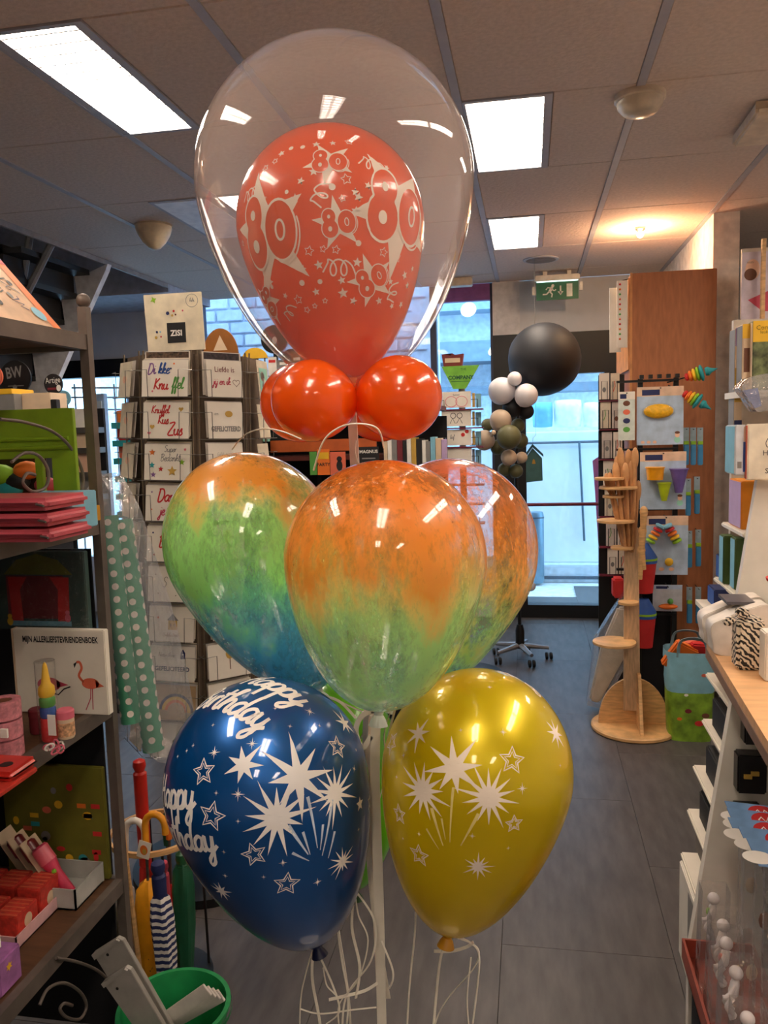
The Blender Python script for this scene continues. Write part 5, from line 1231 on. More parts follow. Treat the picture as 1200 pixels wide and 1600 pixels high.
# rack with white cards and green trapezoid sign before the window
y2 = 4.8; sc = y2 / FPX
xa, xb = at(688, 640, y2).x, at(752, 640, y2).x
t = T('card_rack', 'narrow card rack with green COMPANY sign in front of the window', 'rack', ((xa + xb) / 2, y2 + .1, 0))
m = MB(); m.tube([((xa + xb) / 2, y2 + .1, .05), ((xa + xb) / 2, y2 + .1, at(720, 590, y2).z)], .02, 10); m.build('column', m_steel, t, smooth=True)
m = MB(); m.lathe([(.22, 0), (.22, .03), (.03, .06)], ((xa + xb) / 2, y2 + .1, 0), (0, 0, 1), 32); m.build('base', m_black, t, smooth=True)
tops = [612, 641, 671, 700]
for i, py in enumerate(tops + [730, 760, 790]):
    zb = at(720, py + 26, y2).z
    bx('pocket', (xa - .01, y2 - .012, zb - .012), (xb + .01, y2 + .08, zb - .004), M('pocket_maroon', (110, 30, 50), .4), t)
    for sx_ in (xa + .015, xb - .03): 
        m = MB(); m.tube([(sx_ - .03, y2 - .012, zb + .05), (sx_ + .01, y2 - .012, zb + .05), (sx_ + .01, y2 - .012, zb)], .0022, 5); m.build('wire', m_black, t)
g = MB(); g.prism([at(690, 573, y2), at(749, 570, y2), at(728, 607, y2), at(708, 608, y2)], (0, .008, 0)); g.build('header_board', M('sign_green', (120, 190, 60), .5), t)
face(t, L_, text2('COMPANY', 8 * sc, .3 * sc), C['dgreen'], at(720, 588, y2).x, y2, at(720, 590, y2).z)
face(t, L_, text2('THE', 5 * sc), C['dgreen'], at(724, 577, y2).x, y2, at(724, 577, y2).z)
face(t, 'line_print', rect2(30 * sc, .8 * sc), C['dgreen'], at(720, 596, y2).x, y2, at(720, 596, y2).z)
rings = join2([stroke2(ell2(9 * sc, 8 * sc, -8 * sc, 0), .8 * sc, True), stroke2(ell2(9 * sc, 8 * sc, 8 * sc, 0), .8 * sc, True)])
ppl = join2([stroke2(ell2(4 * sc, 4 * sc, -5 * sc, 4 * sc), .9 * sc, True), stroke2(ell2(4 * sc, 4 * sc, 5 * sc, 4 * sc), .9 * sc, True), stroke2([(-10 * sc, -8 * sc), (-6 * sc, 0), (-2 * sc, -8 * sc)], .9 * sc), stroke2([(0, -8 * sc), (5 * sc, 0), (9 * sc, -8 * sc)], .9 * sc)])
arts = [([('ring_print', rings, C['pink'], 0, -.12), (L_, text2('beste meisje' if False else 'Samen', 4 * sc), C['black'], 0, .3)], 'white card with two pink rings at the top of the narrow rack'),
        ([('people_print', ppl, C['black'], 0, 0)], 'white card with two outlined figures on the narrow rack'),
        ([('flower_print', join2([fill2(ell2(3 * sc, 3 * sc, 10 * sc, 4 * sc)), fill2(ell2(3 * sc, 3 * sc, 16 * sc, 9 * sc))]), C['red'], 0, 0), (L_, script2('lief', 3 * sc, .2), C['grey'], -.15, 0)], 'white card with two red flowers on the narrow rack'),
        ([], 'plain cream card lowest in view on the narrow rack')]
for (art, lab), py in zip(arts, tops): card_plain(lab, 690, py, 736 + (py - 612) / 60, py + 25, y2, m_paper, art, group='white cards on the narrow rack')
for i, py in enumerate(tops): card_plain('ochre card edge right of the white cards, %s of four' % ['topmost', 'second', 'third', 'lowest'][i], 738, py + 2, 742, py + 24, y2 + .02, C['gold' if i < 3 else 'grey'], group='ochre cards on the narrow rack')
for i, py in enumerate(tops): card_plain('glossy blue card at the right side of the narrow rack, %s of four' % ['topmost', 'second', 'third', 'lowest'][i], 743, py + 3, 752, py + 24, y2 + .05, C['lblue'], group='blue cards on the narrow rack')
for i in range(8):
    px = 650 + (i % 4) * 9; py = 664 + (i // 4) * 36
    card_plain('%s card packet in the row left of the narrow rack, %s row' % (['teal', 'lilac', 'blue', 'white', 'grey', 'navy', 'pale', 'purple'][i], ['upper', 'lower'][i // 4]), px, py, px + 8, py + 32, 4.6, C[['teal', 'lilac', 'blue', 'white', 'grey', 'navy', 'lblue', 'purple'][i]], group='card packets left of the narrow rack', depth=.01)
xa, xb = at(646, 700, 4.62).x, at(690, 700, 4.62).x
t = T('wall_rack', 'low dark rack holding card packets behind the collar balloon', 'rack', ((xa + xb) / 2, 4.7, 0)); bx('back', (xa, 4.66, 0), (xb, 4.68, at(660, 660, 4.6).z), m_dark, t)
for py in (696, 733): bx('ledge', (xa, 4.58, at(660, py, 4.6).z - .012), (xb, 4.66, at(660, py, 4.6).z), m_steel, t)
p = at(708, 572, y2 + .05)
t = T('basket', 'dark red scalloped basket standing on the green sign', 'basket', (p.x, p.y, at(708, 573, y2).z))
a, b, c, d = prect(690, 553, 724, 573, y2 + .02)
m = MB(); m.prism([(a + .012, y2 + .02, c), (b - .012, y2 + .02, c), (b, y2 + .02, d), ((a * 2 + b) / 3, y2 + .02, d - .01), ((a + b) / 2, y2 + .02, d + .004), ((a + b * 2) / 3, y2 + .02, d - .01), (a, y2 + .02, d)], (0, .07, 0)); m.build('body', M('basket_red', (120, 40, 36), .6), t)
face(t, 'label_print', rect2((b - a) * .7, (d - c) * .35), C['beige'], (a + b) / 2, y2 + .02, (c + d) / 2)

# ------------------------------------------------------------------ balloon column before the door
YC = 5.2; sc = YC / FPX
def small_balloon(label, px, py, r, y, mat, name='round_balloon', group='matt balloons of the balloon column', dirx=0.3):
    c = at(px, py, y); R = r * y / FPX; t = T(name, label, 'balloon', c, group); ax = Vector((dirx, -.6, .5)).normalized()
    m = MB(); m.lathe(teardrop(R, R, R * 1.12, .5, .004, 16), c, ax, 36); m.build('skin', mat, t, smooth=True)
    m = MB(); m.lathe([(.008, .004), (.006, -.006), (.010, -.016)], c - ax * R * 1.12, ax, 8); m.build('knot', mat, t)
mb_b = latex('black_latex', (22, 24, 30), .0, .6, 0); mb_w = latex('white_latex', (228, 224, 226), .15, .5, 0); mb_s = latex('sand_latex', (206, 184, 158), .15, .5, 0); mb_o = latex('olive_latex', (100, 100, 66), .1, .5, 0)
o = Vector((at(812, 960, 5.3).x, 5.3, .1))
t = T('balloon_column', 'thin pole on a wheeled grey star base carrying the matt balloons', 'stand', (o.x, o.y, 0))
m = MB(); m.tube([o, (at(806, 740, YC).x, YC + .1, at(806, 740, YC).z), (at(812, 600, YC).x, YC + .1, at(812, 560, YC).z)], .012, 8); m.build('pole', m_black, t)
m = MB(); m.lathe([(.03, -.02), (.03, .1), (.02, .14)], o, (0, 0, 1), 20); m.build('hub', m_black, t, smooth=True)
for q in range(5):
    a = .1 + q * 2 * math.pi / 5; e = o + Vector((.19 * math.cos(a), .19 * math.sin(a), -.02))
    m = MB(); m.tube([o, e], .018, 8, scale=[1.2, .7]); m.build('foot', M('chair_grey', (150, 150, 152), .4, metal=.5), t, smooth=True)
    for s_ in (-.014, .014):
        m = MB(); m.lathe([(.022, -.008), (.025, -.004), (.025, .004), (.022, .008)], (e.x + s_, e.y, .0255), (1, .2, 0), 14); m.build('caster', m_black, t, smooth=True)
for (px, py, r, dy, mt, lab) in (
    (850, 562, 55, .0, mb_b, 'very large matt black balloon in front of the exit door'), (784, 611, 21, -.15, mb_w, 'larger white balloon left under the big black balloon'), (822, 618, 18, -.2, mb_w, 'white balloon right under the big black balloon'), (804, 592, 11, -.2, mb_w, 'smallest white balloon on top of the cluster'),
    (800, 638, 15, -.1, mb_b, 'small black balloon under the white pair'), (822, 643, 12, -.08, mb_b, 'smallest black balloon right under the white pair'),
    (782, 657, 17, -.2, mb_s, 'upper sand coloured balloon of the column'), (757, 688, 16, -.15, mb_s, 'sand coloured balloon furthest left on the column'), (795, 683, 19, -.27, mb_o, 'largest olive balloon in the middle of the column'), (762, 664, 10, -.02, mb_o, 'olive balloon half hidden behind the upper sand balloon'), (809, 665, 11, -.02, mb_o, 'olive balloon upper right of the column'),
    (813, 689, 12, -.03, mb_o, 'olive balloon behind the largest olive one'), (778, 699, 12, -.08, mb_o, 'olive balloon lower left under the largest olive one'), (795, 715, 12.5, -.2, mb_s, 'lower sand coloured balloon of the column'), (815, 715, 9, -.14, mb_s, 'small sand balloon beside the birdhouse'), (788, 734, 10.5, -.1, mb_o, 'lowest olive balloon left'), (806, 736, 11, -.12, mb_o, 'lowest olive balloon right'),
    (771, 676, 4, -.3, mb_s, 'tiny sand balloon beside the largest olive one'), (829, 916, 8, .1, mb_w, 'small pale balloon low at the door edge')):
    small_balloon(lab, px, py, r, YC + dy, mt)
# birdhouse hanging at the door
yb = 5.6
t = T('birdhouse', 'teal flat birdhouse hanging in front of the door glass', 'birdhouse', at(833, 752, yb))
m = MB(); m.prism([at(822, 754, yb), at(848, 751, yb), at(847, 716, yb), at(832, 700, yb), at(822, 715, yb)], (0, .06, 0)); m.build('body', M('bird_teal', (70, 116, 116), .6), t)
m = MB(); m.prism([at(819, 718, yb - .01), at(832, 699, yb - .01), at(849, 714, yb - .01), at(849, 710, yb - .01), at(832, 694, yb - .01), at(818, 713, yb - .01)], (0, .08, 0)); m.build('roof', M('bird_teal2', (56, 98, 104), .6), t)
face(t, 'hole', fill2([(-.012, -.012), (.012, -.012), (.008, .012), (0, .022), (-.008, .012)]), C['gold'], at(834, 722, yb).x, yb, at(834, 722, yb).z)
m = MB(); m.tube([at(832, 695, yb + .03), at(833, 684, yb + .03), at(837, 680, yb + .03), Vector((at(836, 520, yb + .03).x, yb + .03, ZC))], .0012, 6); m.build('hook', m_steel, t)
# ------------------------------------------------------------------ ceiling and wall devices
p = atz(240, 352, ZC)
t = T('ceiling_siren', 'cream cone shaped device on the ceiling at the left', 'siren', p)
m = MB(); pz = ZC; pc = Vector((p.x, p.y, pz)); m.lathe([(.095, 0), (.095, -.02), (.085, -.05), (.06, -.09), (.03, -.12), (.012, -.128)], pc, (0, 0, 1), 36); m.build('shell', M('siren_cream', (222, 204, 172), .4), t, smooth=True)
m = MB(); m.lathe([(.1, 0), (.1, -.008)], pc, (0, 0, 1), 36); m.build('rim', M('siren_rim', (190, 172, 144), .5), t)
p = atz(1000, 148, ZC); pc = Vector((p.x, p.y, ZC))
t = T('smoke_detector', 'round cream smoke detector on the right of the ceiling', 'detector', pc)
m = MB(); m.lathe([(.085, 0), (.085, -.018), (.08, -.022)], pc, (0, 0, 1), 36); m.build('base_plate', M('detector_cream', (220, 206, 184), .4), t, smooth=True)
m = MB(); m.lathe([(.078, -.022), (.075, -.04), (.055, -.062), (.02, -.07)], pc, (0, 0, 1), 36); m.build('dome', M('detector_dome', (206, 194, 172), .25), t, smooth=True)
p = atz(1196, 155, ZC); t = T('ceiling_unit', 'cream box shaped unit on the ceiling cut by the right edge', 'device', (p.x, p.y, ZC))
bx('body', (p.x - .03, p.y - .0, ZC - .05), (p.x + .3, p.y + .35, ZC), M('detector_cream', (220, 206, 184), .4), t, .01); bx('end_cap', (p.x - .032, p.y - .004, ZC - .03), (p.x + .3, p.y, ZC - .006), M('siren_rim', (190, 172, 144), .5), t)
p = atz(845, 405, ZC); t = T('ceiling_speaker', 'flat round speaker grille in the ceiling near the exit sign', 'speaker', (p.x, p.y, ZC))
m = MB(); m.lathe([(.12, 0), (.12, -.006), (.11, -.008)], (p.x, p.y, ZC), (0, 0, 1), 36); m.build('ring', m_run, t); m = MB(); m.lathe([(.1, -.008), (.1, -.009)], (p.x, p.y, ZC), (0, 0, 1), 36); m.build('grille', M('grille', (130, 122, 116), .7), t)
# warm spot lamp
p = Vector((.64, 4.97, ZC)); t = T('spot_lamp', 'small warm spot lamp glowing on the ceiling above the brown cabinet', 'lamp', p)
m = MB(); m.lathe([(.03, 0), (.03, -.012), (.02, -.02)], p, (0, 0, 1), 20); m.build('socket', m_steel, t, smooth=True)
m = MB(); m.sphere(p - Vector((0, 0, .04)), .02, 16); m.build('bulb', emit('warm_bulb', (1, .62, .3), 14.0), t, smooth=True)
ld = bpy.data.lights.new('spot_glow', 'POINT'); ld.energy = 9.0; ld.color = (1, .66, .36); ld.shadow_soft_size = .03
lo = bpy.data.objects.new('spot_light', ld); link(lo, t); lo.location = (0, 0, -.09)
# white box behind the bubble near the window
p = atz(718, 437, ZC); tag(bx('ceiling_box', (p.x - .12, p.y - .1, ZC - .06), (p.x + .1, p.y, ZC), M('detector_cream', (220, 206, 184), .4), None, .006), 'flat cream box on the ceiling behind the right edge of the bubble', 'device')
# exit sign
ye_ = 6.15
x0, x1, z0, z1 = prect(838, 440, 904, 468, ye_)
t = T('exit_sign', 'green emergency exit sign with running figure, arrow and door', 'sign', ((x0 + x1) / 2, ye_, z0))
bx('housing', (x0 - .01, ye_ - .01, z1 + .008), (x1 + .01, ye_ + .07, z1 + .05), M('exit_housing', (232, 228, 220), .4), t, .006)
bx('hanger', (x0 + .05, ye_ + .02, z1 + .05), (x0 + .08, ye_ + .05, ZC), M('exit_housing', (232, 228, 220), .4), t); bx('hanger', (x1 - .08, ye_ + .02, z1 + .05), (x1 - .05, ye_ + .05, ZC), M('exit_housing', (232, 228, 220), .4), t)
bx('tube', (x0 + .005, ye_ - .004, z1 + .0), (x1 - .005, ye_ + .05, z1 + .008), emit('exit_glow', (.75, 1, .95), 1.6), t)
bx('panel', (x0, ye_, z0), (x1, ye_ + .012, z1), M('exit_green', (16, 104, 74), .4), t)
u = (x1 - x0) / 66; xc = (x0 + x1) / 2; zc = (z0 + z1) / 2
man = join2([fill2(ell2(2.4 * u, 2.4 * u, 6 * u, 8 * u, 14)), stroke2([(5 * u, 6 * u), (1 * u, -1 * u)], 4.4 * u), stroke2([(5 * u, 4 * u), (-2 * u, 5.5 * u), (-5 * u, 2 * u)], 1.8 * u), stroke2([(4 * u, 3 * u), (8 * u, 0), (11 * u, 2 * u)], 1.8 * u), stroke2([(1 * u, -1 * u), (5 * u, -5 * u), (4 * u, -10 * u)], 2.2 * u), stroke2([(0, -1 * u), (-4 * u, -5 * u), (-10 * u, -5 * u)], 2.2 * u)])
mw = M('exit_white', (226, 232, 226), .5)
face(t, 'running_figure', man, mw, xc - 13 * u, ye_, zc)
face(t, 'arrow', join2([rect2(2.4 * u, 12 * u), fill2([(-4.5 * u, -3 * u), (4.5 * u, -3 * u), (0, -9 * u)])]), mw, xc + 5 * u, ye_, zc + 1.5 * u)
face(t, 'door_symbol', rect2(9 * u, 20 * u), mw, xc + 19 * u, ye_, zc)
bx('bracket', (x0 - .03, ye_ + .0, z0 + .04), (x0 - .006, ye_ + .03, z0 + .1), M('exit_housing', (232, 228, 220), .4), t); bx('bracket', (x1 + .006, ye_ + .0, z0 + .06), (x1 + .03, ye_ + .03, z0 + .12), M('exit_housing', (232, 228, 220), .4), t)

# ------------------------------------------------------------------ right side: wall, pillar, cabinet
struct(bx('wall_pillar', (.995, 4.75, 0), (1.13, YB, ZC), M('pillar_white', (240, 230, 220), .7)))
t = T('tall_cabinet', 'tall brown wooden cabinet against the white pillar', 'cabinet', (.77, 5.0, 0))
bx('body', (.545, 4.6, 0), (.985, 5.25, 2.36), m_woodd, t, .003)
bx('edge_strip', (.541, 4.598, 0), (.553, 4.61, 2.362), M('strip_wood', (206, 140, 84), .5), t)
bx('side_panel', (.535, 4.62, 1.85), (.545, 5.24, 2.34), M('strip_wood2', (216, 150, 90), .5), t)
x0, x1, z0, z1 = prect(961, 442, 985, 545, 4.7)
t = T('hang_pack', 'white card of small red and orange beads hanging on the cabinet side', 'packet', (.52, 4.7, z0))
bx('card', (.475, 4.62, z0), (.53, 4.635, z1), m_paper, t); bx('card', (.44, 4.66, z0 - .02), (.5, 4.675, z1 - .03), m_paper, t)
for q in range(12):
    m = MB(); m.sphere((.49, 4.617, z1 - .02 - q * (z1 - z0 - .04) / 12), .006, 10); m.build('bead', C[['red', 'orange', 'green', 'salmon'][q % 4]], t, smooth=True)
m = MB(); m.tube([(.5, 4.63, z1), (.545, 4.63, z1 + .01)], .003, 6); m.build('hook', m_black, t)

# spinner of white cards left of the cabinet
y3 = 4.72; xa = at(936, 700, y3).x
t = T('card_rack', 'narrow rack of white portrait cards beside the exit door', 'rack', (.46, y3 + .06, 0))
bx('back', (xa, y3 + .04, .02), (.53, y3 + .05, at(955, 585, y3).z), m_black, t)
bx('foot', (xa, y3 - .03, 0), (.53, y3 + .12, .02), m_black, t)
tops = [583, 628, 675, 720, 765, 812, 856]
for i, py in enumerate(tops):
    zb = at(955, py + 42, y3).z
    bx('pocket', (xa, y3 - .012, zb - .008), (.53, y3 + .04, zb - .002), M('pocket_maroon', (110, 30, 50), .4), t)
    for j, (a, b) in enumerate(((936 + i * 2.2, 952 + i * 2.2), (954 + i * 2.2, 968 + i * 2.2))):
        x0, x1, z0, z1 = prect(a, py, b, py + 41, y3)
        c_ = T('greeting_card', 'portrait card in the %s row, %s column of the rack by the door' % (['top', 'second', 'third', 'fourth', 'fifth', 'sixth', 'lowest'][i], ['left', 'right'][j]), 'card', ((x0 + x1) / 2, y3, z0), 'portrait cards by the exit door')
        bx('sheet', (x0, y3, z0), (x1, y3 + .004, z1), PAPERS[['white', 'cream', 'grey'][(i + j) % 3]], c_)
        face(c_, 'motif_print', stroke2([(-.01, -.03), (0, .0), (-.004, .03)], .004) if (i + j) % 2 else fill2(ell2(.01, .014, 0, -.02, 12)), C[['grey', 'salmon', 'green', 'brown'][(i * 2 + j) % 4]], (x0 + x1) / 2, y3, (z0 + z1) / 2)
        m = MB(); m.tube([(x0 + .012, y3 - .008, z0), (x0 + .012, y3 - .008, z0 + .1), (x1 - .012, y3 - .008, z0 + .1), (x1 - .012, y3 - .008, z0)], .0018, 5); m.build('wire', m_black, t)

# peg stand with blister packs
y4 = 4.40
t = T('peg_stand', 'black wire stand with hanging blister packs before the cabinet', 'rack', (.68, y4 + .1, 0))
xa, xb = at(992, 800, y4).x, at(1085, 800, y4).x
for xx in (xa + .02, xb - .1): bx('upright', (xx, y4 + .05, 0), (xx + .025, y4 + .075, at(1030, 590, y4).z), m_black, t)
for py in (592, 700, 795, 890, 960): bx('crossbar', (xa - .09, y4 + .03, at(1030, py, y4).z - .012), (xb - .08, y4 + .05, at(1030, py, y4).z), m_black, t)
bx('foot', (xa, y4 - .04, 0), (xb, y4 + .17, .03), m_black, t); bx('back', (xa + .02, y4 + .08, .05), (xb - .1, y4 + .085, at(1030, 850, y4).z), m_dark, t)
for py, px in ((592, 1030),): 
    for k in range(5): bx('price_clip', (at(1000 + k * 14, py, y4).x, y4 + .0, at(1000, py, y4).z), (at(1006 + k * 14, py, y4).x, y4 + .03, at(1000, py, y4).z + .02), m_black, t)
def blister(label, x0, y0, x1, y1, y, head, body):
    a, b, c, d = prect(x0, y0, x1, y1, y); t_ = T('blister_pack', label, 'packet', ((a + b) / 2, y, c), 'blister packs on the peg stand')
    bx('card', (a, y, c), (b, y + .003, d), body, t_)
    hh = (d - c) * .16
    face(t_, 'header_print', rect2(b - a, hh), head, (a + b) / 2, y, d - hh / 2)
    face(t_, 'logo_print', rect2((b - a) * .38, hh * .6), C['navy'], a + (b - a) * .3, y, d - hh * .6, .0014)
    m = MB(); m.tube([((a + b) / 2, y - .02, d - .008), ((a + b) / 2, y4 + .05, d - .004)], .003, 6); m.build('peg', m_black, t_)
    return t_, a, b, c, d
m_bb = M('blister_blue', (176, 196, 218), .5); m_bh = M('blister_head', (224, 190, 160), .5)
t, a, b, c, d = blister('blister pack with an oval yellow teether, top of the peg stand', 995, 604, 1068, 695, y4 - .02, m_bh, m_bb)
m = MB(); m.sphere((a + (b - a) * .46, y4 - .03, c + (d - c) * .58), .075, 24, (1, .28, .5)); m.build('teether', M('teether_yellow', (236, 180, 30), .35, bump=.6, scale=60), t, smooth=True)
m = MB(); m.sphere((a + (b - a) * .46, y4 - .026, c + (d - c) * .58), .083, 24, (1, .25, .52)); m.build('bubble', clear_film('blister_clear', (255, 255, 255), .03, 1.0, .05), t, smooth=True)
def baby(t_, x, z, s=1.0, yy=None):
    face(t_, 'child_print', fill2(ell2(.012 * s, .014 * s, 0, .02 * s, 14)), C['skin'], x, yy, z); face(t_, 'child_print', fill2(ell2(.013 * s, .007 * s, 0, .032 * s, 12)), C['brown'], x, yy, z, .0012); face(t_, 'child_print', fill2(ell2(.016 * s, .016 * s, 0, -.006 * s, 12)), C['mint'], x, yy, z, .0006)
baby(t, b - .03, c + .03, 1, y4 - .02)
for q in range(3): face(t, 'detail_print', fill2(ell2(.01, .008, 0, 0, 10)), C['skin'], a + .03 + q * .03, y4 - .02, c + .015)
t, a, b, c, d = blister('blister pack with purple and lime bath cups, middle of the peg stand', 1000, 706, 1072, 796, y4 - .02, m_bh, m_bb)
def cup(t_, x, z, r0, r1, h, mt, y):
    m = MB(); m.lathe([(r0, 0), (r1, h), (r1 * 1.08, h), (r1 * 1.08, h + .006), (r1 * .9, h + .006)], (x, y, z), (0, 0, 1), 20); m.build('cup', mt, t_, smooth=True)
cup(t, a + .19, c + .09, .018, .045, .12, M('cup_purple', (110, 90, 160), .35), y4 - .05); cup(t, a + .07, c + .16, .04, .046, .06, M('cup_orange', (236, 160, 20), .35), y4 - .06); cup(t, a + .115, c + .05, .014, .034, .09, M('cup_lime', (176, 196, 30), .35), y4 - .065)
baby(t, b - .03, c + .04, 1, y4 - .02)
t, a, b, c, d = blister('blister pack with rainbow caterpillar rattle rings, lower peg stand', 1006, 806, 1075, 898, y4 - .02, m_bh, m_bb)
for s_ in (-1, 1):
    for q, k in enumerate(('lblue', 'red', 'orange', 'yellow', 'lime')):
        m = MB(); xx = (a + b) / 2 - .015 + s_ * (.018 + .012 * q); zz_ = d - .05 - q * .02
        m.lathe([(.012, -.009), (.024, -.006), (.026, 0), (.024, .006), (.012, .009)], (xx, y4 - .05, zz_), (s_ * .55, 0, -1), 18); m.build('ring', C[k], t, smooth=True)
m = MB(); m.sphere(((a + b) / 2 + .015, y4 - .03, c + .07), .022, 14, (1, .4, 1)); m.build('disc', C['yellow'], t, smooth=True)
for q in range(3): face(t, 'detail_print', fill2(ell2(.014, .01, 0, 0, 10)), C['skin'], a + .04 + q * .05, y4 - .02, c + .03)
t, a, b, c, d = blister('small blister pack with an orange bath toy near the stand foot', 1020, 914, 1066, 955, y4 - .02, m_bb, M('blister_pale', (190, 196, 204), .5))
m = MB(); m.sphere(((a + b) / 2, y4 - .04, c + .03), .05, 16, (1, .4, .3)); m.build('toy', C['orange'], t, smooth=True); m = MB(); m.sphere(((a + b) / 2 + .01, y4 - .05, c + .06), .016, 12); m.build('toy_figure', C['green'], t, smooth=True)
t, a, b, c, d = blister('narrow pale card of small print left of the yellow teether pack', 966, 612, 992, 688, y4 - .06, m_paper, M('blister_mint', (206, 216, 206), .5))
for q, k in enumerate(('brown', 'salmon', 'navy', 'green')): face(t, 'detail_print', fill2(ell2(.018, .014, 0, 0, 12)), C[k], (a + b) / 2, y4 - .06, d - .06 - q * .045)
# spoons in blue packs hanging at the right of the stand
for i, (px, py) in enumerate(((1073, 668), (1084, 668), (1095, 668), (1076, 748), (1090, 745), (1078, 830), (1092, 828), (1078, 918), (1092, 918))):
    x = at(px, py, 4.5).x; z1_ = at(px, py, 4.5).z; h = .2
    t = T('spoon_pack', 'blue and lime spoon pack right of the peg stand, %s' % ['top row first', 'top row second', 'top row third', 'second row left', 'second row right', 'third row left', 'third row right', 'lowest row left', 'lowest row right'][i], 'packet', (x, 4.5, z1_ - h), 'spoon packs beside the peg stand')
    bx('handle', (x - .014, 4.5, z1_ - h), (x + .014, 4.512, z1_ - h * .45), M('spoon_blue', (60, 140, 190), .4), t, .004); bx('band', (x - .012, 4.5, z1_ - h * .45), (x + .012, 4.512, z1_ - h * .36), C['lime'], t)
    bx('card', (x - .015, 4.514, z1_ - h * .5), (x + .015, 4.516, z1_), M('spoon_card', (150, 170, 180), .5), t); m = MB(); m.tube([(x, 4.49, z1_ - .01), (x, 4.6, z1_ - .005)], .002, 5); m.build('peg', m_black, t)
# rattles with teal tops sticking out on the upper right of the stand
for (px, py, dx, dz, lab) in ((1078, 590, 1, .25, 'upper rainbow rattle with teal star top on the peg stand'), (1076, 614, .8, -.55, 'lower rainbow rattle with teal star top on the peg stand')):
    p = at(px - 8, py, 4.38); ax = Vector((dx, -.2, dz)).normalized(); t = T('rattle', lab, 'toy', p, 'rainbow rattles on the peg stand')
    for q, (k, r) in enumerate((('red', .02), ('orange', .028), ('yellow', .033), ('lime', .036), ('teal', .042))):
        m = MB(); m.lathe([(r * .6, 0), (r, .006), (r, .014), (r * .6, .02)], p + ax * (.018 * q), ax, 18); m.build('ring', C[k], t, smooth=True)
    m = MB(); m.lathe([(.02, 0), (.024, .015), (.012, .03), (.002, .06)], p + ax * .1, ax, 12); m.build('top', C['teal'], t, smooth=True)
    m = MB(); m.tube([p, p - ax * .08 + Vector((0, .05, 0))], .003, 6); m.build('peg', m_black, t)
# buckets with pots stacked between tree and stand
for (px, py, k, lab, r) in ((1004, 925, 'red', 'red toy bucket with blue rim hanging behind the wooden tree', .07), (1006, 1010, 'red', 'lower red toy bucket behind the wooden tree', .06)):
    p = at(px, py, 4.35); t = T('toy_bucket', lab, 'bucket', p, 'toy buckets behind the wooden tree')
    m = MB(); m.lathe([(r * .75, 0), (r, .16)], p, (0, 0, 1), 24); m.build('body', C[k], t, smooth=True); m = MB(); m.lathe([(r * 1.05, .16), (r * 1.05, .19), (r * .4, .26)], p, (0, 0, 1), 24); m.build('lid', C['blue'], t, smooth=True)
    m = MB(); m.lathe([(r * 1.07, .175), (r * 1.07, .186)], p, (0, 0, 1), 24); m.build('rim', C['lime'], t); m = MB(); m.tube([p + Vector((0, 0, .25)), p + Vector((0, .05, .3))], .003, 6); m.build('peg', m_black, t)
tag(pbox('toy_basket', 958, 905, 976, 935, 4.4, .1, C['red'], None, .01), 'red toy scoop seen left of the wooden tree trunk', 'toy')

# wooden tree display with spoons
m_spoon = M('spoon_wood', (198, 146, 96), .5, var=.1)
yt = 4.1; c0 = atz(990, 1138, 0); 
t = T('wooden_tree', 'wooden tree shaped display with round shelves and spoons', 'display stand', (c0.x, c0.y, 0)); yt = c0.y
m = MB(); m.lathe([(.205, 0), (.212, .006), (.212, .018), (.205, .024)], (c0.x, c0.y, 0), (0, 0, 1), 48); m.build('base', m_wood, t, smooth=True)
def halfdisc(w, h, n=20): return [(w * math.cos(math.pi * i / n), h * math.sin(math.pi * i / n)) for i in range(n + 1)]
m = MB(); m.prism([(c0.x + a, c0.y, .024 + b) for a, b in halfdisc(.175, .24)], (0, .018, 0)); m.build('foot_panel', m_wood, t)
m = MB(); m.prism([(c0.x + .012, c0.y - .17, .024), (c0.x + .012, c0.y + .18, .024), (c0.x + .012, c0.y + .06, .3), (c0.x + .012, c0.y - .06, .3)], (.016, 0, 0)); m.build('foot_panel', m_wood, t)
zt = at(985, 840, yt).z
m = MB(); m.prism([(c0.x - .052, yt - .02, .1), (c0.x + .03, yt - .02, .1), (c0.x + .018, yt - .02, zt + .05), (c0.x - .05, yt - .02, zt + .05)], (0, .018, 0)); m.build('trunk', M('trunk_wood', (206, 172, 134), .5, var=.1, stretch=(6, 6, 1)), t)
for (px, py, r) in ((960, 1004, .105), (982, 942, .05), (972, 856, .055), (962, 814, .09), (958, 776, .05), (966, 762, .09), (952, 748, .07)):
    p = at(px, py, yt - .06); m = MB(); m.lathe([(r, -.005), (r * 1.02, 0), (r, .007)], p, (0, 0, 1), 28); o = m.build('round_shelf', m_wood, t, smooth=True)
rs = random.Random(4)
for i in range(10):
    px0 = 948 + i * 5.4 + rs.uniform(-2, 2); py0 = 690 + rs.uniform(0, 36) + (46 if i in (0, 1, 9) else 0); px1 = 974 + i * 1.9
    p1 = at(px0, py0, yt - .05 - .01 * (i % 3)); p0 = at(px1, 858 + rs.uniform(-12, 8), yt - .04 - .012 * (i % 3))
    s_ = T('wooden_spoon', 'wooden spoon, %s from the left in the tree display' % ['first', 'second', 'third', 'fourth', 'fifth', 'sixth', 'seventh', 'eighth', 'ninth', 'tenth'][i], 'spoon', p0, 'wooden spoons in the tree display')
    ax = (p1 - p0); ln = ax.length; ax.normalize()
    m = MB(); m.tube([p0, p0 + ax * ln * .85], .009, 8); m.build('handle', m_spoon, s_, smooth=True)
    m = MB(); m.sphere((0, 0, 0), .5, 14); sd = ax.cross(Vector((0, 1, 0))).normalized(); nn = ax.cross(sd)
    m.v = [p0 + ax * (ln * .86 + v.z * .11) + sd * v.x * .036 + nn * v.y * .018 for v in m.v]; m.build('bowl', m_spoon, s_, smooth=True)
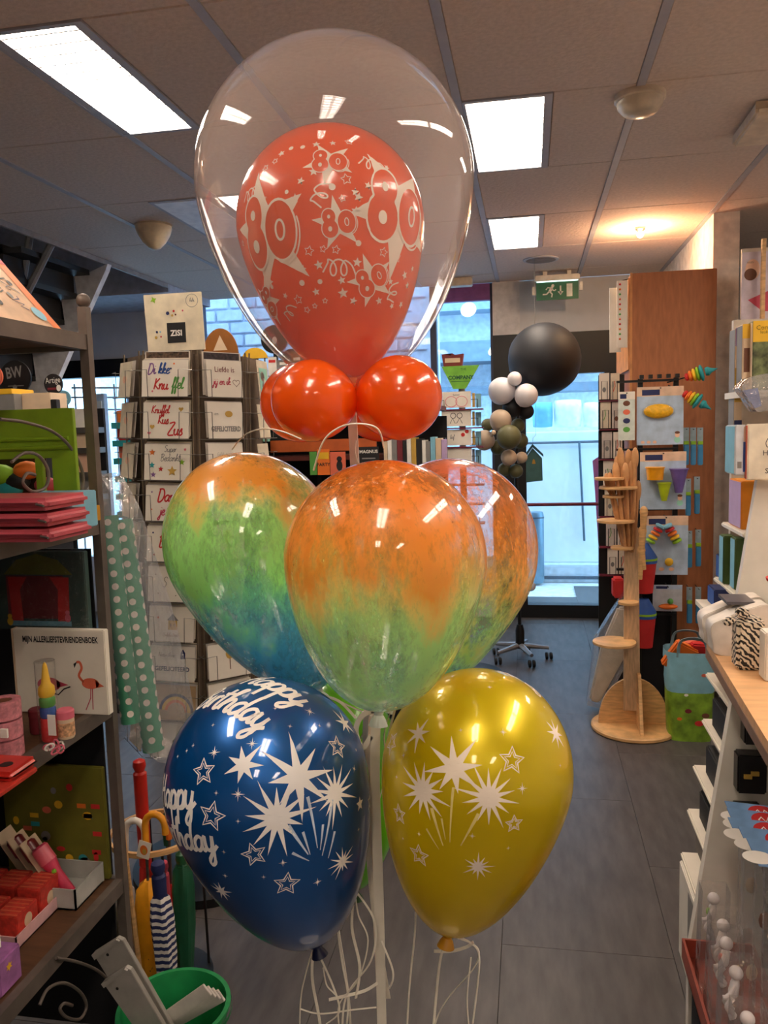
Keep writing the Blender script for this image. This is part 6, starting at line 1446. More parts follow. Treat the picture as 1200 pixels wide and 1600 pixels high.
for i, (px, py, ex, ey) in enumerate(((1004, 830, 1000, 905), (1006, 800, 1004, 850), (1002, 860, 1006, 890))):
    p0, p1 = at(px, py, yt - .09), at(ex, ey, yt - .09); s_ = T('wooden_spoon', 'wooden spoon leaning low at the right of the tree, %s' % ['longest', 'upper', 'shortest'][i], 'spoon', p1, 'wooden spoons in the tree display')
    m = MB(); m.tube([p0, p1], .014, 10, scale=[1.3, .8]); m.build('handle', m_wood, s_, smooth=True); m = MB(); m.sphere(p0, .02, 12, (1, .6, 1.5)); m.build('bowl', m_wood, s_, smooth=True)
# plastic bag leaning behind the tree
yb = 4.35; pts = [(921, 1095), (936, 1100), (975, 1030), (985, 950), (966, 950), (940, 1010)]
m = MB(); F_ = [at(x, y, yb) for x, y in pts]; m.prism(F_, (0, .05, 0)); tag(m.build('flat_parcel', M('parcel_cream', (200, 186, 164), .6), None, bevel=.01), 'flat cream parcel leaning at the left behind the tree display', 'parcel')
pts = [(917, 1102), (940, 1108), (984, 1030), (992, 925), (974, 930), (930, 1000)]
m = MB(); m.prism([at(x, y, yb - .01) for x, y in pts], (0, .08, 0)); tag(m.build('plastic_bag', clear_film('plastic_bag2', (226, 228, 232), .16, 1.3, .12, wrinkle=.7, wscale=18), None), 'clear plastic bag around the flat parcel behind the tree', 'bag')
# shopping bag with animal print on the floor
p = atz(1082, 1162, 0); p.z = 0
t = T('shopping_bag', 'blue and green printed shopping bag on the floor by the counter', 'bag', p)
sc = p.y / FPX; zt = at(1080, 1022, p.y).z; w = .118; dd = .09
V = []; nz = 8
def brow(z, f): 
    out = []
    for i in range(24):
        a = 2 * math.pi * i / 24; cx_, sy_ = math.cos(a), math.sin(a); k = (abs(cx_) ** 4 + abs(sy_) ** 4) ** -.25
        out.append(Vector((p.x + w * f * cx_ * k, p.y + dd * f * sy_ * k + .1, z)))
    return out
def bagpart(name, z0, z1, mat, n=4):
    m = MB(); rows_ = []
    for j in range(n + 1):
        z = z0 + (z1 - z0) * j / n; rows_.append(brow(z, .86 + .16 * (z / zt) + .02 * math.sin(z * 50)))
    vs = [v for r in rows_ for v in r]; fs = [(j * 24 + i, j * 24 + (i + 1) % 24, (j + 1) * 24 + (i + 1) % 24, (j + 1) * 24 + i) for j in range(n) for i in range(24)]
    m.add(vs, fs); return m.build(name, mat, t, smooth=True)
bagpart('lower_skirt', 0, zt * .55, M('bag_green', (130, 170, 50), .45, var=.25, scale=14)); bagpart('upper_skirt', zt * .55, zt, M('bag_sky', (140, 196, 214), .4, var=.06))
m = MB(); m.add(brow(.004, .86), [tuple(range(24))]); m.build('bottom', C['green'], t)
for (dx, zz_, k, r) in ((-.02, .16, 'maroon', .016), (.03, .1, 'red', .02), (.06, .14, 'brown', .018), (-.06, .12, 'orange', .012), (.05, .34, 'salmon', .012), (-.03, .24, 'white', .01)):
    face(t, 'animal_print', fill2(ell2(r, r * .7, 0, 0, 14)), C[k], p.x + dx, p.y - dd * 1.02 + .1, zz_, .003)
for s_ in (-1, 1):
    q = cr([Vector((p.x - .07, p.y + .1 + s_ * dd, zt - .02)), Vector((p.x - .05, p.y + .1 + s_ * dd * .9, zt + .06)), Vector((p.x + .05, p.y + .1 + s_ * dd * .9, zt + .06)), Vector((p.x + .07, p.y + .1 + s_ * dd, zt - .02))], 6)
    m = MB(); m.sweep(q, [(-.012, -.001), (.012, -.001), (.012, .001), (-.012, .001)]); m.build('strap', M('bag_sky2', (120, 150, 160), .5), t)
for i, (dx, dy, k, lab) in enumerate(((-.04, .06, 'orange', 'orange packet sticking out of the printed shopping bag'), (.05, .1, 'red', 'red orange packet on top in the printed shopping bag'), (.0, .14, 'salmon', 'salmon packet at the back of the printed shopping bag'))):
    m = MB(); m.box((-.06, -.02, -.1), (.06, .02, .05)); R_ = Euler((.3, .5 - i * .4, .2)).to_matrix(); m.v = [R_ @ v + Vector((p.x + dx, p.y + .02 + dy * .6, zt - .01)) for v in m.v]
    tag(m.build('packet', C[k], None, bevel=.008), lab, 'packet', 'packets in the printed shopping bag')

# ------------------------------------------------------------------ counter on the right and its stepped shelf unit
t = T('counter', 'light wood counter top on white panels at the right edge', 'counter', (.8, 1.6, 0))
m = MB(); m.prism([(.480, 2.31, .93), (.435, 1.45, .93), (1.6, 1.40, .93), (1.6, 2.31, .93)], (0, 0, .022)); m.build('top', M('counter_wood', (222, 172, 122), .4, var=.06, scale=10, stretch=(1, 6, 1)), t)
m = MB(); m.prism([(.478, 2.312, .905), (.433, 1.448, .905), (1.6, 1.398, .905), (1.6, 2.312, .905)], (0, 0, .025)); m.build('edge_band', M('counter_edge', (136, 108, 90), .5), t)
PA = [at(1150, 1062, 2.0), at(1076, 1490, 2.0)]
m = MB(); m.prism([PA[0], PA[1], Vector((PA[1].x, 2.0, 0)), Vector((1.6, 2.0, 0)), Vector((1.6, 2.0, .9)), Vector((PA[0].x, 2.0, .904))], (0, .03, 0)); m.build('end_panel', m_white, t)
bx('carcass', (.62, 2.03, 0), (1.6, 2.3, .9), m_white, t)
m_tab = M('tab_white', (238, 230, 214), .35, var=.02)
for i, (px, py, n) in enumerate(((1102, 1050, 5), (1096, 1122, 4), (1082, 1194, 3), (1073, 1262, 2), (1063, 1330, 1))):
    pf_ = at(px, py, 2.36); pn_ = at(px + 18, py + 70, 2.03); z = pf_.z
    xr = PA[0].x + (PA[1].x - PA[0].x) * (PA[0].z - z) / (PA[0].z - PA[1].z) + .03
    m = MB(); m.box((pf_.x, 2.03, z - .014), (xr + .1, 2.36, z)); m.build('ledge', m_tab, t, bevel=.004)
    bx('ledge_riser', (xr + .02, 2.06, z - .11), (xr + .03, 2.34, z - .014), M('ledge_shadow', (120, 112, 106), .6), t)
# goods on the ledges
for i, (px, py) in enumerate(((1110, 1090), (1100, 1165), (1090, 1235))):
    q = at(px, py, 2.3); z = (at((1096, 1082, 1073)[i], (1122, 1194, 1262)[i], 2.36)).z
    tag(bx('dark_packet', (q.x + .005, 2.1, z + .001), (q.x + .05, 2.3, z + .085), C['black'], None, .004), 'dark packet on the %s white ledge under the counter' % ['second', 'third', 'fourth'][i], 'packet', 'dark packets on the white ledges')
# tall cards in the lowest holder
q0 = at(1064, 1335, 2.34); zl = at(1063, 1330, 2.36).z
t2 = T('card_holder', 'white box of upright cards under the lowest white ledge', 'card box', (q0.x + .03, 2.2, 0))
bx('body', (q0.x - .004, 2.035, .0), (q0.x + .07, 2.34, zl - .016), m_white, t2, .003)
bx('side_print', (q0.x - .006, 2.05, .1), (q0.x - .004, 2.2, zl - .03), C['grey'], t2); bx('colour_strip', (q0.x + .0, 2.033, .16), (q0.x + .012, 2.035, zl - .03), C['gold'], t2); bx('colour_strip', (q0.x - .002, 2.033, .06), (q0.x + .01, 2.035, .16), C['blue'], t2)
# black gadgets on the end panel
for i, (x0, y0, x1, y1, lab) in enumerate(((1163, 1118, 1212, 1164, 'black gadget box with round lens on the white counter panel, upper'), (1152, 1180, 1198, 1240, 'black gadget box with small gold parts on the white counter panel'), (1148, 1262, 1192, 1280, 'flat black gadget box on the white counter panel, lower'))):
    a, b, c, d = prect(x0, y0, x1, y1, 1.96); t2 = T('gadget_box', lab, 'box', ((a + b) / 2, 1.98, c), 'black gadget boxes on the counter panel')
    bx('body', (a, 1.955, c), (b, 1.999, d), M('gadget_black', (22, 20, 20), .35), t2, .004)
    if i == 0: m = MB(); m.lathe([(.016, 0), (.018, .006), (.012, .01)], ((a + b) / 2, 1.955, (c + d) / 2), (0, -1, 0), 20); m.build('lens', C['grey'], t2, smooth=True)
    if i == 1:
        for q in (-1, 1): bx('gold_part', ((a + b) / 2 - .012 + q * .008, 1.95, (c + d) / 2 - .004 + q * .004), ((a + b) / 2 + .006 + q * .008, 1.955, (c + d) / 2 + .006 + q * .004), C['gold'], t2)
# things on the counter
zc = .953
t2 = T('card_terminal', 'grey white curved terminal cradle at the far counter end', 'terminal', (.60, 2.22, zc))
for i, (x0, y0, x1, y1, y) in enumerate(((1098, 938, 1195, 1000, 2.26), (1112, 950, 1206, 1004, 2.16))):
    a, b, c, d = prect(x0, y0, x1, y1, y); c = zc
    pts = [(a + .02, y, c), (b, y, c), (b, y, d), (a + (b - a) * .6, y, d - .003), (a + .03, y, d - .03), (a, y, d - .05), (a + .004, y, c + .03)]
    m = MB(); m.prism([(q.x, q.y, q.z) for q in cr([Vector(v) for v in pts], 4, True)], (0, .07, 0)); m.build('shell', M('terminal_grey', (214, 206, 196), .4), t2, bevel=.006, seg=2, smooth=True)
a, b, c, d = prect(1136, 944, 1180, 952, 2.2); m = MB(); m.box((a, 2.2, d - .002), (b, 2.3, d + .006)); m.build('screen', M('terminal_dark', (84, 80, 84), .3), t2)
m_zeb = None
def zebra():
    m = bpy.data.materials.new('zebra_print'); m.use_nodes = True; nt = m.node_tree; N = nt.nodes; L = nt.links
    tc = N.new('ShaderNodeTexCoord'); wv = N.new('ShaderNodeTexWave'); wv.bands_direction = 'DIAGONAL'; wv.inputs['Scale'].default_value = 38; wv.inputs['Distortion'].default_value = 7; wv.inputs['Detail Scale'].default_value = 1.2
    rp = N.new('ShaderNodeValToRGB'); rp.color_ramp.interpolation = 'CONSTANT'; rp.color_ramp.elements[0].color = lin((30, 28, 28)); rp.color_ramp.elements[1].color = lin((226, 212, 190)); rp.color_ramp.elements[1].position = .45
    L.new(tc.outputs['Object'], wv.inputs['Vector']); L.new(wv.outputs['Fac'], rp.inputs[0]); L.new(rp.outputs[0], N['Principled BSDF'].inputs['Base Color']); return m
mz = zebra()
a, b, c, d = prect(1152, 968, 1196, 1012, 2.03)
t2 = T('zebra_figure', 'black and white striped zebra shaped holder on the counter', 'ornament', ((a + b) / 2, 2.05, zc))
m = MB(); m.box((a, 2.03, zc), (b, 2.09, d)); m.build('body', mz, t2, bevel=.008, seg=3, smooth=True)
m = MB(); m.box((-.016, -.014, -.012), (.016, .014, .012)); R_ = Euler((0, .35, 0)).to_matrix(); q = at(1160, 958, 2.04); m.v = [R_ @ v + q for v in m.v]; m.build('head', mz, t2, bevel=.006, seg=2)
m = MB(); m.box((-.018, -.012, -.008), (.01, .012, .01)); R_ = Euler((0, -.45, 0)).to_matrix(); q = at(1142, 970, 2.04); m.v = [R_ @ v + q for v in m.v]; m.build('muzzle', mz, t2, bevel=.005, seg=2)
m = MB(); m.tube([at(1165, 966, 2.05), at(1172, 985, 2.05)], .012, 8); m.build('neck', mz, t2, smooth=True)
tag(bx('white_block', (at(1190, 1000, 1.98).x, 1.95, zc), (at(1230, 1000, 1.98).x, 2.0, at(1195, 984, 1.98).z), m_white, None, .003), 'small white block cut by the right edge on the counter', 'block')
t2 = T('price_sheet', 'red paper with white label lying on the counter', 'paper', (.6, 2.08, zc)); q = [atz(1114, 1003, zc + .001), atz(1195, 998, zc + .001), atz(1200, 1010, zc + .001), atz(1120, 1014, zc + .001)]
m = MB(); m.prism(q, (0, 0, .001)); m.build('sheet', C['salmon'], t2); q = [atz(1128, 1006, zc + .002), atz(1152, 1006, zc + .002), atz(1155, 1011, zc + .002), atz(1131, 1012, zc + .002)]; m = MB(); m.prism(q, (0, 0, .001)); m.build('label_print', C['white'], t2)
tb = at(1195, 916, 2.15); t2 = T('fruit_bowl', 'small red and green bowl at the right edge behind the terminal', 'bowl', (tb.x + .03, 2.33, zc))
m = MB(); m.lathe([(.012, 0), (.014, tb.z - zc - .03), (.05, tb.z - zc)], (tb.x + .075, 2.22 + .0, zc), (0, 0, 1), 20); m.build('bowl', C['green'], t2, smooth=True); m = MB(); m.lathe([(.051, tb.z - zc), (.053, tb.z - zc + .008)], (tb.x + .075, 2.22, zc), (0, 0, 1), 20); m.build('rim', C['red'], t2)

# upper white stepped display behind the counter
y5 = 2.62
t = T('stepped_display', 'white slanted display panel with small ledges behind the counter', 'display stand', (.85, y5 + .1, 0))
m = MB(); m.prism([at(1192, 700, y5), at(1150, 945, y5), Vector((at(1150, 945, y5).x - .02, y5, 0)), Vector((1.6, y5, 0)), Vector((1.6, y5, at(1192, 700, y5).z))], (0, .03, 0)); m.build('end_panel', m_white, t)
led = [(1130, 812, 1176, 832), (1118, 896, 1165, 924)]
for (px, py, qx, qy) in led:
    a_ = at(px, py, 3.0); b_2 = at(qx, qy, y5 + .03); m = MB(); m.box((a_.x - .02, y5 + .03, a_.z - .016), (b_2.x + .06, 2.94, a_.z)); m.build('ledge', m_tab, t, bevel=.004)
zl1, zl2 = at(1130, 812, 3.0).z, at(1118, 896, 3.0).z
def shelf_box(label, x0, y0, x1, y1, y, depth, mat, side, z=None, name='product_box', group=None):
    a, b, c, d = prect(x0, y0, x1, y1, y)
    if z is not None: c = z
    t_ = T(name, label, 'box', ((a + b) / 2, y + depth / 2, c), group); bx('body', (a, y, c), (b, y + depth, d), mat, t_, .003)
    bx('side_print', (a - .001, y + .004, c + .004), (a, y + depth - .004, d - .004), side, t_); return t_, a, b, c, d
shelf_box('orange box on the upper white ledge at the right', 1158, 752, 1186, 826, 2.72, .16, M('box_orange', (226, 140, 20), .5), C['lilac'], zl1 + .001)
shelf_box('dark green box, right one of the pair on the second ledge', 1148, 842, 1170, 915, 2.7, .06, M('box_green', (70, 96, 46), .45), C['lblue'], zl2 + .001)
shelf_box('dark green box with glossy edge, left one on the second ledge', 1130, 838, 1149, 910, 2.8, .06, M('box_green', (70, 96, 46), .45), C['lblue'], zl2 + .001)
shelf_box('small navy box left of the green boxes', 1124, 868, 1131, 898, 2.9, .05, C['navy'], C['blue'], zl2 + .001)
b1 = shelf_box('navy box under the second ledge, left', 1116, 922, 1142, 950, 2.75, .1, C['navy'], C['blue'])
b2 = shelf_box('navy box under the second ledge, right', 1144, 926, 1162, 950, 2.72, .1, C['navy'], C['blue'])
bx('ledge', (b1[1] - .03, 2.7, b1[3] - .02), (b2[2] + .1, 2.9, b1[3] - .004), m_tab, t)
# things hung higher up on the right
YR = 2.56
t, a, b, c, d = shelf_box('large cream sign with black script letter at the right edge', 1168, 662, 1230, 750, YR, .03, M('sign_cream', (232, 222, 200), .5), C['salmon'], name='cream_sign')
face(t, L_, script2('G', .014, .14), C['black'], at(1199, 690, YR).x, YR, at(1199, 694, YR).z); face(t, L_, text2('H', .022), C['black'], at(1196, 706, YR).x, YR, at(1196, 708, YR).z)
face(t, L_, text2('S', .022), C['black'], at(1198, 728, YR).x, YR, at(1198, 736, YR).z)
t, a, b, c, d = shelf_box('pale blue packet with white print left of the cream sign', 1148, 664, 1166, 742, YR + .02, .12, M('packet_pale', (206, 212, 218), .5), C['lblue'])
face(t, 'strip_print', rect2(.008, (d - c) * .6), C['blue'], b - .005, YR + .02, c + (d - c) * .36); face(t, 'strip_print', rect2(.006, (d - c) * .3), C['beige'], b - .004, YR + .02, c + (d - c) * .82); face(t, 'code_print', rect2(.012, .02), C['grey'], a + .014, YR + .02, c + .03)
t, a, b, c, d = shelf_box('yellow topped box with green picture at the right edge', 1176, 500, 1240, 610, 2.75, .08, M('picture_green', (104, 112, 70), .6, var=.35, scale=40), C['beige'])
face(t, 'top_print', rect2(b - a, (d - c) * .3), C['yellow'], (a + b) / 2, 2.75, d - (d - c) * .15); face(t, L_, text2('Combi', .02), C['black'], at(1196, 510, 2.75).x, 2.75, at(1190, 512, 2.75).z); face(t, L_, text2('leuk', .014), C['black'], at(1194, 519, 2.75).x, 2.75, at(1190, 519, 2.75).z)
t, a, b, c, d = shelf_box('narrow yellow and beige box beside the picture box', 1160, 506, 1176, 600, 2.78, .08, C['beige'], C['grey'])
face(t, 'top_print', rect2(b - a, (d - c) * .24), C['yellow'], (a + b) / 2, 2.78, d - (d - c) * .12); face(t, 'picture_print', rect2((b - a) * .7, (d - c) * .4), C['brown'], (a + b) / 2, 2.78, c + (d - c) * .4)
t, a, b, c, d = shelf_box('grey lilac box at the left of the yellow boxes', 1148, 512, 1160, 690, 2.85, .08, C['beige'], C['grey'])
face(t, 'top_print', rect2(b - a, (d - c) * .16), C['lilac'], (a + b) / 2, 2.85, d - (d - c) * .08); face(t, 'picture_print', rect2(b - a, (d - c) * .3), C['gold'], (a + b) / 2, 2.85, c + (d - c) * .5); face(t, 'picture_print', rect2(b - a, (d - c) * .14), C['navy'], (a + b) / 2, 2.85, c + (d - c) * .12)
t = T('wall_shelf', 'white bracket board carrying the boxes at the right edge', 'shelf', (1.1, 3.0, 1.2)); bx('board', (at(1146, 600, 2.95).x, 2.96, 0), (1.7, 2.985, at(1180, 498, 2.95).z), M('backboard', (206, 192, 176), .6), t)
zsh = [at(1190, 614, 2.75).z, at(1155, 694, 2.85).z]
bx('ledge', (at(1158, 612, 2.74).x, 2.73, zsh[0] - .012), (1.6, 2.96, at(1190, 610, 2.75).z), m_white, t); bx('ledge', (at(1146, 694, 2.85).x, 2.83, zsh[1] - .012), (at(1176, 694, 2.85).x, 2.96, at(1155, 690, 2.85).z), m_white, t)
# rolled clear packet
p0 = at(1152, 622, 2.6); t = T('clear_packet', 'clear wrapped packet with blue inside curving at the right edge', 'packet', p0)
arc = [at(x, y, 2.6) for x, y in ((1157, 606), (1168, 592), (1184, 586), (1204, 583), (1224, 584))]; low_ = [at(x, y, 2.6) for x, y in ((1224, 640), (1204, 640), (1186, 644), (1178, 636), (1168, 620))]
m = MB(); m.prism(cr(arc, 3) + cr(low_, 3), (0, .09, 0)); m.build('film', clear_film('packet_film', (200, 196, 190), .35, 2.2, .1, wrinkle=.6), t)
m = MB(); m.prism([at(1162, 610, 2.62), at(1184, 606, 2.62), at(1190, 634, 2.62), at(1180, 638, 2.62)], (0, .05, 0)); m.build('filling', M('filling_blue', (110, 130, 190), .5), t)
# poster behind the pillar
y6 = 4.4
t = T('poster', 'poster of a child in pink above the yellow boxes', 'poster', (1.3, y6, 1.9)); a, b, c, d = prect(1159, 392, 1240, 505, y6)
bx('sheet', (a, y6, c), (b, y6 + .01, d), M('poster_lilac', (206, 192, 202), .5), t)
face(t, 'head_print', fill2(ell2(.035, .05, 0, 0, 20)), C['skin'], a + .05, y6, c + .27); face(t, 'head_print', fill2(ell2(.03, .03, 0, 0, 20)), C['brown'], a + .04, y6, c + .245, .0012)
face(t, 'dress_print', fill2([(0, 0), (.12, .05), (.25, .03), (.2, -.06), (.07, -.06)]), C['rose'], a + .03, y6, c + .12); face(t, L_, text2('mini', .02), C['black'], a + .04, y6, d - .05)
t2 = T('poster_board', 'beige board carrying the poster beside the pillar', 'panel', (1.4, y6 + .03, 0)); bx('board', (a - .0, y6 + .012, 0), (b + .2, y6 + .03, d + .02), M('backboard', (206, 192, 176), .6), t2); bx('edge_post', (at(1190, 450, y6 - .06).x, y6 - .06, 0), (at(1196, 450, y6 - .06).x, y6 - .035, d + .05), m_wood, t2)

# red tray with clear bags of white figures
zt = .30
L0, L1 = atz(1066, 1468, zt), atz(1112, 1604, zt)
x0, x1 = L0.x, L0.x + .16; yF, yN = L0.y + .0, 1.30
t = T('red_tray', 'red brown tray of bagged figures at the lower right', 'tray', ((x0 + x1) / 2, (yF + yN) / 2, 0))
m = MB(); hh = .05; m.box((x0, yN, zt - hh), (x0 + .006, yF, zt)).box((x1, yN, zt - hh), (x1 + .006, yF, zt)).box((x0, yF, zt - hh), (x1, yF + .006, zt)).box((x0, yN, zt - hh), (x1, yN + .006, zt)).box((x0, yN, zt - hh), (x1, yF, zt - hh + .004)); m.build('walls', M('tray_red', (150, 62, 44), .45), t)
bx('plinth', (x0 + .02, yN + .02, 0), (x1 - .01, yF - .02, zt - hh), m_dark, t)
m_fig = M('figure_white', (226, 216, 214), .45); m_cb = clear_film('figure_bag', (230, 226, 220), .06, 1.3, .1, wrinkle=.5)
for i, (px, py, k) in enumerate(((1115, 1404, 'lime'), (1130, 1446, 'beige'), (1135, 1474, 'salmon'), (1150, 1520, 'beige'), (1168, 1592, 'beige'))):
    y = 1.83 - i * .085 + (.02 if i == 2 else 0); h_ = at(px, py, y); r = .0135
    base = Vector((h_.x, y, zt - hh + .006))
    t2 = T('toy_figure', ['white baby figure furthest back in the red tray', 'second white baby figure in the red tray', 'third white baby figure with a red patch in the red tray', 'fourth white baby figure with outstretched arm in the red tray', 'nearest white baby figure cut by the lower picture edge'][i], 'figurine', base, 'white baby figures in the red tray')
    m = MB(); m.sphere(h_, r, 16); m.build('head', m_fig, t2, smooth=True)
    tr_ = h_ + Vector((-.006, 0, -.05)); m = MB(); m.tube(cr([h_ + Vector((0, 0, -.01)), h_ + Vector((-.002, 0, -.026)), tr_], 5), .009, 10, scale=[.5, .6, .8, .9, 1, 1, 1.05, 1.1, 1.1, 1.0, .8]); m.build('torso', m_fig, t2, smooth=True)
    m = MB(); m.tube(cr([h_ + Vector((-.004, -.006, -.022)), h_ + Vector((-.016, -.014, -.04)), h_ + Vector((-.028, -.016, -.043))], 4), .0042, 8); m.build('arm', m_fig, t2, smooth=True)
    m = MB(); m.tube(cr([h_ + Vector((0, .006, -.022)), h_ + Vector((.006, .012, -.04)), h_ + Vector((-.004, .014, -.05))], 4), .0042, 8); m.build('arm', m_fig, t2, smooth=True)
    for s_ in (-1, 1): m = MB(); m.tube(cr([tr_ + Vector((0, s_ * .006, 0)), tr_ + Vector((-.012, s_ * .009, -.018)), tr_ + Vector((.002, s_ * .009, -.034)), tr_ + Vector((-.008, s_ * .009, -.04))], 4), .0055, 8); m.build('leg', m_fig, t2, smooth=True)
    if k in ('lime', 'salmon'): m = MB(); m.sphere(h_ + Vector((-.012, -.004, -.03)), .007, 10, (.7, .7, 1.4)); m.build('patch', C[k], t2, smooth=True)
    m = MB(); w_ = .035; zb, ztp = base.z, h_.z + .03; pts_ = [(h_.x - w_, zb), (h_.x + w_ * .8, zb), (h_.x + w_ * .9, ztp), (h_.x - w_ * .8, ztp)]
    vs = []
    for (xx, zz_) in pts_: vs += [Vector((xx, y - .022, zz_)), Vector((xx, y + .022, zz_))]
    m.add(vs, [(0, 2, 4, 6), (1, 7, 5, 3), (0, 1, 3, 2), (2, 3, 5, 4), (4, 5, 7, 6), (6, 7, 1, 0)]); tag(m.build('plastic_bag', m_cb, None), ['clear bag around the rearmost baby figure in the tray', 'clear bag around the second baby figure in the tray', 'clear bag around the third baby figure in the tray', 'clear bag around the fourth baby figure in the tray', 'clear bag around the nearest baby figure in the tray'][i], 'bag', 'clear bags in the red tray')
# hanging clear bags with printed header cards
for i, (px, py) in enumerate(((1118, 1280), (1121, 1292), (1122, 1308), (1138, 1324), (1150, 1344))):
    y = 1.80 - i * .07; q = at(px, py, y); xr = q.x + .3
    t2 = T('header_bag', 'clear hanging bag with blue, red and white header card, %s from the back' % ['first', 'second', 'third', 'fourth', 'fifth'][i], 'packet', (q.x + .1, y, q.z - .3), 'clear bags with header cards at the lower right')
    dz = .006
    m = MB(); m.prism([(q.x + .035, y - .02, q.z + .004), (xr, y - .02, q.z + .004 - .02), (xr, y + .03, q.z + .03 - .02), (q.x + .025, y + .03, q.z + .03)], (0, 0, -.002)); m.build('header_card', M('header_blue', (120, 160, 206), .45), t2)
    def hp(pts2, mt, e): 
        u_ = Vector((1, 0, -.02)).normalized(); v_ = Vector((-.01, .05, .026)).normalized(); m_ = MB(); o_ = Vector((q.x + .03, y - .02, q.z + .004)); nn_ = u_.cross(v_)
        m_.add([o_ + u_ * a_ + v_ * b_ + nn_ * e for a_, b_ in pts2[0]], pts2[1]); m_.build('header_print', mt, t2)
    hp(fill2(ell2(.028, .014, .01, .016, 20)), C['white'], .001); hp(fill2(ell2(.03, .02, .075, .03, 20)), C['red'], .0012); hp(fill2(ell2(.03, .01, .085, .01, 20)), C['lime'], .001); hp(xf2(stroke2([(-.016, 0), (-.008, .008), (-.002, -.004), (.006, .008), (.014, -.002)], .003), 1, .0, .075, .03), C['white'], .0016); hp(fill2(ell2(.025, .016, .15, .03, 20)), C['white'], .0012)
    bx('film', (q.x + .05, y - .006, q.z - .34), (xr, y + .006, q.z), m_cb, t2)
    rs = random.Random(i)
    for k in range(5): m = MB(); m.sphere((q.x + .07 + .04 * k, y, q.z - .1 - rs.uniform(0, .2)), .012, 8, (1, .3, 1.6)); m.build('content', C[rs.choice(['beige', 'salmon', 'grey', 'white', 'brown'])], t2, smooth=True)
t = T('hang_rail', 'steel rail under the counter carrying the header bags', 'rail', (.75, 1.7, 0)); m = MB(); m.tube([(.72, 1.42, .56), (.72, 1.999, .60)], .006, 8); m.build('bar', m_steel, t); bx('foot', (.70, 1.40, 0), (.74, 1.44, .565), m_dark, t)

# ------------------------------------------------------------------ umbrellas, bucket and brackets at the lower left
YU = 1.97
def umbrella(label, tx, ty, bxp, byp, y, mat, hookmat, r=.022, band=None, hook=True, canopy_py=None, tilt=0):
    """furled umbrella: pole foot on the floor, furled canopy, hook handle"""
    top = at(tx, ty, y); bot = at(bxp, byp, y); ax = (top - bot).normalized()
    f0 = bot + ax * ((.012 - bot.z) / ax.z); ln = (top - f0).length
    t = T('umbrella', label, 'umbrella', f0, 'umbrellas in the stand')
    cl = ((at(tx, canopy_py, y) - f0).length if canopy_py else ln * .7)
    m = MB(); k = 20; vs = []; prof = [(.25, .03), (.7, .12), (.95, .5), (1, .8), (.8, .95), (.3, 1.0)]
    e1 = ax.orthogonal().normalized(); e2 = ax.cross(e1)
    for (rr, h) in prof:
        for j in range(k):
            a = 2 * math.pi * j / k; q = r * rr * (1 + .16 * math.cos(5 * a + 3 * h)); vs.append(f0 + ax * (h * cl) + (e1 * math.cos(a) + e2 * math.sin(a)) * q)
    fs = [(i * k + j, i * k + (j + 1) % k, (i + 1) * k + (j + 1) % k, (i + 1) * k + j) for i in range(len(prof) - 1) for j in range(k)]
    m.add(vs, fs + [tuple(range(k - 1, -1, -1)), tuple((len(prof) - 1) * k + j for j in range(k))]); m.build('canopy', mat, t, smooth=True)
    m = MB(); m.tube([f0 - ax * .01, f0 + ax * (ln - .03)], .004, 8); m.build('shaft', m_steel, t, smooth=True)
    if hook:
        hr = .029; base = f0 + ax * (ln - .045); sd = Vector((1, 0, 0)); sd = (sd - ax * sd.dot(ax)).normalized()
        P = [base - ax * .05, base] + [base + sd * hr - sd * hr * math.cos(a) + ax * (hr * 1.2 * math.sin(a) + .02) for a in [i * math.pi / 8 for i in range(9)]] + [base + sd * 2 * hr + ax * .0]
        m = MB(); m.tube(P, .0095, 10); m.build('handle', hookmat, t, smooth=True)
    else:
        m = MB(); m.lathe([(.018, cl - .01), (.019, ln - .042), (.013, ln - .036), (.019, ln - .02), (.017, ln - .006), (.007, ln)], f0, ax, 18); m.build('handle', hookmat, t, smooth=True)
    return t, f0, ax, cl
def stripes(name, c1, c2, sc):
    m = bpy.data.materials.new(name); m.use_nodes = True; nt = m.node_tree; N = nt.nodes; L = nt.links
    tc = N.new('ShaderNodeTexCoord'); wv = N.new('ShaderNodeTexWave'); wv.bands_direction = 'Z'; wv.inputs['Scale'].default_value = sc; wv.inputs['Distortion'].default_value = .6
    rp = N.new('ShaderNodeValToRGB'); rp.color_ramp.interpolation = 'CONSTANT'; rp.color_ramp.elements[0].color = lin(c1); rp.color_ramp.elements[1].color = lin(c2); rp.color_ramp.elements[1].position = .5
    L.new(tc.outputs['Object'], wv.inputs['Vector']); L.new(wv.outputs['Fac'], rp.inputs[0]); L.new(rp.outputs[0], N['Principled BSDF'].inputs['Base Color']); N['Principled BSDF'].inputs['Roughness'].default_value = .7
    return m
t, f0, ax, cl = umbrella('yellow child umbrella with black face lines and white tag', 226, 1276, 240, 1545, YU - .05, M('umb_yellow', (236, 160, 20), .6), M('umb_handle_yellow', (226, 150, 30), .35), .036, canopy_py=1375)
q = at(225, 1328, YU - .09); m = MB(); m.box((-.018, 0, -.024), (.018, .001, .024)); R_ = Euler((0, .25, 0)).to_matrix(); m.v = [R_ @ v + q for v in m.v]; m.build('price_tag', m_paper, t)
flat('tag_print', fill2(ell2(.011, .014, 0, 0, 16)), C['orange'], t, q, (1, 0, 0), (0, 0, 1), .0014, True); flat('tag_print', fill2(ell2(.006, .008, .002, -.004, 12)), C['gold'], t, q, (1, 0, 0), (0, 0, 1), .002, True)
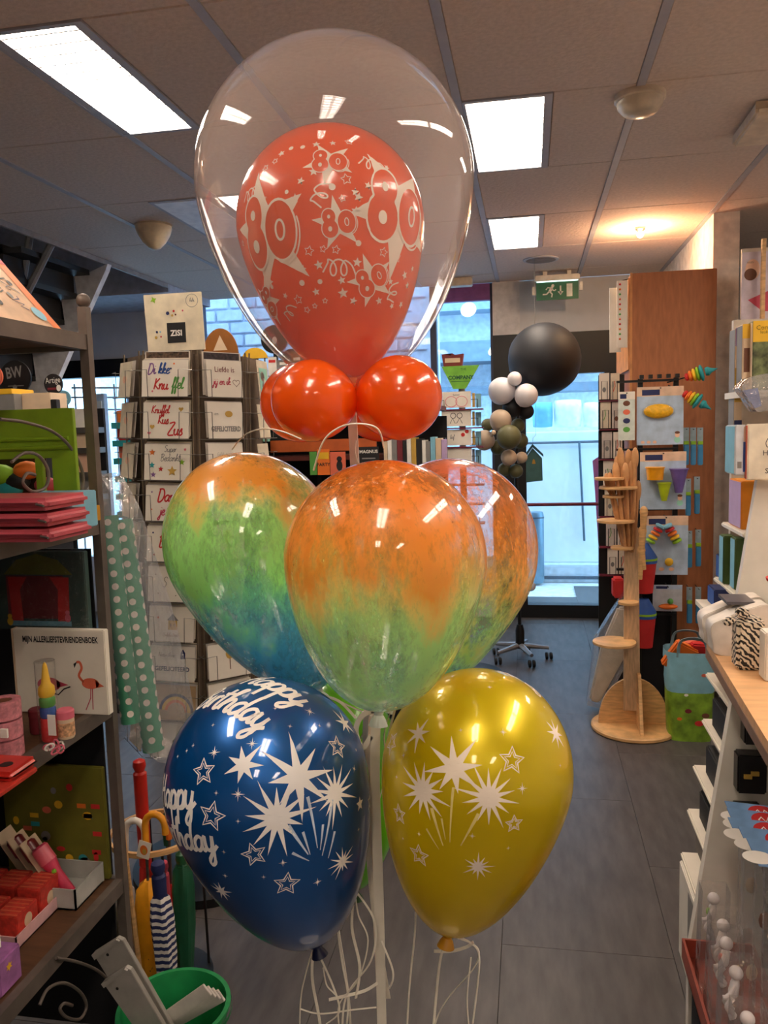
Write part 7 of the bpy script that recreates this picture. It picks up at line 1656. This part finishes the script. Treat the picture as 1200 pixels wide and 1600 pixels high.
for (zz_, s_) in ((.52, 1), (.33, 1)):
    m = MB(); c_ = f0 + ax * (cl * zz_); m.tube(cr([c_ + Vector((.002, -.026, .02)), c_ + Vector((.014, -.022, .0)), c_ + Vector((.006, -.025, -.018))], 5), .0022, 6); m.build('face_line', C['black'], t)
umbrella('white child umbrella with white hook at the left of the stand', 196, 1285, 196, 1545, YU + .0, M('umb_white', (200, 196, 192), .6), M('umb_handle_white', (236, 230, 220), .35), .028, canopy_py=1380)
umbrella('tall red stick with round knob rising above the umbrellas', 217, 1186, 240, 1545, YU + .07, M('umb_red', (190, 40, 30), .5), M('umb_handle_red', (196, 40, 30), .35), .020, hook=False, canopy_py=1345)
umbrella('navy and white striped umbrella right of the yellow one', 246, 1345, 262, 1545, YU - .12, stripes('umb_stripe', (34, 44, 92), (226, 220, 214), 16), C['navy'], .029, hook=False, canopy_py=1392)
umbrella('dark green umbrella standing right in the stand', 284, 1330, 291, 1545, YU, M('umb_green', (20, 84, 56), .5), M('umb_handle_green', (30, 90, 50), .35), .029, hook=False, canopy_py=1345)
umbrella('red umbrella behind the striped one', 252, 1345, 270, 1545, YU + .06, M('umb_red2', (180, 44, 44), .5), C['rose'], .02, hook=False, canopy_py=1395)
umbrella('umbrella with orange hook handle behind the blue balloon', 262, 1262, 276, 1545, YU + .1, C['red'], C['orange'], .018, canopy_py=1380)
umbrella('umbrella with thin green hook handle next to the orange hook', 256, 1272, 284, 1545, YU + .13, C['dgreen'], C['dgreen'], .016, canopy_py=1380)
c0 = Vector((at(245, 1540, YU + .03).x + .02, YU + .04, 0))
t = T('umbrella_stand', 'wooden ringed umbrella stand behind the green bucket', 'stand', c0)
for z in (.44,):
    m = MB(); n = 32; prof = [(.120, z), (.130, z), (.130, z + .014), (.120, z + .014), (.120, z)]; m.lathe(prof, c0, (0, 0, 1), 36); m.f = m.f[:-2]; m.build('ring', m_wood, t, smooth=True)
for q in range(4):
    a = .6 + q * math.pi / 2; m = MB(); m.tube([c0 + Vector((.13 * math.cos(a), .13 * math.sin(a), .0)), c0 + Vector((.125 * math.cos(a), .125 * math.sin(a), .45))], .004, 8); m.build('rod', m_black, t)
m = MB(); m.lathe([(.14, 0), (.14, .01)], c0, (0, 0, 1), 36); m.build('base', m_black, t)
# wooden stick leaning at the post
m = MB(); p0, p1 = at(172, 1140, 1.83), at(188, 1270, 1.83); d_ = (p1 - p0).normalized(); m.tube([p0, p0 + d_ * ((.0 - p0.z) / d_.z)], .007, 8); tag(m.build('wooden_stick', m_wood, None, smooth=True), 'thin wooden stick leaning behind the iron post', 'stick')
# green bucket
cb = Vector((at(272, 1575, 1.58).x, 1.58, 0)); zr = at(272, 1575, 1.58).z; R1 = .122
t = T('bucket', 'green plastic bucket in the lower left corner', 'bucket', cb)
m = MB(); m.lathe([(.085, 0), (R1, zr), (R1 + .006, zr), (R1 + .006, zr + .008), (R1 - .004, zr + .008), (.08, .006)], cb, (0, 0, 1), 48); m.build('body', M('bucket_green', (34, 150, 84), .4), t, smooth=True)
m = MB(); m.lathe([(R1 + .008, zr - .014), (R1 + .008, zr - .006)], cb, (0, 0, 1), 48); m.f = m.f[:-2]; m.build('rim_band', M('bucket_green2', (26, 130, 72), .4), t, smooth=True)
m_zinc = M('bracket_grey', (172, 168, 160), .4, metal=.25)
for i, (pts, y, lab) in enumerate((([(145, 1490), (183, 1466), (192, 1470), (300, 1660), (262, 1680)], 1.54, 'rear grey metal shelf bracket sticking out of the green bucket'), ([(160, 1535), (196, 1512), (204, 1516), (300, 1680), (268, 1690)], 1.50, 'front grey metal shelf bracket sticking out of the green bucket'))):
    P = [at(x, yy, y) for x, yy in pts]; t = T('shelf_bracket', lab, 'bracket', P[3], 'metal brackets in the green bucket')
    m = MB(); m.prism(P, (0, .012, 0)); m.build('plate', m_zinc, t, bevel=.001)
    hpx = ((168, 1492), (183, 1545))[i]; h_ = at(hpx[0], hpx[1], y - .0006); m = MB(); m.lathe([(.0035, 0), (.0035, .001)], h_, (0, 1, 0), 12); m.build('hole', m_black, t)
    m = MB(); m.prism([P[0], P[1], P[1] + (P[2] - P[1]) * .6, P[0] + (P[4] - P[0]) * .04], (0, -.006, 0)); m.build('flange', m_zinc, t)
for i in range(4):
    P = [at(250 + i * 9, 1612 - i * 2, 1.56 + .012 * i), at(330 + i * 7, 1556 + i * 3, 1.56 + .012 * i)]; d_ = (P[1] - P[0]); w_ = Vector((0, .01, 0)); q = d_.normalized().cross(Vector((0, 1, 0))).normalized() * .03
    m = MB(); m.prism([P[0], P[1], P[1] + q, P[0] + q], (0, .007, 0)); tag(m.build('shelf_rail', M('slat_white', (224, 218, 208), .5), None, bevel=.001), 'white metal shelf rail in the green bucket, %s of four' % ['leftmost', 'second', 'third', 'rightmost'][i], 'rail', 'white rails in the green bucket')
